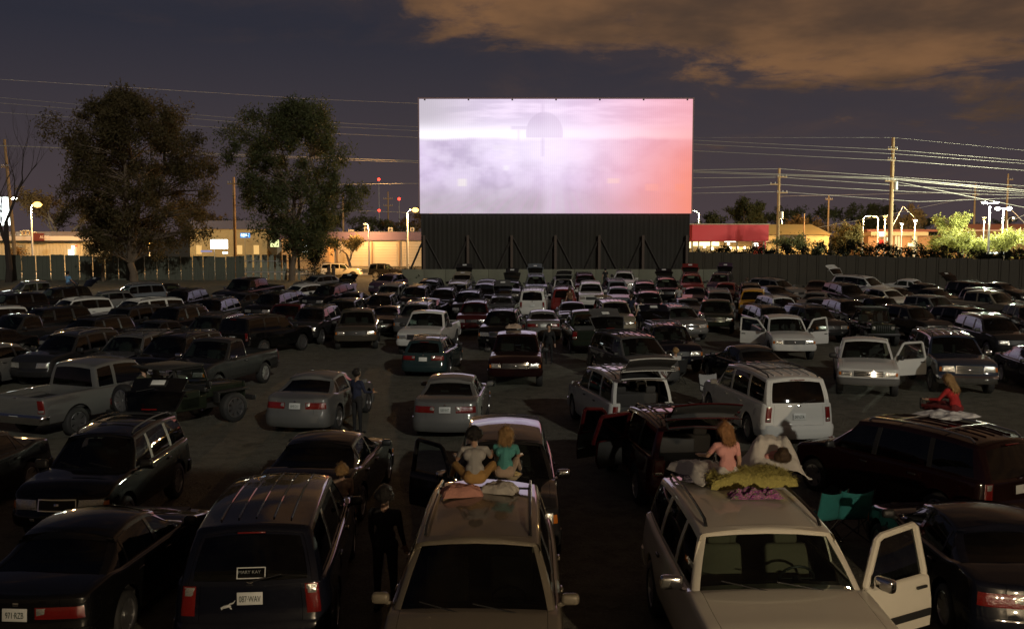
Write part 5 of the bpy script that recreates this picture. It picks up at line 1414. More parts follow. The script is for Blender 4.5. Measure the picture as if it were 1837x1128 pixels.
slab('lit_window', 1404, 1414, 436, 443, Yb, 0.1, lit('window_warm2', (1.0,0.8,0.45), 2.5), b, d0=-0.1)
# strip with lit columns, right
Yb = 175
b = bld('strip_mall', 'low shop strip with lit columns behind the tallest right utility pole', 1630, Yb)
slab('fascia', 1560, 1662, 416, 423, Yb, 10, princ('fascia_orange', (0.55,0.36,0.18), 0.85), b, d0=-0.8); slab('roof', 1556, 1740, 411.5, 415.8, Yb, 10, princ('roof_rust', (0.22,0.07,0.035), 0.85), b); slab('wall', 1560, 1740, 423, gpx(Yb), Yb, 9, princ('wall_rust', (0.38,0.19,0.08), 0.9), b, d0=0.6)
for xp in (1607, 1612, 1638, 1643): slab('column', xp-1, xp+1, 423.2, gpx(Yb), Yb, 0.3, princ('column_cream', (0.6,0.52,0.35), 0.85), b)
slab('lit_window', 1627, 1644, 436, 442, Yb, 0.1, lit('window_yellow', (1.0,0.85,0.4), 2.2), b, d0=-0.5); slab('lit_sign', 1576.5, 1584, 416.5, 424, Yb-4, 0.3, lit('sign_white', (0.92,1.0,0.9), 3.5), b, d0=-0.5)
s_ = slab('red_sign', 1576, 1585, 430, 438, Yb-4, 0.3, lit('sign_red_glow', (1.0,0.07,0.03), 1.5), b, d0=-0.6); slab('lit_window', 1590, 1597, 426, 432, Yb, 0.1, lit('window_green2', (0.8,1.0,0.6), 1.5), b, d0=-0.3)
Yb = 190
b = bld('long_store', 'long low rust-coloured store at the far right behind the lit bushes', 1800, Yb)
slab('wall', 1735, 1960, 414, gpx(Yb), Yb, 10, princ('wall_rust', (0.38,0.19,0.08)), b); slab('roof', 1730, 1962, 402, 414, Yb, 11, princ('roof_rust', (0.22,0.07,0.035)), b, d0=-0.4); slab('lit_strip', 1733, 1960, 413, 414, Yb, 0.2, lit('strip_orange', (1.0,0.6,0.3), 1.3), b, d0=-0.6)
slab('lit_window', 1768, 1806, 452.5, 455.5, 150, 0.2, lit('sign_white', (0.92,1.0,0.9), 3.5), b)

# ---- street lamps
SOD = (1.0, 0.52, 0.18); WHT = (0.95, 1.0, 0.72)
def lamp(px, py, Y, label, col=SOD, power=2500, arm=-1.2, r=0.28, heads=1, es=60, polecol=STEEL, base=None, group=None, cone=False):
    top = at(px, py, Y); g0 = gz(Y) if base is None else at(px, base, Y).z
    e = empty('street_lamp', (top.x-arm, Y, g0)); tag(e, label, 'street lamp', group)
    h = top.z-g0; mm = MB()
    mm.tube([(0,0,0),(0,0,h*0.5),(0,0,h-0.35)], [0.14,0.12,0.09], 10); mm.rbox((0,0,0.12),(0.4,0.4,0.24),0.04,1); obj('pole', mm, polecol, e)
    mm = MB()
    if abs(arm) > 0.05: mm.tube([(0,0,h-0.4),(arm*0.35,0,h+0.02),(arm*0.9,0,h+0.12)], 0.05, 8)
    else: mm.box((0,0,h-0.05),(1.6 if heads > 1 else 0.3,0.16,0.10))
    obj('arm', mm, polecol, e)
    for k in range(heads):
        xo = arm if heads == 1 else (-0.75 if k == 0 else 0.75)
        mm = MB(); mm.rbox((xo,0,h+0.11),(0.62,0.34,0.16),0.06,2); hd = obj('lamp_head', mm, polecol, e)
        mm = MB(); mm.lathe([(0.01,r*0.62),(r*0.55,r*0.5),(r,0.0),(r*0.55,-r*0.5),(0.01,-r*0.62)], 14, 'z', (xo,0,h-0.02)); obj('bulb', mm, emitmat('bulb_%s' % ('sodium' if col == SOD else 'white'), tuple(0.5+0.5*c for c in col) if col != SOD else (1.0,0.50,0.10), es if col != SOD else 6.0), hd)
    if power:
        ld = bpy.data.lights.new('lamp_light', 'POINT'); ld.energy = power*4.5; ld.color = col; ld.shadow_soft_size = 0.35
        lo = bpy.data.objects.new('lamp_light', ld); COL.objects.link(lo); lo.parent = e; lo.location = (arm if heads == 1 else 0, -0.1, h-0.55)
    return e
lamp(745, 376.5, 119, 'sodium street lamp beside the lower left corner of the screen', power=5200, arm=1.0, r=0.46)
lamp(67, 367, 133, 'bright orange street lamp by the auto shop at far left', power=4500, arm=0.9, r=0.62)
lamp(26, 356, 150, 'white street lamp beside the tall sign at far left', col=WHT, power=2500, arm=0.6, r=0.34)
lamp(272, 437, 150, 'low orange lamp glowing behind the tallest tree', power=600, arm=0.4, r=0.40)
lamp(655, 402, 167, 'small sodium lamp above the warehouse roof', power=1500, arm=-0.6, r=0.26)
lamp(1239, 379, 150, 'curved-arm lamp just right of the screen', col=WHT, power=600, arm=-1.3, r=0.13, es=12)
lamp(1559, 388.5, 150, 'left one of a pair of street lamps with a tall bright pole', power=1200, arm=0.9, r=0.16)
lamp(1569, 389, 158, 'orange lamp just right of the tall bright-poled pair', power=1800, arm=-0.6, r=0.22)
lamp(1588, 388.5, 150, 'strong orange lamp left of the tallest right utility pole', power=3500, arm=0.0, r=0.30)
lamp(1642, 396, 150, 'white-lit lamp post at the end of the sloping cable', power=1500, arm=0.0, r=0.24, col=WHT)
lamp(1618, 402, 165, 'short glowing lamp post just right of the tallest right pole', power=700, arm=0.0, r=0.2, col=WHT)
lamp(1766, 391, 150, 'orange lamp post low behind the double-headed lamp', power=1500, arm=0.0, r=0.22)
lamp(1776, 364, 112, 'tall double-headed lamp post standing before the lit bushes', col=WHT, power=5000, arm=0.0, heads=2, r=0.14, es=25)
lamp(1800, 374, 126, 'blinding white lamp post at the far right', col=WHT, power=9000, arm=0.0, heads=2, r=0.34, es=60)
lamp(1818, 391, 160, 'thin curved lamp post at the far right edge', col=WHT, power=0, arm=0.9, r=0.12, es=8)
lamp(1397, 393, 185, 'tiny lamp on a bent pole above the tan roof', power=700, arm=-0.7, r=0.2)

# ---- utility poles and wires
WOOD = princ('pole_wood', (0.30,0.19,0.09), 0.85, var=0.35, vscale=2, bump=0.4); WIRE = princ('wire', (0.42,0.39,0.34), 0.7); WIRE2 = princ('wire_dim', (0.09,0.082,0.07), 0.8)  # darker copy colours the right-hand wire lengths to offset strong lamp light
def upole(px, ytop, Y, label, arms=(), r=0.17, lean=0.0, cans=()):
    q = at(px, ytop, Y); e = empty('utility_pole', (q.x, Y, gz(Y))); tag(e, label, 'utility pole'); h = q.z-gz(Y)
    mm = MB(); mm.tube([(lean,0,0),(lean*0.5,0,h*0.5),(0,0,h)], [r,r*0.85,r*0.62], 9); obj('shaft', mm, WOOD, e)
    for (yy, wl, wr_) in arms:
        z = at(px, yy, Y).z-gz(Y); mm = MB(); mm.box(((wr_-wl)/2,-0.18,z),(wl+wr_,0.12,0.14)); ca = obj('cross_arm', mm, WOOD, e, smooth=False)
        for xo in (-wl+0.1, -wl*0.45, wr_*0.45, wr_-0.1):
            if abs(xo) > 0.15: mm = MB(); mm.lathe([(0.05,0.0),(0.09,0.06),(0.05,0.13),(0.08,0.18),(0.03,0.27)], 8, 'z', (xo,-0.18,z+0.07)); obj('insulator', mm, princ('ceramic', (0.45,0.42,0.4), 0.3), ca)
    for yy in cans:
        z = at(px, yy, Y).z-gz(Y); mm = MB(); mm.lathe([(0.01,0.55),(0.26,0.5),(0.28,0.0),(0.28,-0.5),(0.01,-0.55)], 12, 'z', (0.42,-0.1,z)); obj('transformer', mm, STEEL, e)
    return e
upole(1602.5, 247, 120, 'tallest wooden utility pole right of the screen', arms=((268,0.7,0.5),(287,0.7,0.3),(325,0.9,0.4)), r=0.30, cans=(333,))
upole(1398, 302, 140, 'wooden utility pole with three cross arms nearer the screen', arms=((318,0.3,1.1),(331,1.3,0.2),(346,0.3,1.2)), r=0.26, cans=(386,))
upole(8, 250, 124, 'leaning wooden pole at the far left edge lit orange', r=0.26, lean=0.9, arms=((300,0.5,0.5),))
upole(419, 318, 118, 'wooden pole standing between the two big trees', r=0.22, arms=((330,0.7,0.7),))
upole(615, 344, 200, 'far brown pole just right of the slimmer tree', r=0.25)
upole(696, 344, 230, 'far pole with two cross arms left of the screen', r=0.24, arms=((357,1.1,1.1),(369,1.1,1.1)))
upole(1487, 350, 190, 'far pole with a single cross arm above the brown trees', r=0.22, arms=((358,0.7,0.7),))
upole(1750, 330, 190, 'left one of two far rust-coloured poles at the right', r=0.24, arms=((350,0.6,0.6),))
upole(1809, 312, 180, 'right one of two far rust-coloured poles at the right', r=0.24, arms=((323,0.3,0.8),(335,0.3,0.7)))
upole(1443, 383, 160, 'slim short pole in front of the tan building', r=0.12)
# red-lit radio masts
for (px, yt, yb, lab) in ((679.5, 322, 378, 'tall thin radio mast with two red lights left of the screen'), (716, 357, 382, 'short thin mast with one red light by the street lamp')):
    Y = 260; q = at(px, yt, Y); e = empty('radio_mast', (q.x, Y, gz(Y))); tag(e, lab, 'mast'); h = q.z-gz(Y); mm = MB(); mm.tube([(0,0,0),(0,0,h)], [0.16,0.07], 6); obj('mast', mm, STEEL, e)
    for k, yy in enumerate((yt, yb) if yt < 340 else (yt,)):
        mm = MB(); mm.lathe([(0.01,0.42),(0.34,0.2),(0.38,0),(0.3,-0.25),(0.01,-0.4)], 10, 'z', (0,0,at(px,yy,Y).z-gz(Y))); obj('beacon', mm, lit('beacon_red', (1.0,0.04,0.02), 6), e)
def wire(pts, Y, r, label='thin power line strung between the utility poles', sag=0.0, Y2=None):
    out_ = []; n = len(pts)
    for i in range(n-1):
        (xa, ya), (xb, yb) = pts[i], pts[i+1]; m_ = 10
        for k in range(m_ if i < n-2 else m_+1):
            t_ = k/m_; Yk = Y if Y2 is None else Y+(Y2-Y)*((xa+(xb-xa)*t_)-pts[0][0])/(pts[-1][0]-pts[0][0]); out_.append(at(xa+(xb-xa)*t_, ya+(yb-ya)*t_+sag*4*t_*(1-t_), Yk))
    mm = MB(); mm.tube(out_, r*0.8, 5); o = obj('power_line', mm, [WIRE, WIRE2])
    for pl_ in o.data.polygons: pl_.material_index = 0 if pl_.center.x < 4 else 1; tag(o, label, 'power line'); return o
for (ya, yb, yc, yd, r) in ((160,225,270,292,0.022),(171,217,254,262,0.030),(183,230,262,276,0.028),(203,247,276,288,0.032)):
    pass
wire([(-200,158),(419,212),(1602,269),(2000,302)], 119.5, 0.030, label='highest of the long power lines running behind the trees and screen')
wire([(-200,169),(419,219),(1602,276),(2000,306)], 119.5, 0.030, label='second highest long power line behind the trees and screen')
wire([(-200,188),(419,231),(1602,288),(2000,318)], 119.5, 0.034, label='third of the three close power lines behind the trees and screen')
wire([(-200,254),(419,277),(1602,320),(2000,356)], 119.2, 0.060, label='thickest long power line passing behind both big trees')
wire([(-200,252),(419,280),(1602,322),(2000,360)], 119.3, 0.040, label='slim cable running just under the thickest power line')
wire([(419,333),(1010,326)], 119.6, 0.035, label='bright cable from the pole between the trees to the screen, mid height'); wire([(419,369),(900,388)], 118, 0.045, label='bright low cable reaching the sodium lamp by the screen')
wire([(-200,130),(560,178),(752,186)], 160, 0.022, label='faint far wire high above the left trees')
wire([(980,308),(1398,303),(1900,338)], 140, 0.030, label='top wire on the pole with three cross arms'); wire([(980,322),(1398,318),(1900,352)], 140, 0.030, label='second wire on the pole with three cross arms'); wire([(980,340),(1398,331),(1900,352)], 140, 0.030, sag=3, label='third sagging wire on the pole with three cross arms'); wire([(980,352),(1398,344),(1650,362),(1900,352)], 140, 0.028, label='lowest wire on the pole with three cross arms')
wire([(1240,247),(1602,247),(1900,276)], 121, 0.016, label='faintest wire at the very top of the tallest right pole'); wire([(1398,420),(1560,392),(1750,352),(1900,320)], 185, 0.03, label='far wire climbing to the right behind the rust-coloured poles'); wire([(1398,352),(1750,345),(1900,330)], 188, 0.03, label='far level wire between the rust-coloured poles'); wire([(1602,325),(1837,372),(1900,380)], 119.6, 0.035, label='cable dropping right from the middle of the tallest right pole')
wire([(1602,405),(1620,370),(1645,395)], 150, 0.035, label='bent bracket cable beside the short glowing lamp post'); wire([(1810,372),(1850,412)], 150, 0.05, label='sloping cable crossing downward at the far right edge'); wire([(1850,380),(1816,396)], 150, 0.05, label='sloping cable crossing upward at the far right edge')

# ---- trees beyond the street
def bgt(px, ytop, Y, label, leaf, seed, wf=1.0, n=3800, lsize=0.28, name='tree', low=None, base=None):
    q = at(px, ytop, Y); h = q.z-gz(Y)
    return tree(name, label, (q.x, Y, gz(Y)), h, seed, leaf, nleaf=n, trunk_f=0.30, rad=h*0.025, spread=0.75, up=0.35, nb=3, depth=4, lsize=lsize, clump=0.55, wscale=wf, low=low)
bgt(1322, 350, 205, 'large dark rounded tree rising above the red shop', L_DARK, 51, 1.15, 5200)
bgt(1282, 378, 210, 'small dark tree left of the large one above the red shop', L_DARK, 52, 1.0, 2000)
bgt(1362, 366, 210, 'mid-sized dark green tree right of the large one above the red shop', L_OLIVE, 53, 0.9, 2600)
bgt(1415, 364, 220, 'dark tree behind the pole with three cross arms', L_DARK, 54, 1.2, 2800)
bgt(1452, 384, 190, 'brownish orange-lit tree behind the slim short pole', L_BROWN, 55, 1.2, 3000)
bgt(1490, 362, 215, 'dark tree behind the far pole with a single cross arm', L_DARK, 56, 1.3, 3000)
bgt(1545, 364, 215, 'pair-topped dark tree left of the tallest right utility pole', L_DARK, 57, 1.1, 2800)
bgt(1575, 372, 210, 'smaller dark tree just left of the tallest right utility pole', L_DARK, 58, 0.9, 2000)
bgt(1520, 396, 138, 'orange-lit feathery tree with green lower half behind the hedge', leafmat('amber_leaf', (0.19,0.14,0.045)), 59, 1.05, 5200, 0.19, low=(40,3.0,0.8,3.6))
bgt(1440, 418, 134, 'low green bushy tree in front of the tan building', L_OLIVE, 60, 1.3, 3400, 0.18, low=(30,2.6,0.5,2.8))
bgt(1660, 366, 180, 'amber tree high behind the lit green bushes', L_BROWN, 61, 1.2, 3400)
bgt(1692, 382, 134, 'big feathery green tree left of the double-headed lamp', L_PALO, 62, 1.05, 13000, 0.14, low=(60,3.6,0.6,4.4))
bgt(1738, 410, 122, 'bright yellow-green bush at the foot of the double-headed lamp', L_PALO, 63, 1.3, 8000, 0.13, low=(40,2.6,0.4,2.6))
bgt(1818, 408, 120, 'glowing yellow-green bush at the far right edge', L_PALO, 64, 1.7, 11000, 0.13, low=(60,4.0,0.4,3.2))
bgt(628, 418, 164, 'small golden-lit tree in front of the warehouse', leafmat('golden_leaf', (0.22,0.17,0.06)), 65, 1.25, 3600, 0.17)
bgt(95, 334, 175, 'orange-brown tree behind the far left street lamp', L_BROWN, 66, 1.35, 4200)
bgt(340, 352, 185, 'brown rounded tree showing right of the tallest tree', L_BROWN, 67, 1.1, 3600)
bgt(625, 372, 215, 'dark tree behind the warehouse left end', L_DARK, 68, 1.6, 2600); bgt(680, 385, 215, 'dark tree behind the warehouse middle', L_DARK, 69, 1.7, 2600); bgt(735, 372, 215, 'brownish tree behind the sodium lamp by the screen', L_BROWN, 70, 1.4, 2600)
bgt(400, 388, 240, 'far dark tree between the two big trees', L_DARK, 71, 1.6, 2200)
bgt(30, 438, 140, 'small orange-lit shrub before the auto shop door', L_BROWN, 72, 1.0, 1300, 0.15)
for k, (px, yt, w) in enumerate(((1250,392,2.0),(1600,380,1.4),(1625,388,1.6),(1790,384,1.6),(1730,390,1.2),(160,400,1.8),(470,392,1.8),(540,390,1.6))):
    bgt(px, yt, 232, ['dark far tree beside the curved-arm lamp','dark far tree behind the tallest right pole','dark far tree right of the tallest right pole','dark far tree behind the blinding white lamp','dark far tree left of the double-headed lamp','dark far tree above the auto shop roof','dark far tree behind the blue-roofed shop','dark far tree behind the slimmer tree'][k], L_DARK, 80+k, w, 1800, 0.32)
# ---- bollards at the fence opening
for k, (x, lab) in enumerate(((590, 'left one of two short dark posts at the fence opening'), (598.5, 'right one of two short dark posts at the fence opening'))):
    q = at(x, 495, 96); e = MB(); e.lathe([(0.01,0),(0.17,0.0),(0.17,1.42),(0.12,1.50),(0.01,1.53)], 12, 'z'); e.lathe([(0.175,1.1),(0.185,1.12),(0.185,1.22),(0.175,1.24)], 12, 'z')
    o = obj('bollard', e, princ('bollard_brown', (0.05,0.03,0.02), 0.7)); o.location = (q.x, 96, gz(96)); tag(o, lab, 'bollard')
# ============================================================ THE PARKED CARS
G_FRONT = 'cars in the front row nearest the camera'; G_MID = 'cars in the middle rows of the lot'; G_FAR = 'cars in the far rows below the screen'
# ---- nearest row
car('sedan','car','oldsedan',162,918,-3,'black','black sedan with plate 971 RZB in the bottom left corner',G_FRONT,plate='971·RZB',wheel=2,chrome=False)
T_C = car('minivan','minivan','minivan',485,880,5,'navy','black minivan with a white-framed sticker and plate 087 WAV',G_FRONT,plate='087·WAV',rails=False)
GOLDV = car('minivan','minivan','minivan',866,895,179,'gold','pale gold minivan facing the camera with children on its roof',G_FRONT,seat='tan',rails='one',ribs=False,scale=(1.05,1.04,1.0))
WSUV = car('suv','SUV','bigsuv',1325,881,181,'cream','cream white SUV facing the camera with its driver door open',G_FRONT,doors=((1,'L',58),),mirror='chrome',seat='tan',two='cream',rails='one',ribs=False,scale=(1.10,0.98,1.0),wheel=1)
car('sedan','car','sedan',1768,907,-3,'navy','dark sedan beside the open cream door at lower right',G_FRONT)
car('sedan','car','oldsedan',1945,1010,2,'black','black car cut by the bottom right corner',G_FRONT,anchor=(5.95,7.45))
# ---- second row
R4 = car('suv','SUV','suv',225,750,179,'black','black SUV facing the camera with clear headlights and raised rear hatch',G_MID,gate=120,scale=(0.95,0.92,0.96),ribs=False,wheel=1)
car('sedan','car','sedan',-72,772,176,'black','dark car cut by the left edge beside the black hatch-up SUV',G_MID)
car('sedan','car','sedan',586,774,-3,'black','black sedan between the black minivan and the silver sedans',G_MID)
GSUV = car('suv','SUV','bigsuv',906,756,180,'charcoal','dark grey SUV facing the camera behind the gold minivan, one door open',G_MID,doors=((1,'R',52),),mirror='chrome',rails=False,ribs=False,scale=(0.94,0.96,0.95))
car('suv','SUV','suv',1212,734,6,'maroon','maroon SUV with roof rack, raised rear hatch and open left doors',G_MID,gate=116,doors=((1,'L',60),(0,'L',50)),scale=(1.04,1.04,1.0))
MVAN = car('minivan','minivan','minivan',1690,757,27,'darkred','dark red minivan with a child in red lying on its roof',G_MID,scale=(1.0,1.0,1.0))
# ---- third row
car('pickup_truck','pickup truck','pickup_ext',172,640,-22,'silver','silver extended-cab pickup showing its tailgate at the left edge',G_MID,scale=(1.0,1.02,1.02),chrome=True)
car('sedan','car','sedan',572,664,-9,'silver','silver sedan with a person in dark blue at its open front',G_MID,scale=(1.0,0.97,1.02),plate='AHS·211')
car('sedan','car','sedan',812,669,-3,'silver','silver sedan with rear spoiler right behind the dark grey SUV',G_MID,plate='588·RHT',dark=False)
car('minivan','minivan','van',1122,659,10,'white','white minivan with black roof rails and its rear hatch raised',G_MID,gate=114,scale=(0.98,0.94,0.98))
car('minivan','minivan','van',1388,656,6,'white','white minivan with closed rear door and a bright window glint',G_MID,plate='247·GTA',moulding=False)
car('pickup_truck','pickup truck','pickup',1552,603,163,'white','white single-cab pickup facing the camera with its driver door open',G_MID,doors=((0,'L',55),),scale=(1.0,1.05,0.98),chrome=False,two='silver')
car('suv','SUV','bigsuv',1690,590,170,'blue','old blue-grey SUV with a wide chrome grille at right',G_MID,chrome=True,rack=False,scale=(1.0,1.06,1.02))
car('sedan','car','sedan',1862,618,175,'black','black car cut by the right edge behind the dark red minivan',G_MID)
car('sedan','car','sedan',1340,616,9,'charcoal','dark grey sedan just left of the white single-cab pickup',G_MID)
car('pickup_truck','pickup truck','pickup_crew',1402,563,176,'white','white crew-cab pickup facing the camera with both front doors open',G_MID,doors=((1,'L',62),(1,'R',62)),chrome=False,scale=(0.97,0.98,0.98))
car('minivan','minivan','minivan',1120,593,196,'grey','grey minivan facing the camera with its rear hatch raised',G_MID,gate=120)
car('pickup_truck','pickup truck','pickup_ext',928,592,178,'darkred','dark maroon pickup facing the camera with a blanket on its roof',G_MID,chrome=False)
car('station_wagon','station wagon','wagon',771,602,-6,'teal','dark teal station wagon with red tail lights seen from behind',G_MID)
car('pickup_truck','pickup truck','pickup_crew',628,552,186,'brown','brownish grey crew-cab pickup with clear headlights facing the camera',G_MID,chrome=False)
car('suv','SUV','bigsuv',452,561,-24,'black','black SUV seen from behind with a bright front glint left of the brown pickup',G_MID,rails=False,ribs=False,scale=(0.96,0.95,0.97))
car('pickup_truck','pickup truck','pickup',386,603,166,'charcoal','dark single-cab pickup behind the open jeep',G_MID)
car('station_wagon','SUV','suv',246,592,172,'grey','grey SUV with a sunshade in its windshield behind the silver pickup',G_MID,scale=(1,1,0.98))
car('hatchback','car','hatch',22,617,-14,'silver','silver hatchback cut by the left edge above the silver pickup',G_MID)
car('pickup_truck','pickup truck','pickup',76,561,158,'charcoal','dark pickup with a shiny roof edge near the left edge',G_FAR,lod=0)
car('suv','SUV','suv',152,532,146,'white','white SUV with black side strip at far left',G_FAR,moulding=True,rails=True)
car('suv','SUV','suv',-2,548,150,'white','white car cut by the left edge, beside the dark pickup',G_FAR,lod=0)
car('suv','SUV','suv',193,566,164,'black','black SUV with sparkling headlights in front of the white one at left',G_FAR)
car('suv','SUV','bigsuv',283,533,148,'white','long white SUV with a pink glow on its rear pillar',G_FAR,scale=(1,1.05,1))
car('sedan','car','sedan',276,571,158,'charcoal','low dark sedan between two dark SUVs at left',G_FAR,lod=0)
car('suv','SUV','suv',358,560,171,'charcoal','dark SUV with headlight glint and pink-lit rear windows behind the dark single-cab pickup',G_FAR)
car('suv','SUV','suv',384,533,172,'black','black SUV with pink-lit rear edge below the big black pickup',G_FAR,lod=0)
car('pickup_truck','pickup truck','pickup_crew',62,503,132,'silver','silver crew-cab pickup nearest the left fence',G_FAR,chrome=False)
car('suv','SUV','suv',122,513,140,'black','dark SUV with a person in blue behind it at far left',G_FAR,lod=0,gate=116)
car('hatchback','car','hatch',184,517,126,'silver','silver hatchback between the white SUV and the fence',G_FAR,lod=0)
car('suv','SUV','suv',214,507,128,'bluegrey','pale SUV with dark windows behind the silver hatchback',G_FAR,lod=0)
car('sedan','car','sedan',258,511,118,'white','white sedan half hidden near the big tree trunk',G_FAR,lod=0)
car('sedan','car','sedan',300,508,112,'black','black coupe-like car right of the big tree trunk',G_FAR,lod=0)
car('suv','SUV','suv',350,517,168,'black','black SUV with a bright pink rear corner left of the big black pickup',G_FAR,lod=0)
car('pickup_truck','pickup truck','pickup_tall',452,497,158,'black','big lifted black crew-cab pickup with chrome grille before the fence',G_FAR,chrome=True)
car('hatchback','car','hatch',562,509,142,'white','white hatchback with big dark windows near the fence opening',G_FAR,lod=0)
car('hatchback','car','hatch',578,492,140,'silver','pale hatchback farthest back at the fence opening',G_FAR,lod=0)
car('sedan','car','sedan',572,521,160,'charcoal','dark sedan in front of the white hatchback near the fence opening',G_FAR,lod=0)
car('pickup_truck','pickup truck','pickup',532,543,172,'maroon','dull red pickup half hidden behind a black SUV',G_FAR,lod=0,chrome=False)
car('suv','SUV','bigsuv',612,534,176,'charcoal','dark SUV with pink-lit side windows behind the brown pickup',G_FAR,lod=0,rails=False,scale=(0.95,0.95,0.96))
car('suv','SUV','suv',690,525,175,'black','dark SUV with orange-pink side windows left of the white pickup',G_FAR,lod=0)
car('pickup_truck','pickup truck','pickup',770,555,173,'white','white single-cab pickup facing the camera left of the red SUV',G_MID,chrome=False)
car('suv','SUV','suv',745,540,175,'grey','grey SUV directly behind the white single-cab pickup in the middle',G_FAR)
car('minivan','minivan','van',676,506,172,'silver','pale van with a door open left of the street cars',G_FAR,lod=0,doors=((1,'L',60),),scale=(0.95,0.9,0.95))
car('suv','SUV','suv',733,509,174,'black','black SUV with a pink-white rear pillar below the street lamp',G_FAR,lod=0)
car('suv','SUV','suv',622,508,160,'black','black SUV with raised hatch seen against the yellow-lit street',G_FAR,lod=0,gate=116)
car('sedan','car','hatch',703,490,160,'plum','dark plum car nearest the street, left of the low wall',G_FAR,lod=0)
car('suv','SUV','suv',803,514,176,'charcoal','dark SUV with bright roof and orange-lit side left of the red SUV',G_FAR,lod=0)
car('sedan','car','sedan',785,530,168,'black','black sedan half hidden in front of the dark bright-roofed SUV',G_FAR,lod=0)
car('suv','SUV','suv',762,500,175,'charcoal','dark SUV with pink pillar beside the left end of the low wall',G_FAR,lod=0)
car('minivan','minivan','van',824,503,176,'tan','tan van with side windows showing, left of centre below the screen',G_FAR,lod=0,gate=111,scale=(0.95,0.9,0.95))
car('suv','SUV','suv',818,490,178,'charcoal','SUV with a tall raised hatch against the low wall, left of centre',G_FAR,lod=0,gate=124)
car('suv','SUV','suv',855,537,177,'maroon','maroon SUV with bright headlights facing the camera in the middle',G_MID)
car('suv','SUV','suv',905,551,174,'black','black SUV with a roof light bar facing the camera in the middle',G_MID,rack=True)
car('sedan','car','sedan',973,555,0,'silver','silver sedan seen from behind with a child in black near it',G_MID)
car('minivan','minivan','van',957,515,-4,'white','white minivan seen from behind right below the screen centre',G_FAR)
car('suv','SUV','hatch',892,528,178,'grey','grey car with raised hatch behind the black light-bar SUV',G_FAR,lod=0,gate=122)
car('minivan','minivan','minivan',984,513,-3,'red','red minivan just right of the white one below the screen',G_FAR,lod=0,scale=(0.92,0.9,0.95))
car('sedan','car','sedan',903,500,176,'black','black sedan with a lit roof edge left of the white minivan',G_FAR,lod=0)
car('sedan','car','hatch',944,502,176,'charcoal','small dark car directly behind the white minivan',G_FAR,lod=0,gate=116)
car('minivan','minivan','minivan',968,491,180,'bluegrey','pale minivan with raised hatch against the low wall near centre',G_FAR,lod=0,gate=120,scale=(0.9,0.9,0.95))
car('minivan','minivan','minivan',1017,496,2,'white','white minivan seen from behind with its dark rear open',G_FAR,lod=0,gate=120,scale=(0.9,0.9,0.95))
car('suv','SUV','suv',1055,489,180,'maroon','maroon SUV with pink roof against the low wall right of centre',G_FAR,lod=0)
car('suv','SUV','bigsuv',1054,503,177,'white','white SUV facing the camera with a bright white mark on its windshield',G_FAR,lod=0,rails=False,scale=(0.93,0.93,0.95))
car('minivan','minivan','minivan',1100,500,2,'bluegrey','blue-grey minivan seen from behind with a light plate',G_FAR,lod=0,scale=(0.88,0.88,0.95))
car('suv','SUV','suv',1120,485,172,'white','white SUV facing the camera against the low wall right of centre',G_FAR)
car('pickup_truck','pickup truck','pickup_ext',1054,554,2,'green','dark grey-green pickup seen from behind with lettering on its rear window',G_MID,chrome=False)
car('minivan','minivan','van',1096,535,183,'tan','tan van with boards and a blanket on its roof',G_MID,rails=False)
car('sedan','car','sedan',1136,513,176,'bluegrey','pale car with a pink roof edge in the middle of the far rows',G_FAR,lod=0)
car('suv','SUV','suv',1182,520,172,'charcoal','dark SUV with a pink roof behind the silver slotted-grille SUV',G_FAR,lod=0)
car('suv','SUV','suv',1170,497,176,'black','dark SUV with raised hatch just left of the bright red one',G_FAR,lod=0,gate=114)
car('suv','SUV','suv',1202,489,172,'red','bright red-roofed SUV with raised hatch near the right end of the screen',G_FAR,lod=0,gate=122)
car('minivan','minivan','minivan',1262,488,160,'plum','dark plum minivan with raised hatch below the right corner of the screen',G_FAR,lod=0,gate=120,scale=(0.9,0.9,0.95))
car('suv','SUV','suv',1210,545,188,'silver','silver SUV with an upright slotted grille and round headlights',G_MID,two='silver',rails=True)
car('hatchback','car','suv',1193,577,184,'navy','dark blue-black SUV with a big raised hatch in front of the silver one',G_MID,gate=120)
car('suv','SUV','suv',1385,497,216,'silver','silver SUV facing right near the brown fence',G_FAR,lod=0)
car('sedan','car','sedan',1291,506,160,'red','dark red sedan roof between the plum minivan and the yellow truck',G_FAR,lod=0)
car('sedan','car','sedan',1248,514,168,'navy','dark sedan with an orange-lit roof below the plum minivan',G_FAR,lod=0)
car('minivan','minivan','van',1280,518,172,'silver','silver van with bright side windows left of the yellow truck',G_FAR,lod=0)
car('suv','SUV','bigsuv',1348,517,165,'yellow','bright yellow truck-like SUV in the far right rows',G_FAR,lod=0,scale=(0.9,0.75,1.0),rack=False,rails=False)
car('suv','SUV','suv',1402,528,188,'white','white SUV just right of the yellow one',G_FAR,lod=0)
car('pickup_truck','pickup truck','pickup_crew',1310,536,168,'green','dark green crew-cab pickup left of the white door-open pickup',G_MID,chrome=False)
car('sedan','car','sedan',1490,520,150,'silver','pale sedan roof half hidden right of the yellow and white SUVs',G_FAR,lod=0)
car('sedan','car','sedan',1462,531,150,'grey','grey sedan behind the right open door of the white crew-cab pickup',G_FAR,lod=0)
car('minivan','minivan','minivan',1532,494,216,'white','white minivan with raised rear hatch pointing left near the fence',G_FAR,lod=0,gate=116)
car('sedan','car','sedan',1612,503,222,'white','white sedan facing right near the brown fence',G_FAR,lod=0)
car('hatchback','car','hatch',1570,514,200,'cream','cream car with pink-lit rear above the black truck',G_FAR,lod=0)
car('sedan','car','sedan',1448,504,158,'darkred','long dark red sedan near the brown fence',G_FAR,lod=0)
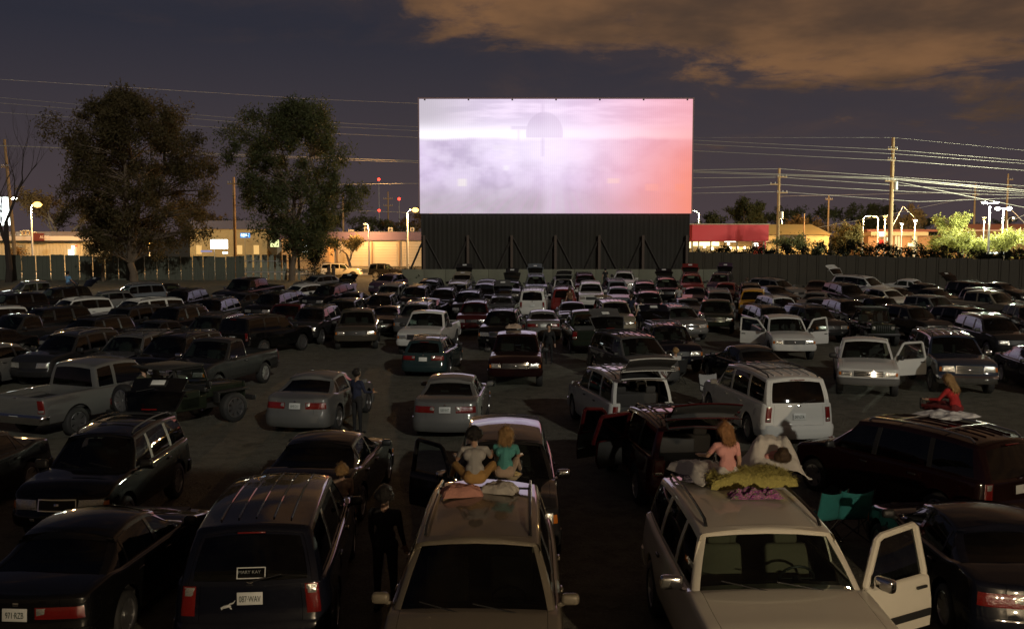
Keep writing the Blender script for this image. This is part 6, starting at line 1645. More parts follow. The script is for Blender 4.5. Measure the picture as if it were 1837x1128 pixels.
car('pickup_truck','pickup truck','pickup',1575,532,196,'black','black pickup with two pairs of square headlights at right',G_MID,chrome=False)
car('pickup_truck','pickup truck','pickup_crew',1662,528,203,'silver','silver-grey crew-cab pickup with gleaming grille facing right',G_MID,chrome=True)
car('sedan','car','sedan',1670,515,205,'charcoal','dark sedan behind the silver-grey crew-cab pickup',G_FAR,lod=0)
car('pickup_truck','pickup truck','pickup_crew',1788,519,207,'tan','pale tan crew-cab pickup at the far right',G_MID,chrome=False)
car('suv','SUV','suv',1742,517,202,'grey','dim SUV behind the bed of the pale tan pickup',G_FAR,lod=0)
car('suv','SUV','suv',1838,545,170,'black','black SUV cut by the right edge in front of the tan pickup',G_FAR,lod=0)
car('suv','SUV','suv',1450,546,190,'charcoal','dark SUV right behind the white crew-cab pickup with open doors',G_MID)
car('suv','SUV','suv',1715,504,205,'black','black SUV with raised hatch nearest the fence at far right',G_FAR,lod=0,gate=116)
car('sedan','car','sedan',1640,506,210,'charcoal','low dark sedan by the fence between the white sedan and the black SUV',G_FAR,lod=0)
# ---- more cars packed into the gaps of the rows
for (nm, ct, ty, x, y, hd, co, lb, kw) in (
 ('suv','SUV','suv',500,522,168,'black','black SUV tucked right behind the bed of the lifted black pickup',{}),
 ('sedan','car','sedan',648,521,172,'charcoal','low dark car between the raised-hatch SUV and the pale van at left',{}),
 ('suv','SUV','suv',572,548,172,'charcoal','dark SUV squeezed between the maroon pickup and the brown pickup',{}),
 ('sedan','car','sedan',706,548,174,'black','black sedan just left of the white single-cab pickup in the middle',{}),
 ('suv','SUV','suv',846,519,176,'black','black SUV directly behind the maroon SUV in the middle',{}),
 ('suv','SUV','suv',872,505,176,'charcoal','dim SUV behind the grey raised-hatch car near the centre',{}),
 ('sedan','car','sedan',1032,540,180,'charcoal','dark sedan in front of the white-marked SUV',{}),
 ('suv','SUV','suv',1150,503,176,'charcoal','dim SUV left of the two raised hatches near the right post',{}),
 ('sedan','car','sedan',1228,533,182,'grey','grey sedan roof behind the silver slotted-grille SUV',{}),
 ('suv','SUV','suv',1322,503,170,'black','black SUV in the dark right of the plum minivan',{}),
 ('suv','SUV','suv',1368,545,186,'charcoal','dark SUV behind the left open door of the white crew-cab pickup',{}),
 ('sedan','car','sedan',1420,513,196,'black','black sedan between the silver SUV and the dark red sedan',{}),
 ('suv','SUV','suv',1500,506,190,'charcoal','dark SUV left of the white raised-hatch minivan',{}),
 ('suv','SUV','suv',1518,536,186,'black','black SUV between the grey sedan and the black square-lamp pickup',{}),
 ('suv','SUV','suv',1612,545,196,'charcoal','dark SUV between the black square-lamp pickup and the silver-grey one',{}),
 ('sedan','car','sedan',1592,516,200,'black','black sedan right of the cream car near the fence',{}),
 ('suv','SUV','suv',1720,548,196,'black','black SUV right of the silver-grey crew-cab pickup',{}),
 ('suv','SUV','suv',1765,562,180,'charcoal','dark SUV behind the old blue-grey one at right',{}),
 ('sedan','car','sedan',1790,506,208,'charcoal','dim sedan by the fence at the far right end',{}),
 ('suv','SUV','suv',100,548,150,'black','black SUV hidden between the white SUV and the dark pickup at left',{}),
 ('suv','SUV','suv',238,548,158,'charcoal','dark SUV in front of the long white SUV at left',{}),
 ('suv','SUV','suv',322,546,164,'black','black SUV in the gap right of the long white SUV',{}),
 ('sedan','car','sedan',424,523,150,'charcoal','dark sedan in front of the grille of the lifted black pickup',{}),
 ('suv','SUV','suv',40,524,140,'black','black SUV in front of the silver pickup by the left fence',{}),
 ('sedan','car','sedan',20,588,162,'black','black sedan behind the silver hatchback at the left edge',{}),
 ('suv','SUV','suv',138,589,166,'charcoal','dark SUV behind the grey sunshade SUV at left',{}),
 ('suv','SUV','suv',318,592,168,'black','black SUV between the grey sunshade SUV and the dark single-cab pickup',{}),
): car(nm, ct, ty, x, y, hd, co, lb, G_FAR, lod=0, **kw)
# black strip along the open cream door
_d = [c_ for c_ in WSUV.children if c_.name.startswith('door') and c_.matrix_local.to_euler().z != 0.0]
if _d:
    _c = CARLIB['bigsuv']['car']; _sp = SPEC['bigsuv']; mm = MB(); vs = []; fs = []
    for k in range(7):
        y = lerp(_sp['doors'][1][0]+0.02, _sp['doors'][1][1]-0.02, k/6)
        for dz, off in ((-0.05,0.001),(-0.04,0.014),(0.04,0.014),(0.05,0.001)): q = _c.side(y, 0.72+dz, -1); vs.append((q.x-off, q.y, q.z))
    for k in range(6):
        for j in range(3): fs.append((k*4+j, k*4+4+j, k*4+5+j, k*4+1+j))
    mm.add(vs, fs); obj('side_moulding', mm, BLACKP, _d[0])
# ---- street traffic beyond the fence opening
car('suv','SUV','bigsuv',613,471,-90,'cream','yellow-lit SUV passing on the street behind the fence opening','cars on the street behind the lot',anchor=(at(613,480,124).x,124),lod=0,rails=False,two='cream',wheel=0)
car('suv','SUV','suv',692,471,-90,'black','dark SUV passing on the street just left of the screen','cars on the street behind the lot',anchor=(at(693,480,124.5).x,124.5),lod=0,wheel=0)
car('pickup_truck','pickup truck','pickup',585,464,-90,'tan','pale truck half hidden farther along the street','cars on the street behind the lot',anchor=(at(585,464,131).x,131),lod=0)

# ---- the open jeep
def jeep(px, py, head, label):
    p = at_h(px, py, 1.1); e = empty('jeep', (p.x, p.y, gz(p.y)), R(head)); tag(e, label, 'jeep', G_MID)
    PT = PAINT['green']; CAN = princ('canvas_black', (0.02,0.02,0.018), 0.9, var=0.3)
    def pt(n, f, m, par=e): mm = MB(); f(mm); return obj(n, mm, m, par)
    pt('tub', lambda m: (m.rbox((0,-0.75,0.80),(1.46,1.75,0.52),0.05,2), m.rbox((0,-0.10,0.72),(1.46,0.9,0.38),0.05,2)), PT)
    pt('hood', lambda m: (m.rbox((0,1.12,0.92),(1.05,1.35,0.34),0.07,3),), PT)
    gr = pt('grille', lambda m: m.rbox((0,1.80,0.85),(1.12,0.06,0.48),0.03,2), PT)
    for k in range(7): pt('slot', lambda m: m.rbox((-0.27+k*0.09,1.835,0.86),(0.045,0.02,0.30),0.012,1), BLACKP, gr)
    for sx in (-1, 1):
        pt('headlight', lambda m: m.lathe([(0.01,0.03),(0.08,0.025),(0.10,0.0)],14,'y',(sx*0.43,1.835,0.90)), LENS)
        pt('fender', lambda m: (m.rbox((sx*0.66,1.22,0.90),(0.26,1.1,0.06),0.025,2), m.rbox((sx*0.66,0.72,0.76),(0.24,0.06,0.30),0.02,1)), BLACKP)
        pt('tail_light', lambda m: m.rbox((sx*0.66,-1.64,0.85),(0.11,0.05,0.16),0.015,1), REDL)
        pt('mirror', lambda m: (m.rbox((sx*0.86,0.30,1.22),(0.18,0.08,0.15),0.03,2), m.tube([(sx*0.72,0.36,1.12),(sx*0.82,0.30,1.20)],0.016,5)), BLACKP)
        pt('rear_fender', lambda m: m.rbox((sx*0.78,-1.08,0.92),(0.14,0.95,0.05),0.02,1), BLACKP)
    wf = pt('windshield_frame', lambda m: m.tube([(-0.68,0.48,1.05),(-0.62,0.30,1.62),(-0.56,0.28,1.66),(0.56,0.28,1.66),(0.62,0.30,1.62),(0.68,0.48,1.05),(-0.68,0.48,1.05)],0.032,6), PT)
    mm = MB(); mm.add([(-0.64,0.45,1.08),(0.64,0.45,1.08),(0.58,0.30,1.62),(-0.58,0.30,1.62)],[(0,1,2,3)]); obj('windshield', mm, GLASS, wf)
    pt('roll_bar', lambda m: (m.tube([(-0.62,-0.62,1.0),(-0.60,-0.62,1.62),(-0.52,-0.62,1.70),(0.52,-0.62,1.70),(0.60,-0.62,1.62),(0.62,-0.62,1.0)],0.032,6), m.tube([(-0.58,-0.62,1.66),(-0.60,0.28,1.64)],0.028,6), m.tube([(0.58,-0.62,1.66),(0.60,0.28,1.64)],0.028,6), m.tube([(-0.58,-0.62,1.6),(-0.6,-1.4,1.05)],0.028,6), m.tube([(0.58,-0.62,1.6),(0.6,-1.4,1.05)],0.028,6)), BLACKP)
    pt('soft_top', lambda m: m.rbox((0,-0.35,1.72),(1.36,1.35,0.06),0.03,2), CAN)
    for sx in (-1, 1):
        s_ = put_part('seat', CARLIB['seat1'], SEATM, e); s_.location = (sx*0.36,-0.15,0.80); s_.scale = (0.9,0.9,0.85)
    pt('dashboard', lambda m: m.rbox((0,0.42,1.02),(1.30,0.18,0.16),0.05,2), BLACKP)
    pt('bumper', lambda m: m.rbox((0,1.98,0.60),(1.5,0.14,0.14),0.03,1), BLACKP); pt('bumper', lambda m: m.rbox((0,-1.72,0.58),(1.5,0.12,0.14),0.03,1), BLACKP)
    pt('underbody', lambda m: m.box((0,0.1,0.52),(0.8,3.3,0.14)), BLACKP)
    ty, rim, dk = wheel_meshes(0.42, 2)
    for y in (1.25,-1.12):
        for sx in (-1, 1):
            w = put_part('wheel', ty, RUBBER, e); w.location = (sx*0.70,y,0.42); w.rotation_euler = (0,0,math.pi if sx < 0 else 0); w.scale = (1.15,1,1); put_part('rim', rim, ALLOY, w)
    w = put_part('spare_wheel', ty, RUBBER, e); w.location = (0.12,-1.80,0.98); w.rotation_euler = (0,0,-math.pi/2); put_part('rim', rim, ALLOY, w)
    return e
car_lib('sedan')
jeep(322, 693, -34, 'dark green open jeep with big tyres beside the silver pickup')
jeep(1535, 575, 175, 'dark open jeep crowded behind the white single-cab pickup')
# sticker and lizard decal on the black minivan
mm = MB(); mm.box((0,0,0),(0.36,0.004,0.008)); 
def on_gate(name, mb, mat, x, z, dy=0.0):
    c = CARLIB['minivan']['car']; sp = SPEC['minivan']
    o = obj(name, mb, mat, [ch for ch in T_C.children if ch.name.startswith('tailgate')][0]); o.location = (x, -c.hl+sp['pr'][-1][1]-0.018+dy, z); return o
mm = MB(); t_ = (z0_ := 1.20)
for (cx_, cz_, w_, h_) in ((0,0.062,0.33,0.012),(0,-0.062,0.33,0.012),(-0.165,0,0.012,0.136),(0.165,0,0.012,0.136)): mm.box((cx_,0,cz_),(w_,0.004,h_))
st = on_gate('sticker_frame', mm, PLATE, 0.02, 1.17, 0.002); st.rotation_euler = (R(-20),0,0)
tm = text_mesh('MARY KAY', 0.055); tm.materials.append(princ('sticker_text', (0.25,0.27,0.26), 0.5)); to = bpy.data.objects.new('lettering', tm); COL.objects.link(to); to.parent = st.parent; to.location = (0.0, st.location.y-0.001, 1.18); to.rotation_euler = (math.pi/2-R(20),0,0)
mm = MB(); mm.tube([(-0.10,0,-0.03),(-0.04,0,-0.01),(0.02,0,0.0),(0.06,0,-0.01)],[0.012,0.026,0.024,0.014],6); mm.tube([(0.02,0,0.0),(0.05,0,0.035),(0.10,0,0.05),(0.13,0,0.09)],[0.02,0.015,0.012,0.005],6)
for (a_, b_) in ((-0.05,-0.09),(0.03,0.07)): mm.tube([(a_,0,-0.01),(b_,0,-0.055)],0.010,5)
on_gate('lizard_decal', mm, PLATE, -0.27, 0.775, -0.012).scale = (0.75, 1, 0.75)
# ---- park the cars apart: nudge any that would touch until each stands clear of its neighbours
def settle():
    B = []
    for o in COL.objects:
        if o.parent is None and o.type == 'EMPTY' and o.get('category') in ('car','SUV','minivan','pickup truck','station wagon','jeep'):
            b = [c for c in o.children if c.name.startswith(('body', 'tub'))][0]
            if b.name.startswith('tub'): l0, l1, w = -1.85, 2.05, 0.85
            else:
                ys = [v.co.y for v in b.data.vertices]; l0, l1, w = min(ys)*o.scale[1], max(ys)*o.scale[1], max(v.co.x for v in b.data.vertices)*o.scale[0]
            rz = o.matrix_basis.to_euler().z; c, s = math.cos(rz), math.sin(rz); ym = (l0+l1)/2
            fix = (o.location.y < 31) or any(k in o['label'] for k in ('person in blue', 'tan van with', 'blanket on its roof', 'passing on the street', 'along the street', 'white minivan seen from behind right'))
            B.append([o, o.location.x-ym*s, o.location.y+ym*c, c, s, (l1-l0)/2+0.09, w+0.07, 0.0 if fix else 1.0, 0.0, 0.0])
    n = len(B)
    for it in range(90):
        hit = False; P = np.array([(b[1]+b[8], b[2]+b[9]) for b in B]); D = np.abs(P[:, None]-P[None]).max(axis=2)
        for i, j in zip(*np.where(np.triu(D < 5.6, 1))):
            a, b = B[i], B[j]; wt = a[7]+b[7]
            if wt == 0: continue
            dx, dy = P[j]-P[i]; best = None
            for (ux, uy) in ((a[3], a[4]), (-a[4], a[3]), (b[3], b[4]), (-b[4], b[3])):
                ra = a[6]*abs(a[3]*ux+a[4]*uy)+a[5]*abs(-a[4]*ux+a[3]*uy); rb = b[6]*abs(b[3]*ux+b[4]*uy)+b[5]*abs(-b[4]*ux+b[3]*uy)
                d = dx*ux+dy*uy; pen = ra+rb-abs(d)
                if pen <= 0: best = None; break
                if best is None or pen < best[0]: best = (pen, ux*(1 if d >= 0 else -1), uy*(1 if d >= 0 else -1))
            if best:
                hit = True; q = best[0]*0.55
                a[8] -= best[1]*q*a[7]/wt; a[9] -= best[2]*q*a[7]/wt; b[8] += best[1]*q*b[7]/wt; b[9] += best[2]*q*b[7]/wt
        if not hit: break
    for b in B:
        if b[8] or b[9]:
            o = b[0]; o.location.x += b[8]; o.location.y = min(o.location.y+b[9], 80.5) if o.location.y < 90 else o.location.y; o.location.z = gz(o.location.y)
    return it, max(math.hypot(b[8], b[9]) for b in B)
settle()
# ============================================================ PEOPLE
from mathutils import noise as mnoise
SKIN = princ('skin', (0.42,0.26,0.18), 0.55); SKIN2 = princ('skin_tan', (0.30,0.18,0.11), 0.55)
def cap(mb, a, b, ra, rb, n=10):
    a, b = Vector(a), Vector(b); d = b-a
    if d.length < 1e-4: d = Vector((0,0,1e-3)); b = a+d
    u = d.normalized(); pts = []; rr = []
    for k in range(4): t = math.pi/2*(k/4); pts.append(a-u*ra*math.cos(t)); rr.append(max(0.002, ra*math.sin(t)))
    pts.append(a); rr.append(ra); pts.append(b); rr.append(rb)
    for k in range(1, 5): t = math.pi/2*(k/4); pts.append(b+u*rb*math.sin(t)); rr.append(max(0.002, rb*math.cos(t)))
    mb.tube(pts, rr, n)
def remesh(mb, name, vox, it=3):
    me = mb.mesh(name); o = bpy.data.objects.new(name+'_tmp', me); COL.objects.link(o)
    m = o.modifiers.new('r', 'REMESH'); m.mode = 'VOXEL'; m.voxel_size = vox; m.use_smooth_shade = True
    s = o.modifiers.new('s', 'SMOOTH'); s.iterations = it; s.factor = 0.5
    dg = bpy.context.evaluated_depsgraph_get(); out_ = bpy.data.meshes.new_from_object(o.evaluated_get(dg)); bpy.data.objects.remove(o); bpy.data.meshes.remove(me); out_.name = name
    out_.polygons.foreach_set('use_smooth', [True]*len(out_.polygons)); return out_
def skeleton(pose, k=1.0, head=1.0):
    """list of (a, b, ra, rb, region) for an adult-sized figure facing +y; pose changes hips, knees, arms, lean"""
    P = dict(lean=0.0, hip=0.0, knee=0.0, armf=0.1, arms=0.12, elbow=0.3, turn=0.0, nod=0.0, seat=None); P.update(pose)
    S = []; hipz = 0.92
    if P['seat'] is not None: hipz = P['seat']+0.10
    H = Vector((0,0,hipz)); Rl = Matrix.Rotation(-P['lean'], 3, 'X')
    up = lambda x, y, z: H+Rl @ Vector((x,y,z))
    S.append((up(-0.075,0,0.0), up(0.075,0,0.0), 0.115, 0.115, 'pants'))
    S.append((up(0,0,0.05), up(0,0.0,0.24), 0.122, 0.118, 'shirt')); S.append((up(-0.045,0,0.14), up(0.045,0,0.14), 0.105, 0.105, 'shirt'))
    S.append((up(-0.08,0,0.36), up(0.08,0,0.36), 0.108, 0.108, 'shirt')); S.append((up(0,0,0.24), up(0,0,0.36), 0.118, 0.12, 'shirt')); S.append((up(-0.15,0,0.455), up(0.15,0,0.455), 0.056, 0.056, 'shirt'))
    S.append((up(0,0,0.47), up(0,0.012,0.60), 0.058, 0.052, 'skin'))
    hc = up(0,0.02,0.69); Rh = Rl @ Matrix.Rotation(P['turn'], 3, 'Z') @ Matrix.Rotation(-P['nod'], 3, 'X')
    hp = lambda x, y, z: hc+Rh @ (Vector((x,y,z))*head)
    S.append((hp(0,-0.015,0.03), hp(0,0.01,0.035), 0.098*head, 0.092*head, 'skin')); S.append((hp(0,0.03,-0.02), hp(0,0.045,-0.06), 0.072*head, 0.052*head, 'skin'))
    S.append((hp(0,0.095,0.0), hp(0,0.112,-0.02), 0.012*head, 0.017*head, 'skin'))
    for sx in (-1, 1):
        S.append((hp(sx*0.092,0,0.01), hp(sx*0.094,-0.01,-0.02), 0.018*head, 0.016*head, 'skin'))
        S.append((hp(sx*0.036,0.085,0.022), hp(sx*0.036,0.086,0.022), 0.014*head, 0.014*head, 'skin'))
        sh = up(sx*0.185,0,0.455); a = P['armf'] if not isinstance(P['armf'], tuple) else P['armf'][0 if sx < 0 else 1]; b = P['arms']; el = P['elbow'] if not isinstance(P['elbow'], tuple) else P['elbow'][0 if sx < 0 else 1]
        d1 = Vector((sx*math.sin(b), math.sin(a)*math.cos(b), -math.cos(a)*math.cos(b))); e_ = sh+d1*0.28
        d2 = Vector((sx*math.sin(b)*0.4, math.sin(a+el), -math.cos(a+el))).normalized(); w_ = e_+d2*0.25
        S.append((sh, sh+d1*0.17, 0.054, 0.050, 'shirt')); S.append((sh+d1*0.17, e_, 0.047, 0.042, P.get('sleeve', 'skin'))); S.append((e_, w_, 0.042, 0.029, P.get('sleeve', 'skin')))
        S.append((w_, w_+d2*0.075, 0.030, 0.036, 'skin'))
        side = Vector((sx,0,0)); pal = d2.cross(side).normalized()
        for f in range(4):
            o_ = side*(f-1.5)*0.021; ln = (0.062,0.076,0.080,0.064)[f if sx > 0 else f]
            k0 = w_+d2*0.095+pal*0+o_*1.0; k1 = k0+d2*ln*0.55; k2 = k1+(d2*0.8+pal*0.55).normalized()*ln*0.55
            S.append((k0, k1, 0.0105, 0.0095, 'skin')); S.append((k1, k2, 0.0095, 0.008, 'skin'))
        t0 = w_+d2*0.03-side*0.032; S.append((t0, t0+d2*0.03-side*0.028, 0.013, 0.011, 'skin')); S.append((t0+d2*0.03-side*0.028, t0+d2*0.062-side*0.030, 0.011, 0.009, 'skin'))
        hip = H+Vector((sx*0.095,0,-0.02)); th = P['hip']; kn = P['knee']
        sp_ = P.get('splay', 0.05)*sx
        d3 = Vector((math.sin(sp_), math.sin(th)*math.cos(sp_), -math.cos(th)*math.cos(sp_))); kp = hip+d3*0.43
        d4 = Vector((math.sin(sp_)*0.3, math.sin(th-kn), -math.cos(th-kn))).normalized(); an = kp+d4*0.42
        S.append((hip, kp, 0.088, 0.060, 'pants')); S.append((kp, an, 0.058, 0.040, 'pants'))
        ft = Vector((0, math.cos(th-kn), math.sin(th-kn))); S.append((an-ft*0.05+d4*0.04, an+ft*0.15+d4*0.045, 0.042, 0.034, 'shoe'))
    return [(a*k, b*k, ra*k, rb*k, rg) for (a, b, ra, rb, rg) in S], hp, k
def person(label, loc, rz, pose, shirt, pants, hair, hairlen=0.0, k=1.0, head=1.0, vox=0.013, skin=SKIN, group=None, shoe=None, drop=True):
    S, hp, k = skeleton(pose, k, head)
    mb = MB(); 
    for (a, b, ra, rb, rg) in S: cap(mb, a, b, ra, rb, 10)
    me = remesh(mb, 'body', vox*max(0.8, k) if vox > 0.009 else vox)
    n = len(me.polygons); cen = np.empty(n*3); me.polygons.foreach_get('center', cen); cen = cen.reshape(-1, 3)
    best = np.full(n, 1e9); reg = np.zeros(n, dtype=np.int32); order = ['skin', 'shirt', 'pants', 'shoe']
    for (a, b, ra, rb, rg) in S:
        A, B = np.array(a), np.array(b); d = B-A; L2 = max(1e-9, d @ d); t = np.clip(((cen-A) @ d)/L2, 0, 1); dist = np.linalg.norm(cen-(A+t[:, None]*d), axis=1)-(ra+(rb-ra)*t)
        mk = dist < best; best[mk] = dist[mk]; reg[mk] = order.index(rg)
    me.materials.clear()
    for m in (skin, shirt, pants, shoe or BLACKP): me.materials.append(m)
    me.polygons.foreach_set('material_index', reg)
    root = bpy.data.objects.new('person', me); COL.objects.link(root); tag(root, label, 'person', group)
    zs = min(v.co.z for v in me.vertices)
    root.location = Vector(loc); root.rotation_euler = (0, 0, rz)
    if drop: root.location.z -= zs
    if hair is not None:
        hb = MB(); H_ = lambda x, y, z: hp(x, y, z)*k
        for (a, b, ra, rb) in (((0,-0.03,0.05),(0,0.0,0.06),0.102,0.095), ((-0.05,-0.04,0.02),(0.05,-0.04,0.02),0.085,0.085), ((0,-0.06,-0.01),(0,-0.05,-0.05),0.07,0.055), ((-0.04,0.055,0.085),(0.04,0.055,0.085),0.038,0.038)): cap(hb, H_(*a), H_(*b), ra*k*head, rb*k*head, 10)
        if hairlen > 0:
            for x in (-0.075, -0.04, 0.0, 0.04, 0.075): cap(hb, H_(x,-0.05,0.03), H_(x*1.25,-0.095,-hairlen+abs(x)*0.5), 0.045*k*head, 0.024*k*head, 8)
        hm = remesh(hb, 'hair', 0.011, 2); hm.materials.clear(); o = link('hair', hm, hair, root)
        ns = 900 if k*1.0 and vox < 0.0125 else 260                      # loose strands over the mass of hair
        g = np.random.default_rng(len(label)); vt = np.empty(len(hm.vertices)*3); hm.vertices.foreach_get('co', vt); vt = vt.reshape(-1, 3); no = np.empty_like(vt); hm.vertices.foreach_get('normal', no.ravel()); no = np.array([v.normal[:] for v in hm.vertices])
        ix = g.integers(0, len(vt), ns); p0 = vt[ix]+no[ix]*0.002; hc_ = np.array(H_(0, 0, 0)); dn = np.array([0, 0, -1.0])-no[ix]*(no[ix] @ np.array([0, 0, -1.0]))[:, None]; dn += g.normal(0, 0.22, dn.shape)+no[ix]*0.18; dn /= np.linalg.norm(dn, axis=1, keepdims=True)+1e-9
        ln = g.uniform(0.03, 0.10 if hairlen > 0.1 else 0.05, (ns, 1))*k; sd2 = np.cross(dn, no[ix]); sd2 /= np.linalg.norm(sd2, axis=1, keepdims=True)+1e-9
        q_ = np.stack([p0-sd2*0.003, p0+sd2*0.003, p0+dn*ln+sd2*0.001, p0+dn*ln-sd2*0.001], axis=1).reshape(-1, 3); so = link('strand', quadmesh('strand', q_), hair, o); so['kind'] = 'stuff'
    return root
def cloth(name, col, rough=0.9, var=0.25, sc=6): return princ('cloth_'+name, col, rough, var=var, vscale=sc, bump=0.4, bscale=25)
def hairm(name, col): return princ('hair_'+name, col, 0.6, var=0.5, vscale=22, bump=0.9, bscale=60)
C_PINK = cloth('pink', (0.62,0.30,0.27)); C_WHITE = cloth('white', (0.55,0.53,0.49)); C_RED = cloth('red', (0.30,0.012,0.012)); C_TEAL = cloth('teal', (0.06,0.24,0.22)); C_BLUE = cloth('blue', (0.05,0.10,0.24)); C_BLACK = cloth('black', (0.012,0.012,0.013)); C_NAVY = cloth('navy', (0.012,0.016,0.04)); C_BEIGE = cloth('beige', (0.36,0.27,0.20)); C_LILAC = cloth('lilac', (0.34,0.25,0.36)); C_DENIM = cloth('denim', (0.045,0.06,0.10)); C_GREY = cloth('grey', (0.30,0.29,0.27)); C_SKYB = cloth('skyblue', (0.14,0.32,0.55))
H_BLOND = hairm('blond', (0.30,0.18,0.07)); H_RED = hairm('strawberry', (0.27,0.13,0.05)); H_BROWN = hairm('brown', (0.07,0.04,0.02)); H_DARK = hairm('dark', (0.012,0.009,0.007)); H_MID = hairm('mid', (0.12,0.07,0.03))
def lumpy(name, c, d, mat, seed, parent=None, n=40, amp=0.2, top=0.5, fr=7.0):
    """soft folded bedding: a pillow-like sheet with folds and thickness"""
    g = random.Random(seed); ph = [g.uniform(0, 6.28) for _ in range(6)]; mm = MB(); vs = []; fs = []
    for i in range(n+1):
        for j in range(n+1):
            u, v = i/n*2-1, j/n*2-1; e = max(0.0, (1-abs(u)**4)*(1-abs(v)**4))**top
            w = 1+amp*(math.sin(u*fr*0.6+ph[0]+v*2)*0.5+math.sin(v*fr+ph[1]-u*3)*0.35+math.sin((u+v)*fr*1.3+ph[2])*0.25)
            w += amp*0.8*(mnoise.noise(Vector((u*3.1+seed, v*3.3, 0.5)))-0.9*abs(mnoise.noise(Vector((u*4.3-v*2, v*3.7+seed, 2.5)))))
            rx = 1+0.06*math.sin(v*5+ph[3])+0.05*math.sin(v*11+ph[4]); ry = 1+0.06*math.sin(u*5+ph[5])
            vs.append((c[0]+u*d[0]/2*rx, c[1]+v*d[1]/2*ry, c[2]+d[2]*e*w))
    o = len(vs)
    for q in list(vs): vs.append((q[0], q[1], c[2]-0.004))
    k = n+1
    for i in range(n):
        for j in range(n): fs.append((i*k+j, (i+1)*k+j, (i+1)*k+j+1, i*k+j+1)); fs.append((o+i*k+j, o+i*k+j+1, o+(i+1)*k+j+1, o+(i+1)*k+j))
    ring = [(i, 0) for i in range(n)]+[(n, j) for j in range(n)]+[(i, n) for i in range(n, 0, -1)]+[(0, j) for j in range(n, 0, -1)]
    for q in range(len(ring)):
        a, b = ring[q], ring[(q+1) % len(ring)]; fs.append((a[0]*k+a[1], o+a[0]*k+a[1], o+b[0]*k+b[1], b[0]*k+b[1]))
    mm.add(vs, fs); return mm
def printmat(name, cols, scale=9.0):
    """printed cloth: cells of several dyes"""
    m = bpy.data.materials.new('cloth_'+name); m.use_nodes = True; t = NT(m.node_tree); b = t.n['Principled BSDF']; co = t.new('ShaderNodeTexCoord').outputs['Object']
    vo = t.new('ShaderNodeTexVoronoi'); vo.inputs['Scale'].default_value = scale; t.l.new(t.vmath('ADD', co, t.new('ShaderNodeTexNoise').outputs['Color']), vo.inputs['Vector'])
    r_ = t.new('ShaderNodeValToRGB'); r_.color_ramp.interpolation = 'CONSTANT'; e = r_.color_ramp.elements; n = len(cols)
    e[0].color = (*cols[0], 1); e[1].position = 1/n; e[1].color = (*cols[1], 1)
    for k in range(2, n): q = e.new(k/n); q.color = (*cols[k], 1)
    sp = t.new('ShaderNodeSeparateColor'); t.l.new(vo.outputs['Color'], sp.inputs[0]); t.l.new(sp.outputs[0], r_.inputs[0]); t.l.new(r_.outputs[0], b.inputs['Base Color']); b.inputs['Roughness'].default_value = 0.95
    bn = t.new('ShaderNodeBump'); bn.inputs['Strength'].default_value = 0.5; bn.inputs['Distance'].default_value = 0.01; t.l.new(t.noise(co, 60, 3, 0.6), bn.inputs['Height']); t.l.new(bn.outputs[0], b.inputs['Normal'])
    return m
def furmat(name, col):
    m = princ(name, col, 0.95, var=0.45, vscale=14, bump=1.0, bscale=45); return m
def roofpt(px, py, h): return at_h(px, py, h)
def bed(name, label, cat, px, py, h, size, mat, seed, rz=0.0, amp=0.2, top=0.5, group=None, fr=7.0):
    q = roofpt(px, py, h); o = obj(name, lumpy(name, (0,0,0), size, mat, seed, amp=amp, top=top, fr=fr), mat); o.location = q; o.rotation_euler = (0,0,rz); tag(o, label, cat, group); return o
# --- on the cream SUV roof
RZ = 1.86
q = roofpt(1350, 872, RZ)
bed('quilt', 'dark patterned quilt spread on the cream SUV roof behind the girl in pink', 'quilt', 1278, 848, RZ+0.01, (0.95,1.0,0.07), printmat('quilt_print', [(0.03,0.03,0.04),(0.16,0.15,0.20),(0.30,0.28,0.32),(0.07,0.06,0.10)], 11), 3, amp=0.5)
shag = bed('shaggy_pillow', 'long shaggy yellow-green pillow on the cream SUV roof', 'pillow', 1345, 868, RZ, (1.12,0.42,0.20), furmat('shag', (0.34,0.30,0.085)), 5, rz=R(8), amp=0.09, top=0.36)
# fibres of the shaggy pillow
g_ = np.random.default_rng(3); vtx = np.array([v.co[:] for v in shag.data.vertices]); vtx = vtx[vtx[:,2] > 0.02]; idx = g_.integers(0, len(vtx), 5200); b0 = vtx[idx]+g_.normal(0, 0.02, (5200, 3)); dd = g_.normal(0, 1, (5200, 3)); dd[:,2] = np.abs(dd[:,2])*0.7; dd /= np.linalg.norm(dd, axis=1, keepdims=True); sdv = np.cross(dd, g_.normal(0,1,(5200,3))); sdv /= np.linalg.norm(sdv, axis=1, keepdims=True); ln = g_.uniform(0.025,0.05,(5200,1))
fv = np.stack([b0-sdv*0.003, b0+sdv*0.003, b0+dd*ln+sdv*0.001, b0+dd*ln-sdv*0.001], axis=1).reshape(-1,3); fo = link('fibre', quadmesh('fibre', fv), MATS['shag'], shag); fo['kind'] = 'stuff'
bed('towel', 'crumpled pink and purple patterned towel at the front of the cream SUV roof', 'towel', 1355, 890, RZ+0.005, (0.66,0.26,0.07), printmat('towel_print', [(0.34,0.06,0.24),(0.03,0.02,0.04),(0.22,0.04,0.16),(0.42,0.16,0.34),(0.12,0.28,0.03),(0.10,0.03,0.14)], 20), 9, amp=0.8, top=0.6, fr=14)
girl = person('girl in a pink top with long strawberry blond hair on the cream SUV roof', roofpt(1306, 870, RZ), R(10), dict(seat=0.0, hip=1.56, knee=0.05, lean=0.25, armf=(0.7,0.1), elbow=(0.7,0.3), arms=0.25, nod=0.1, turn=0.2), C_PINK, C_WHITE, H_RED, 0.22, k=0.80, head=1.12, vox=0.009)
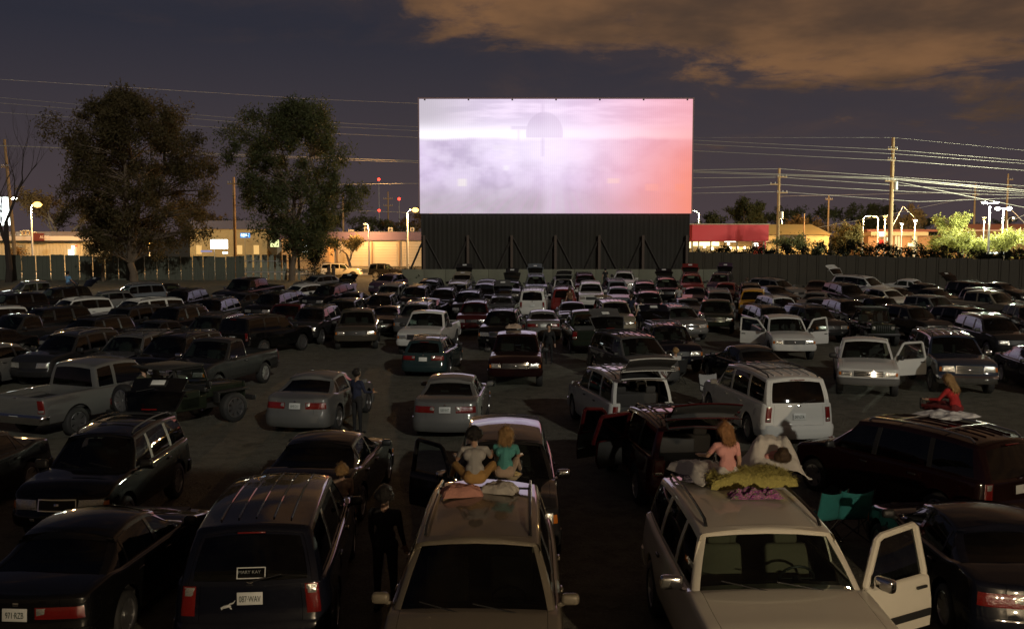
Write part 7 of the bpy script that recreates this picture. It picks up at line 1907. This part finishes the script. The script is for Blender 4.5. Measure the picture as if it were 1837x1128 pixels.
# reclining child under the white blanket: lying on the back, head towards the camera
kid = person('brown-haired child lying under a white blanket on the cream SUV roof', roofpt(1384, 842, RZ), 0, dict(seat=0.0, hip=2.15, knee=1.5, lean=-1.3, armf=1.2, elbow=0.3, arms=0.3, nod=0.2), C_PINK, C_GREY, H_BROWN, 0.0, k=0.80, head=1.12, vox=0.011)
def blanket(loc, rz, label, prof, w, mat, seed, skirt=True):
    """a blanket draped over a profile (y, z) running away from the camera"""
    g = random.Random(seed); ph = [g.uniform(0,6.28) for _ in range(5)]; nx, ny = 44, 56; vs = []; fs = []
    for j in range(ny+1):
        y = lerp(prof[0][0], prof[-1][0], j/ny); z = sinterp(y, prof)
        for i in range(nx+1):
            u = i/nx*2-1; fall = max(0, abs(u)-0.45)/0.55; wob = 0.022*math.sin(u*9+ph[0]+y*7)+0.016*math.sin(y*19+ph[1]+u*3)
            fo_ = mnoise.noise(Vector((u*2.6+seed, y*3.1, 0.3)))*0.05+mnoise.noise(Vector((u*7+seed, y*4.0+u*2, 1.7)))*0.030-abs(mnoise.noise(Vector((u*5-y*3, y*2.2+seed, 4.0))))*0.045
            zz = z*(1-fall**1.6)+(wob*0.5+fo_)*(0.35+1.1*z); vs.append((u*w/2*(1+0.10*math.sin(y*6+ph[2])), y+0.03*math.sin(u*5+ph[3]), max(0.012, zz)))
    k = nx+1
    for j in range(ny):
        for i in range(nx): fs.append((j*k+i, j*k+i+1, (j+1)*k+i+1, (j+1)*k+i))
    mm = MB(); mm.add(vs, fs); o = obj('blanket', mm, mat); sm = o.modifiers.new('solid', 'SOLIDIFY'); sm.thickness = 0.012; o.location = loc; o.rotation_euler = (0,0,rz); tag(o, label, 'blanket'); return o
blanket(kid.location+Vector((0.02,0.05,-0.04)) if False else roofpt(1392, 858, RZ), R(-6), 'white blanket drawn up over bent knees on the cream SUV roof', [(0.0,0.12),(0.15,0.26),(0.32,0.50),(0.42,0.53),(0.60,0.34),(0.80,0.12)], 0.92, C_WHITE, 4)
blanket(roofpt(1285, 866, RZ), R(18), 'white blanket wrapped round the girl in pink', [(-0.10,0.05),(0.10,0.17),(0.30,0.22),(0.65,0.18),(0.95,0.10)], 0.55, C_WHITE, 8)
# --- on the gold minivan roof
GZR = 1.74
bed('pillow', 'pink pillow at the front edge of the children on the gold minivan', 'pillow', 828, 886, GZR, (0.52,0.34,0.13), cloth('pinkpillow', (0.42,0.20,0.15)), 13, rz=0.2)
bed('pillow', 'pale grey pillow behind the bowl on the gold minivan', 'pillow', 897, 880, GZR, (0.46,0.34,0.12), cloth('palepillow', (0.40,0.37,0.32)), 14, rz=-0.3)
person('child in a pale grey shirt sitting on the gold minivan roof', roofpt(852, 880, GZR), R(4), dict(seat=0.0, hip=1.95, knee=1.0, lean=0.5, armf=(0.8,0.9), elbow=0.7, arms=0.3, splay=0.5), C_GREY, cloth('yellowpants', (0.33,0.19,0.06)), H_DARK, 0.05, k=0.86, head=1.08, vox=0.010)
person('child in a teal top sitting at the back of the gold minivan roof', roofpt(905, 866, GZR), R(-6), dict(seat=0.0, hip=1.95, knee=1.0, lean=0.45, armf=0.8, elbow=0.6, arms=0.12, splay=0.2), C_TEAL, C_BEIGE, H_BLOND, 0.20, k=0.78, head=1.1, vox=0.010)
mm = MB(); mm.lathe([(0.01,0.012),(0.07,0.01),(0.12,0.06),(0.145,0.085),(0.138,0.085),(0.11,0.055),(0.01,0.03)], 20, 'z'); bo = obj('bowl', mm, princ('bowl', (0.5,0.42,0.28), 0.4)); bo.location = roofpt(919, 860, GZR); tag(bo, 'small bowl of popcorn on the gold minivan roof', 'bowl')
g_ = random.Random(4); mm = MB()
for _ in range(60):
    a, r_ = g_.uniform(0,6.28), 0.12*math.sqrt(g_.random()); mm.rbox((r_*math.cos(a), r_*math.sin(a), 0.075+0.035*(1-r_/0.12)+g_.uniform(0,0.015)), (0.025,0.025,0.022), 0.008, 1)
pc = obj('popcorn', mm, princ('popcorn', (0.62,0.50,0.25), 0.8), bo); pc['kind'] = 'stuff'
# --- on the dark red minivan roof
q = roofpt(1708, 741, 1.75)
bed('blanket', 'white and dark blanket under the girl on the dark red minivan', 'blanket', 1700, 744, 1.75, (0.95,0.85,0.06), cloth('whiteblanket', (0.50,0.48,0.46), var=0.5, sc=3), 21, rz=0.5, amp=0.6)
person('girl in a red jacket with long blond hair on the dark red minivan', roofpt(1716, 742, 1.75), R(30), dict(seat=0.0, hip=1.60, knee=0.1, lean=0.35, armf=0.55, elbow=0.9, arms=0.3, sleeve='shirt', nod=0.15), C_RED, cloth('dkred', (0.10,0.008,0.008)), H_BLOND, 0.30, k=0.82, head=1.1, vox=0.011)
bed('blanket', 'dark red fleece bundled beside the girl in red', 'blanket', 1688, 735, 1.75, (0.5,0.6,0.15), cloth('fleece', (0.09,0.008,0.008)), 22, rz=0.4, amp=0.5)
# --- standing and seated people among the cars
def stand(label, px, py, rz, shirt, pants, hair, hl=0.0, k=1.0, pose=None, skin=SKIN, head=1.0, vox=0.016, h=1.60):
    p = at_h(px, py, h*k); p.z = gz(p.y); return person(label, p, rz, pose or dict(), shirt, pants, hair, hl, k, head, vox, skin)
stand('person in dark clothes standing between the two front minivans', 690, 893, R(-12), C_BLACK, C_BLACK, H_DARK, 0.0, 1.0, dict(armf=0.15, elbow=0.35, sleeve='shirt'), vox=0.012)
stand('fair-haired child in beige beside the black minivan', 613, 846, R(20), C_BEIGE, C_DENIM, H_BLOND, 0.08, 0.80, dict(armf=0.3, elbow=0.5), head=1.1, vox=0.012)
stand('person in a blue jacket standing at the silver sedan door', 640, 672, R(-40), C_NAVY, C_BLACK, H_DARK, 0.0, 0.98, dict(armf=(0.1,0.35), elbow=(0.3,1.1), sleeve='shirt'), SKIN2)
stand('child in black standing before the silver sedan', 985, 588, R(170), C_BLACK, C_BLACK, H_DARK, 0.0, 0.92, dict(armf=0.1, elbow=0.25, arms=0.25, sleeve='shirt'))
ch_p = at_h(1212, 632, 1.12); ch_p.z = gz(ch_p.y)
person('person with white sleeves and black vest sitting on a folding chair', ch_p, R(20), dict(seat=0.44, hip=1.5, knee=1.5, armf=0.5, elbow=0.8, arms=0.3, sleeve='shirt'), C_WHITE, C_BLACK, H_BLOND, 0.0, 0.95, vox=0.015, drop=False)
person('person in blue sitting on the roof of a dark SUV by the far left fence', at_h(122, 513, 1.74), R(-20), dict(seat=0.0, hip=1.95, knee=1.0, armf=0.4, elbow=0.5), C_SKYB, C_DENIM, H_DARK, 0.0, 0.95, vox=0.018)
stand('person in lilac beside the raised hatch near the street', 636, 505, R(40), C_LILAC, C_GREY, H_DARK, 0.0, 0.95, dict(armf=0.8, elbow=0.8))
stand('dark-clothed person standing against the low wall', 1086, 484, R(10), C_BLACK, C_BLACK, H_DARK)
stand('person in a white shirt standing among the far cars right of the tan van', 1150, 541, R(30), C_WHITE, C_DENIM, H_DARK, 0.05, 1.0)
stand('person in dark clothes next to the one in white right of the tan van', 1132, 533, R(-30), C_NAVY, C_BLACK, H_BROWN)
stand('person in pale clothes standing below the right corner of the screen', 1218, 516, R(0), C_GREY, C_DENIM, H_BROWN)
stand('person in dark clothes by the dark van right of the screen centre', 1098, 496, R(20), C_DENIM, C_BLACK, H_DARK)
stand('person in pale clothes between the yellow truck and the silver SUV', 1340, 502, R(20), C_GREY, C_DENIM, H_BROWN)
stand('bare-armed person leaning by the jeep', 258, 664, R(60), cloth('olive', (0.05,0.05,0.03)), C_BLACK, H_DARK, 0.0, 1.0, dict(armf=0.5, elbow=1.0))
stand('person in brown standing by the white mark SUV', 1022, 520, R(30), cloth('brownshirt', (0.12,0.06,0.03)), C_BLACK, H_BROWN)
# --- folding chairs
def chair(label, loc, rz, fab):
    e = empty('camp_chair', loc, rz); tag(e, label, 'chair', 'folding camp chairs')
    def pt(n, f, m): mm = MB(); f(mm); return obj(n, mm, m, e)
    bx = []
    def seat(m):
        n = 8; vs = []; 
        for i in range(n+1):
            for j in range(n+1):
                u, v = i/n*2-1, j/n; vs.append((u*0.26, -0.22+0.46*v, 0.43-0.05*(1-u*u)*math.sin(math.pi*v)))
        m.add(vs, [(i*(n+1)+j, (i+1)*(n+1)+j, (i+1)*(n+1)+j+1, i*(n+1)+j+1) for i in range(n) for j in range(n)])
    def back(m):
        n = 8; vs = []
        for i in range(n+1):
            for j in range(n+1):
                u, v = i/n*2-1, j/n; vs.append((u*0.29, -0.24-0.12*v-0.05*(1-u*u), 0.42+0.52*v-0.05*(1-u*u)*v))
        m.add(vs, [(i*(n+1)+j, (i+1)*(n+1)+j, (i+1)*(n+1)+j+1, i*(n+1)+j+1) for i in range(n) for j in range(n)])
    s_ = pt('seat', seat, fab); s_.modifiers.new('s', 'SOLIDIFY').thickness = 0.008; b_ = pt('backrest', back, fab); b_.modifiers.new('s', 'SOLIDIFY').thickness = 0.008
    for sx in (-1, 1):
        pt('leg', lambda m: m.tube([(sx*0.30,0.26,0.0),(-sx*0.27,0.24,0.43)],0.011,6), BLACKP); pt('leg', lambda m: m.tube([(sx*0.30,-0.26,0.0),(-sx*0.27,-0.22,0.42)],0.011,6), BLACKP)
        pt('leg', lambda m: m.tube([(sx*0.30,-0.26,0.0),(sx*0.28,0.24,0.43)],0.011,6), BLACKP)
        pt('back_post', lambda m: m.tube([(sx*0.28,-0.22,0.40),(sx*0.30,-0.37,0.95)],0.012,6), BLACKP); pt('armrest', lambda m: (m.rbox((sx*0.31,0.0,0.62),(0.07,0.46,0.02),0.008,1), m.tube([(sx*0.30,0.22,0.02),(sx*0.31,0.21,0.61)],0.011,6)), BLACKP)
    return e
TEALF = cloth('chair_teal', (0.02,0.17,0.17)); BLKF = cloth('chair_black', (0.02,0.02,0.02))
p = at_h(1522, 884, 0.80); p.z = gz(p.y); chair('teal folding camp chair beside the open cream car door', p, R(5), TEALF)
p = at_h(1470, 886, 0.80); p.z = gz(p.y); chair('second teal camp chair half hidden behind the cream SUV', p, R(25), TEALF)
p = ch_p.copy(); chair('black folding chair under the seated person with white sleeves', p, R(20), BLKF)
p = at_h(1277, 672, 0.95); p.z = gz(p.y); chair('pale folding chair beside the front of the closed white minivan', p, R(190), cloth('chair_pale', (0.34,0.34,0.33)))
# --- things lying on roofs
bed('blanket', 'folded tan blanket on the dark maroon pickup roof', 'blanket', 921, 588, 1.83, (0.55,0.4,0.12), C_BEIGE, 31, amp=0.4)
bed('blanket', 'brown blanket lying on the tan van roof', 'blanket', 1082, 532, 1.80, (0.9,1.2,0.08), cloth('brownblanket', (0.20,0.14,0.08)), 32, amp=0.5)
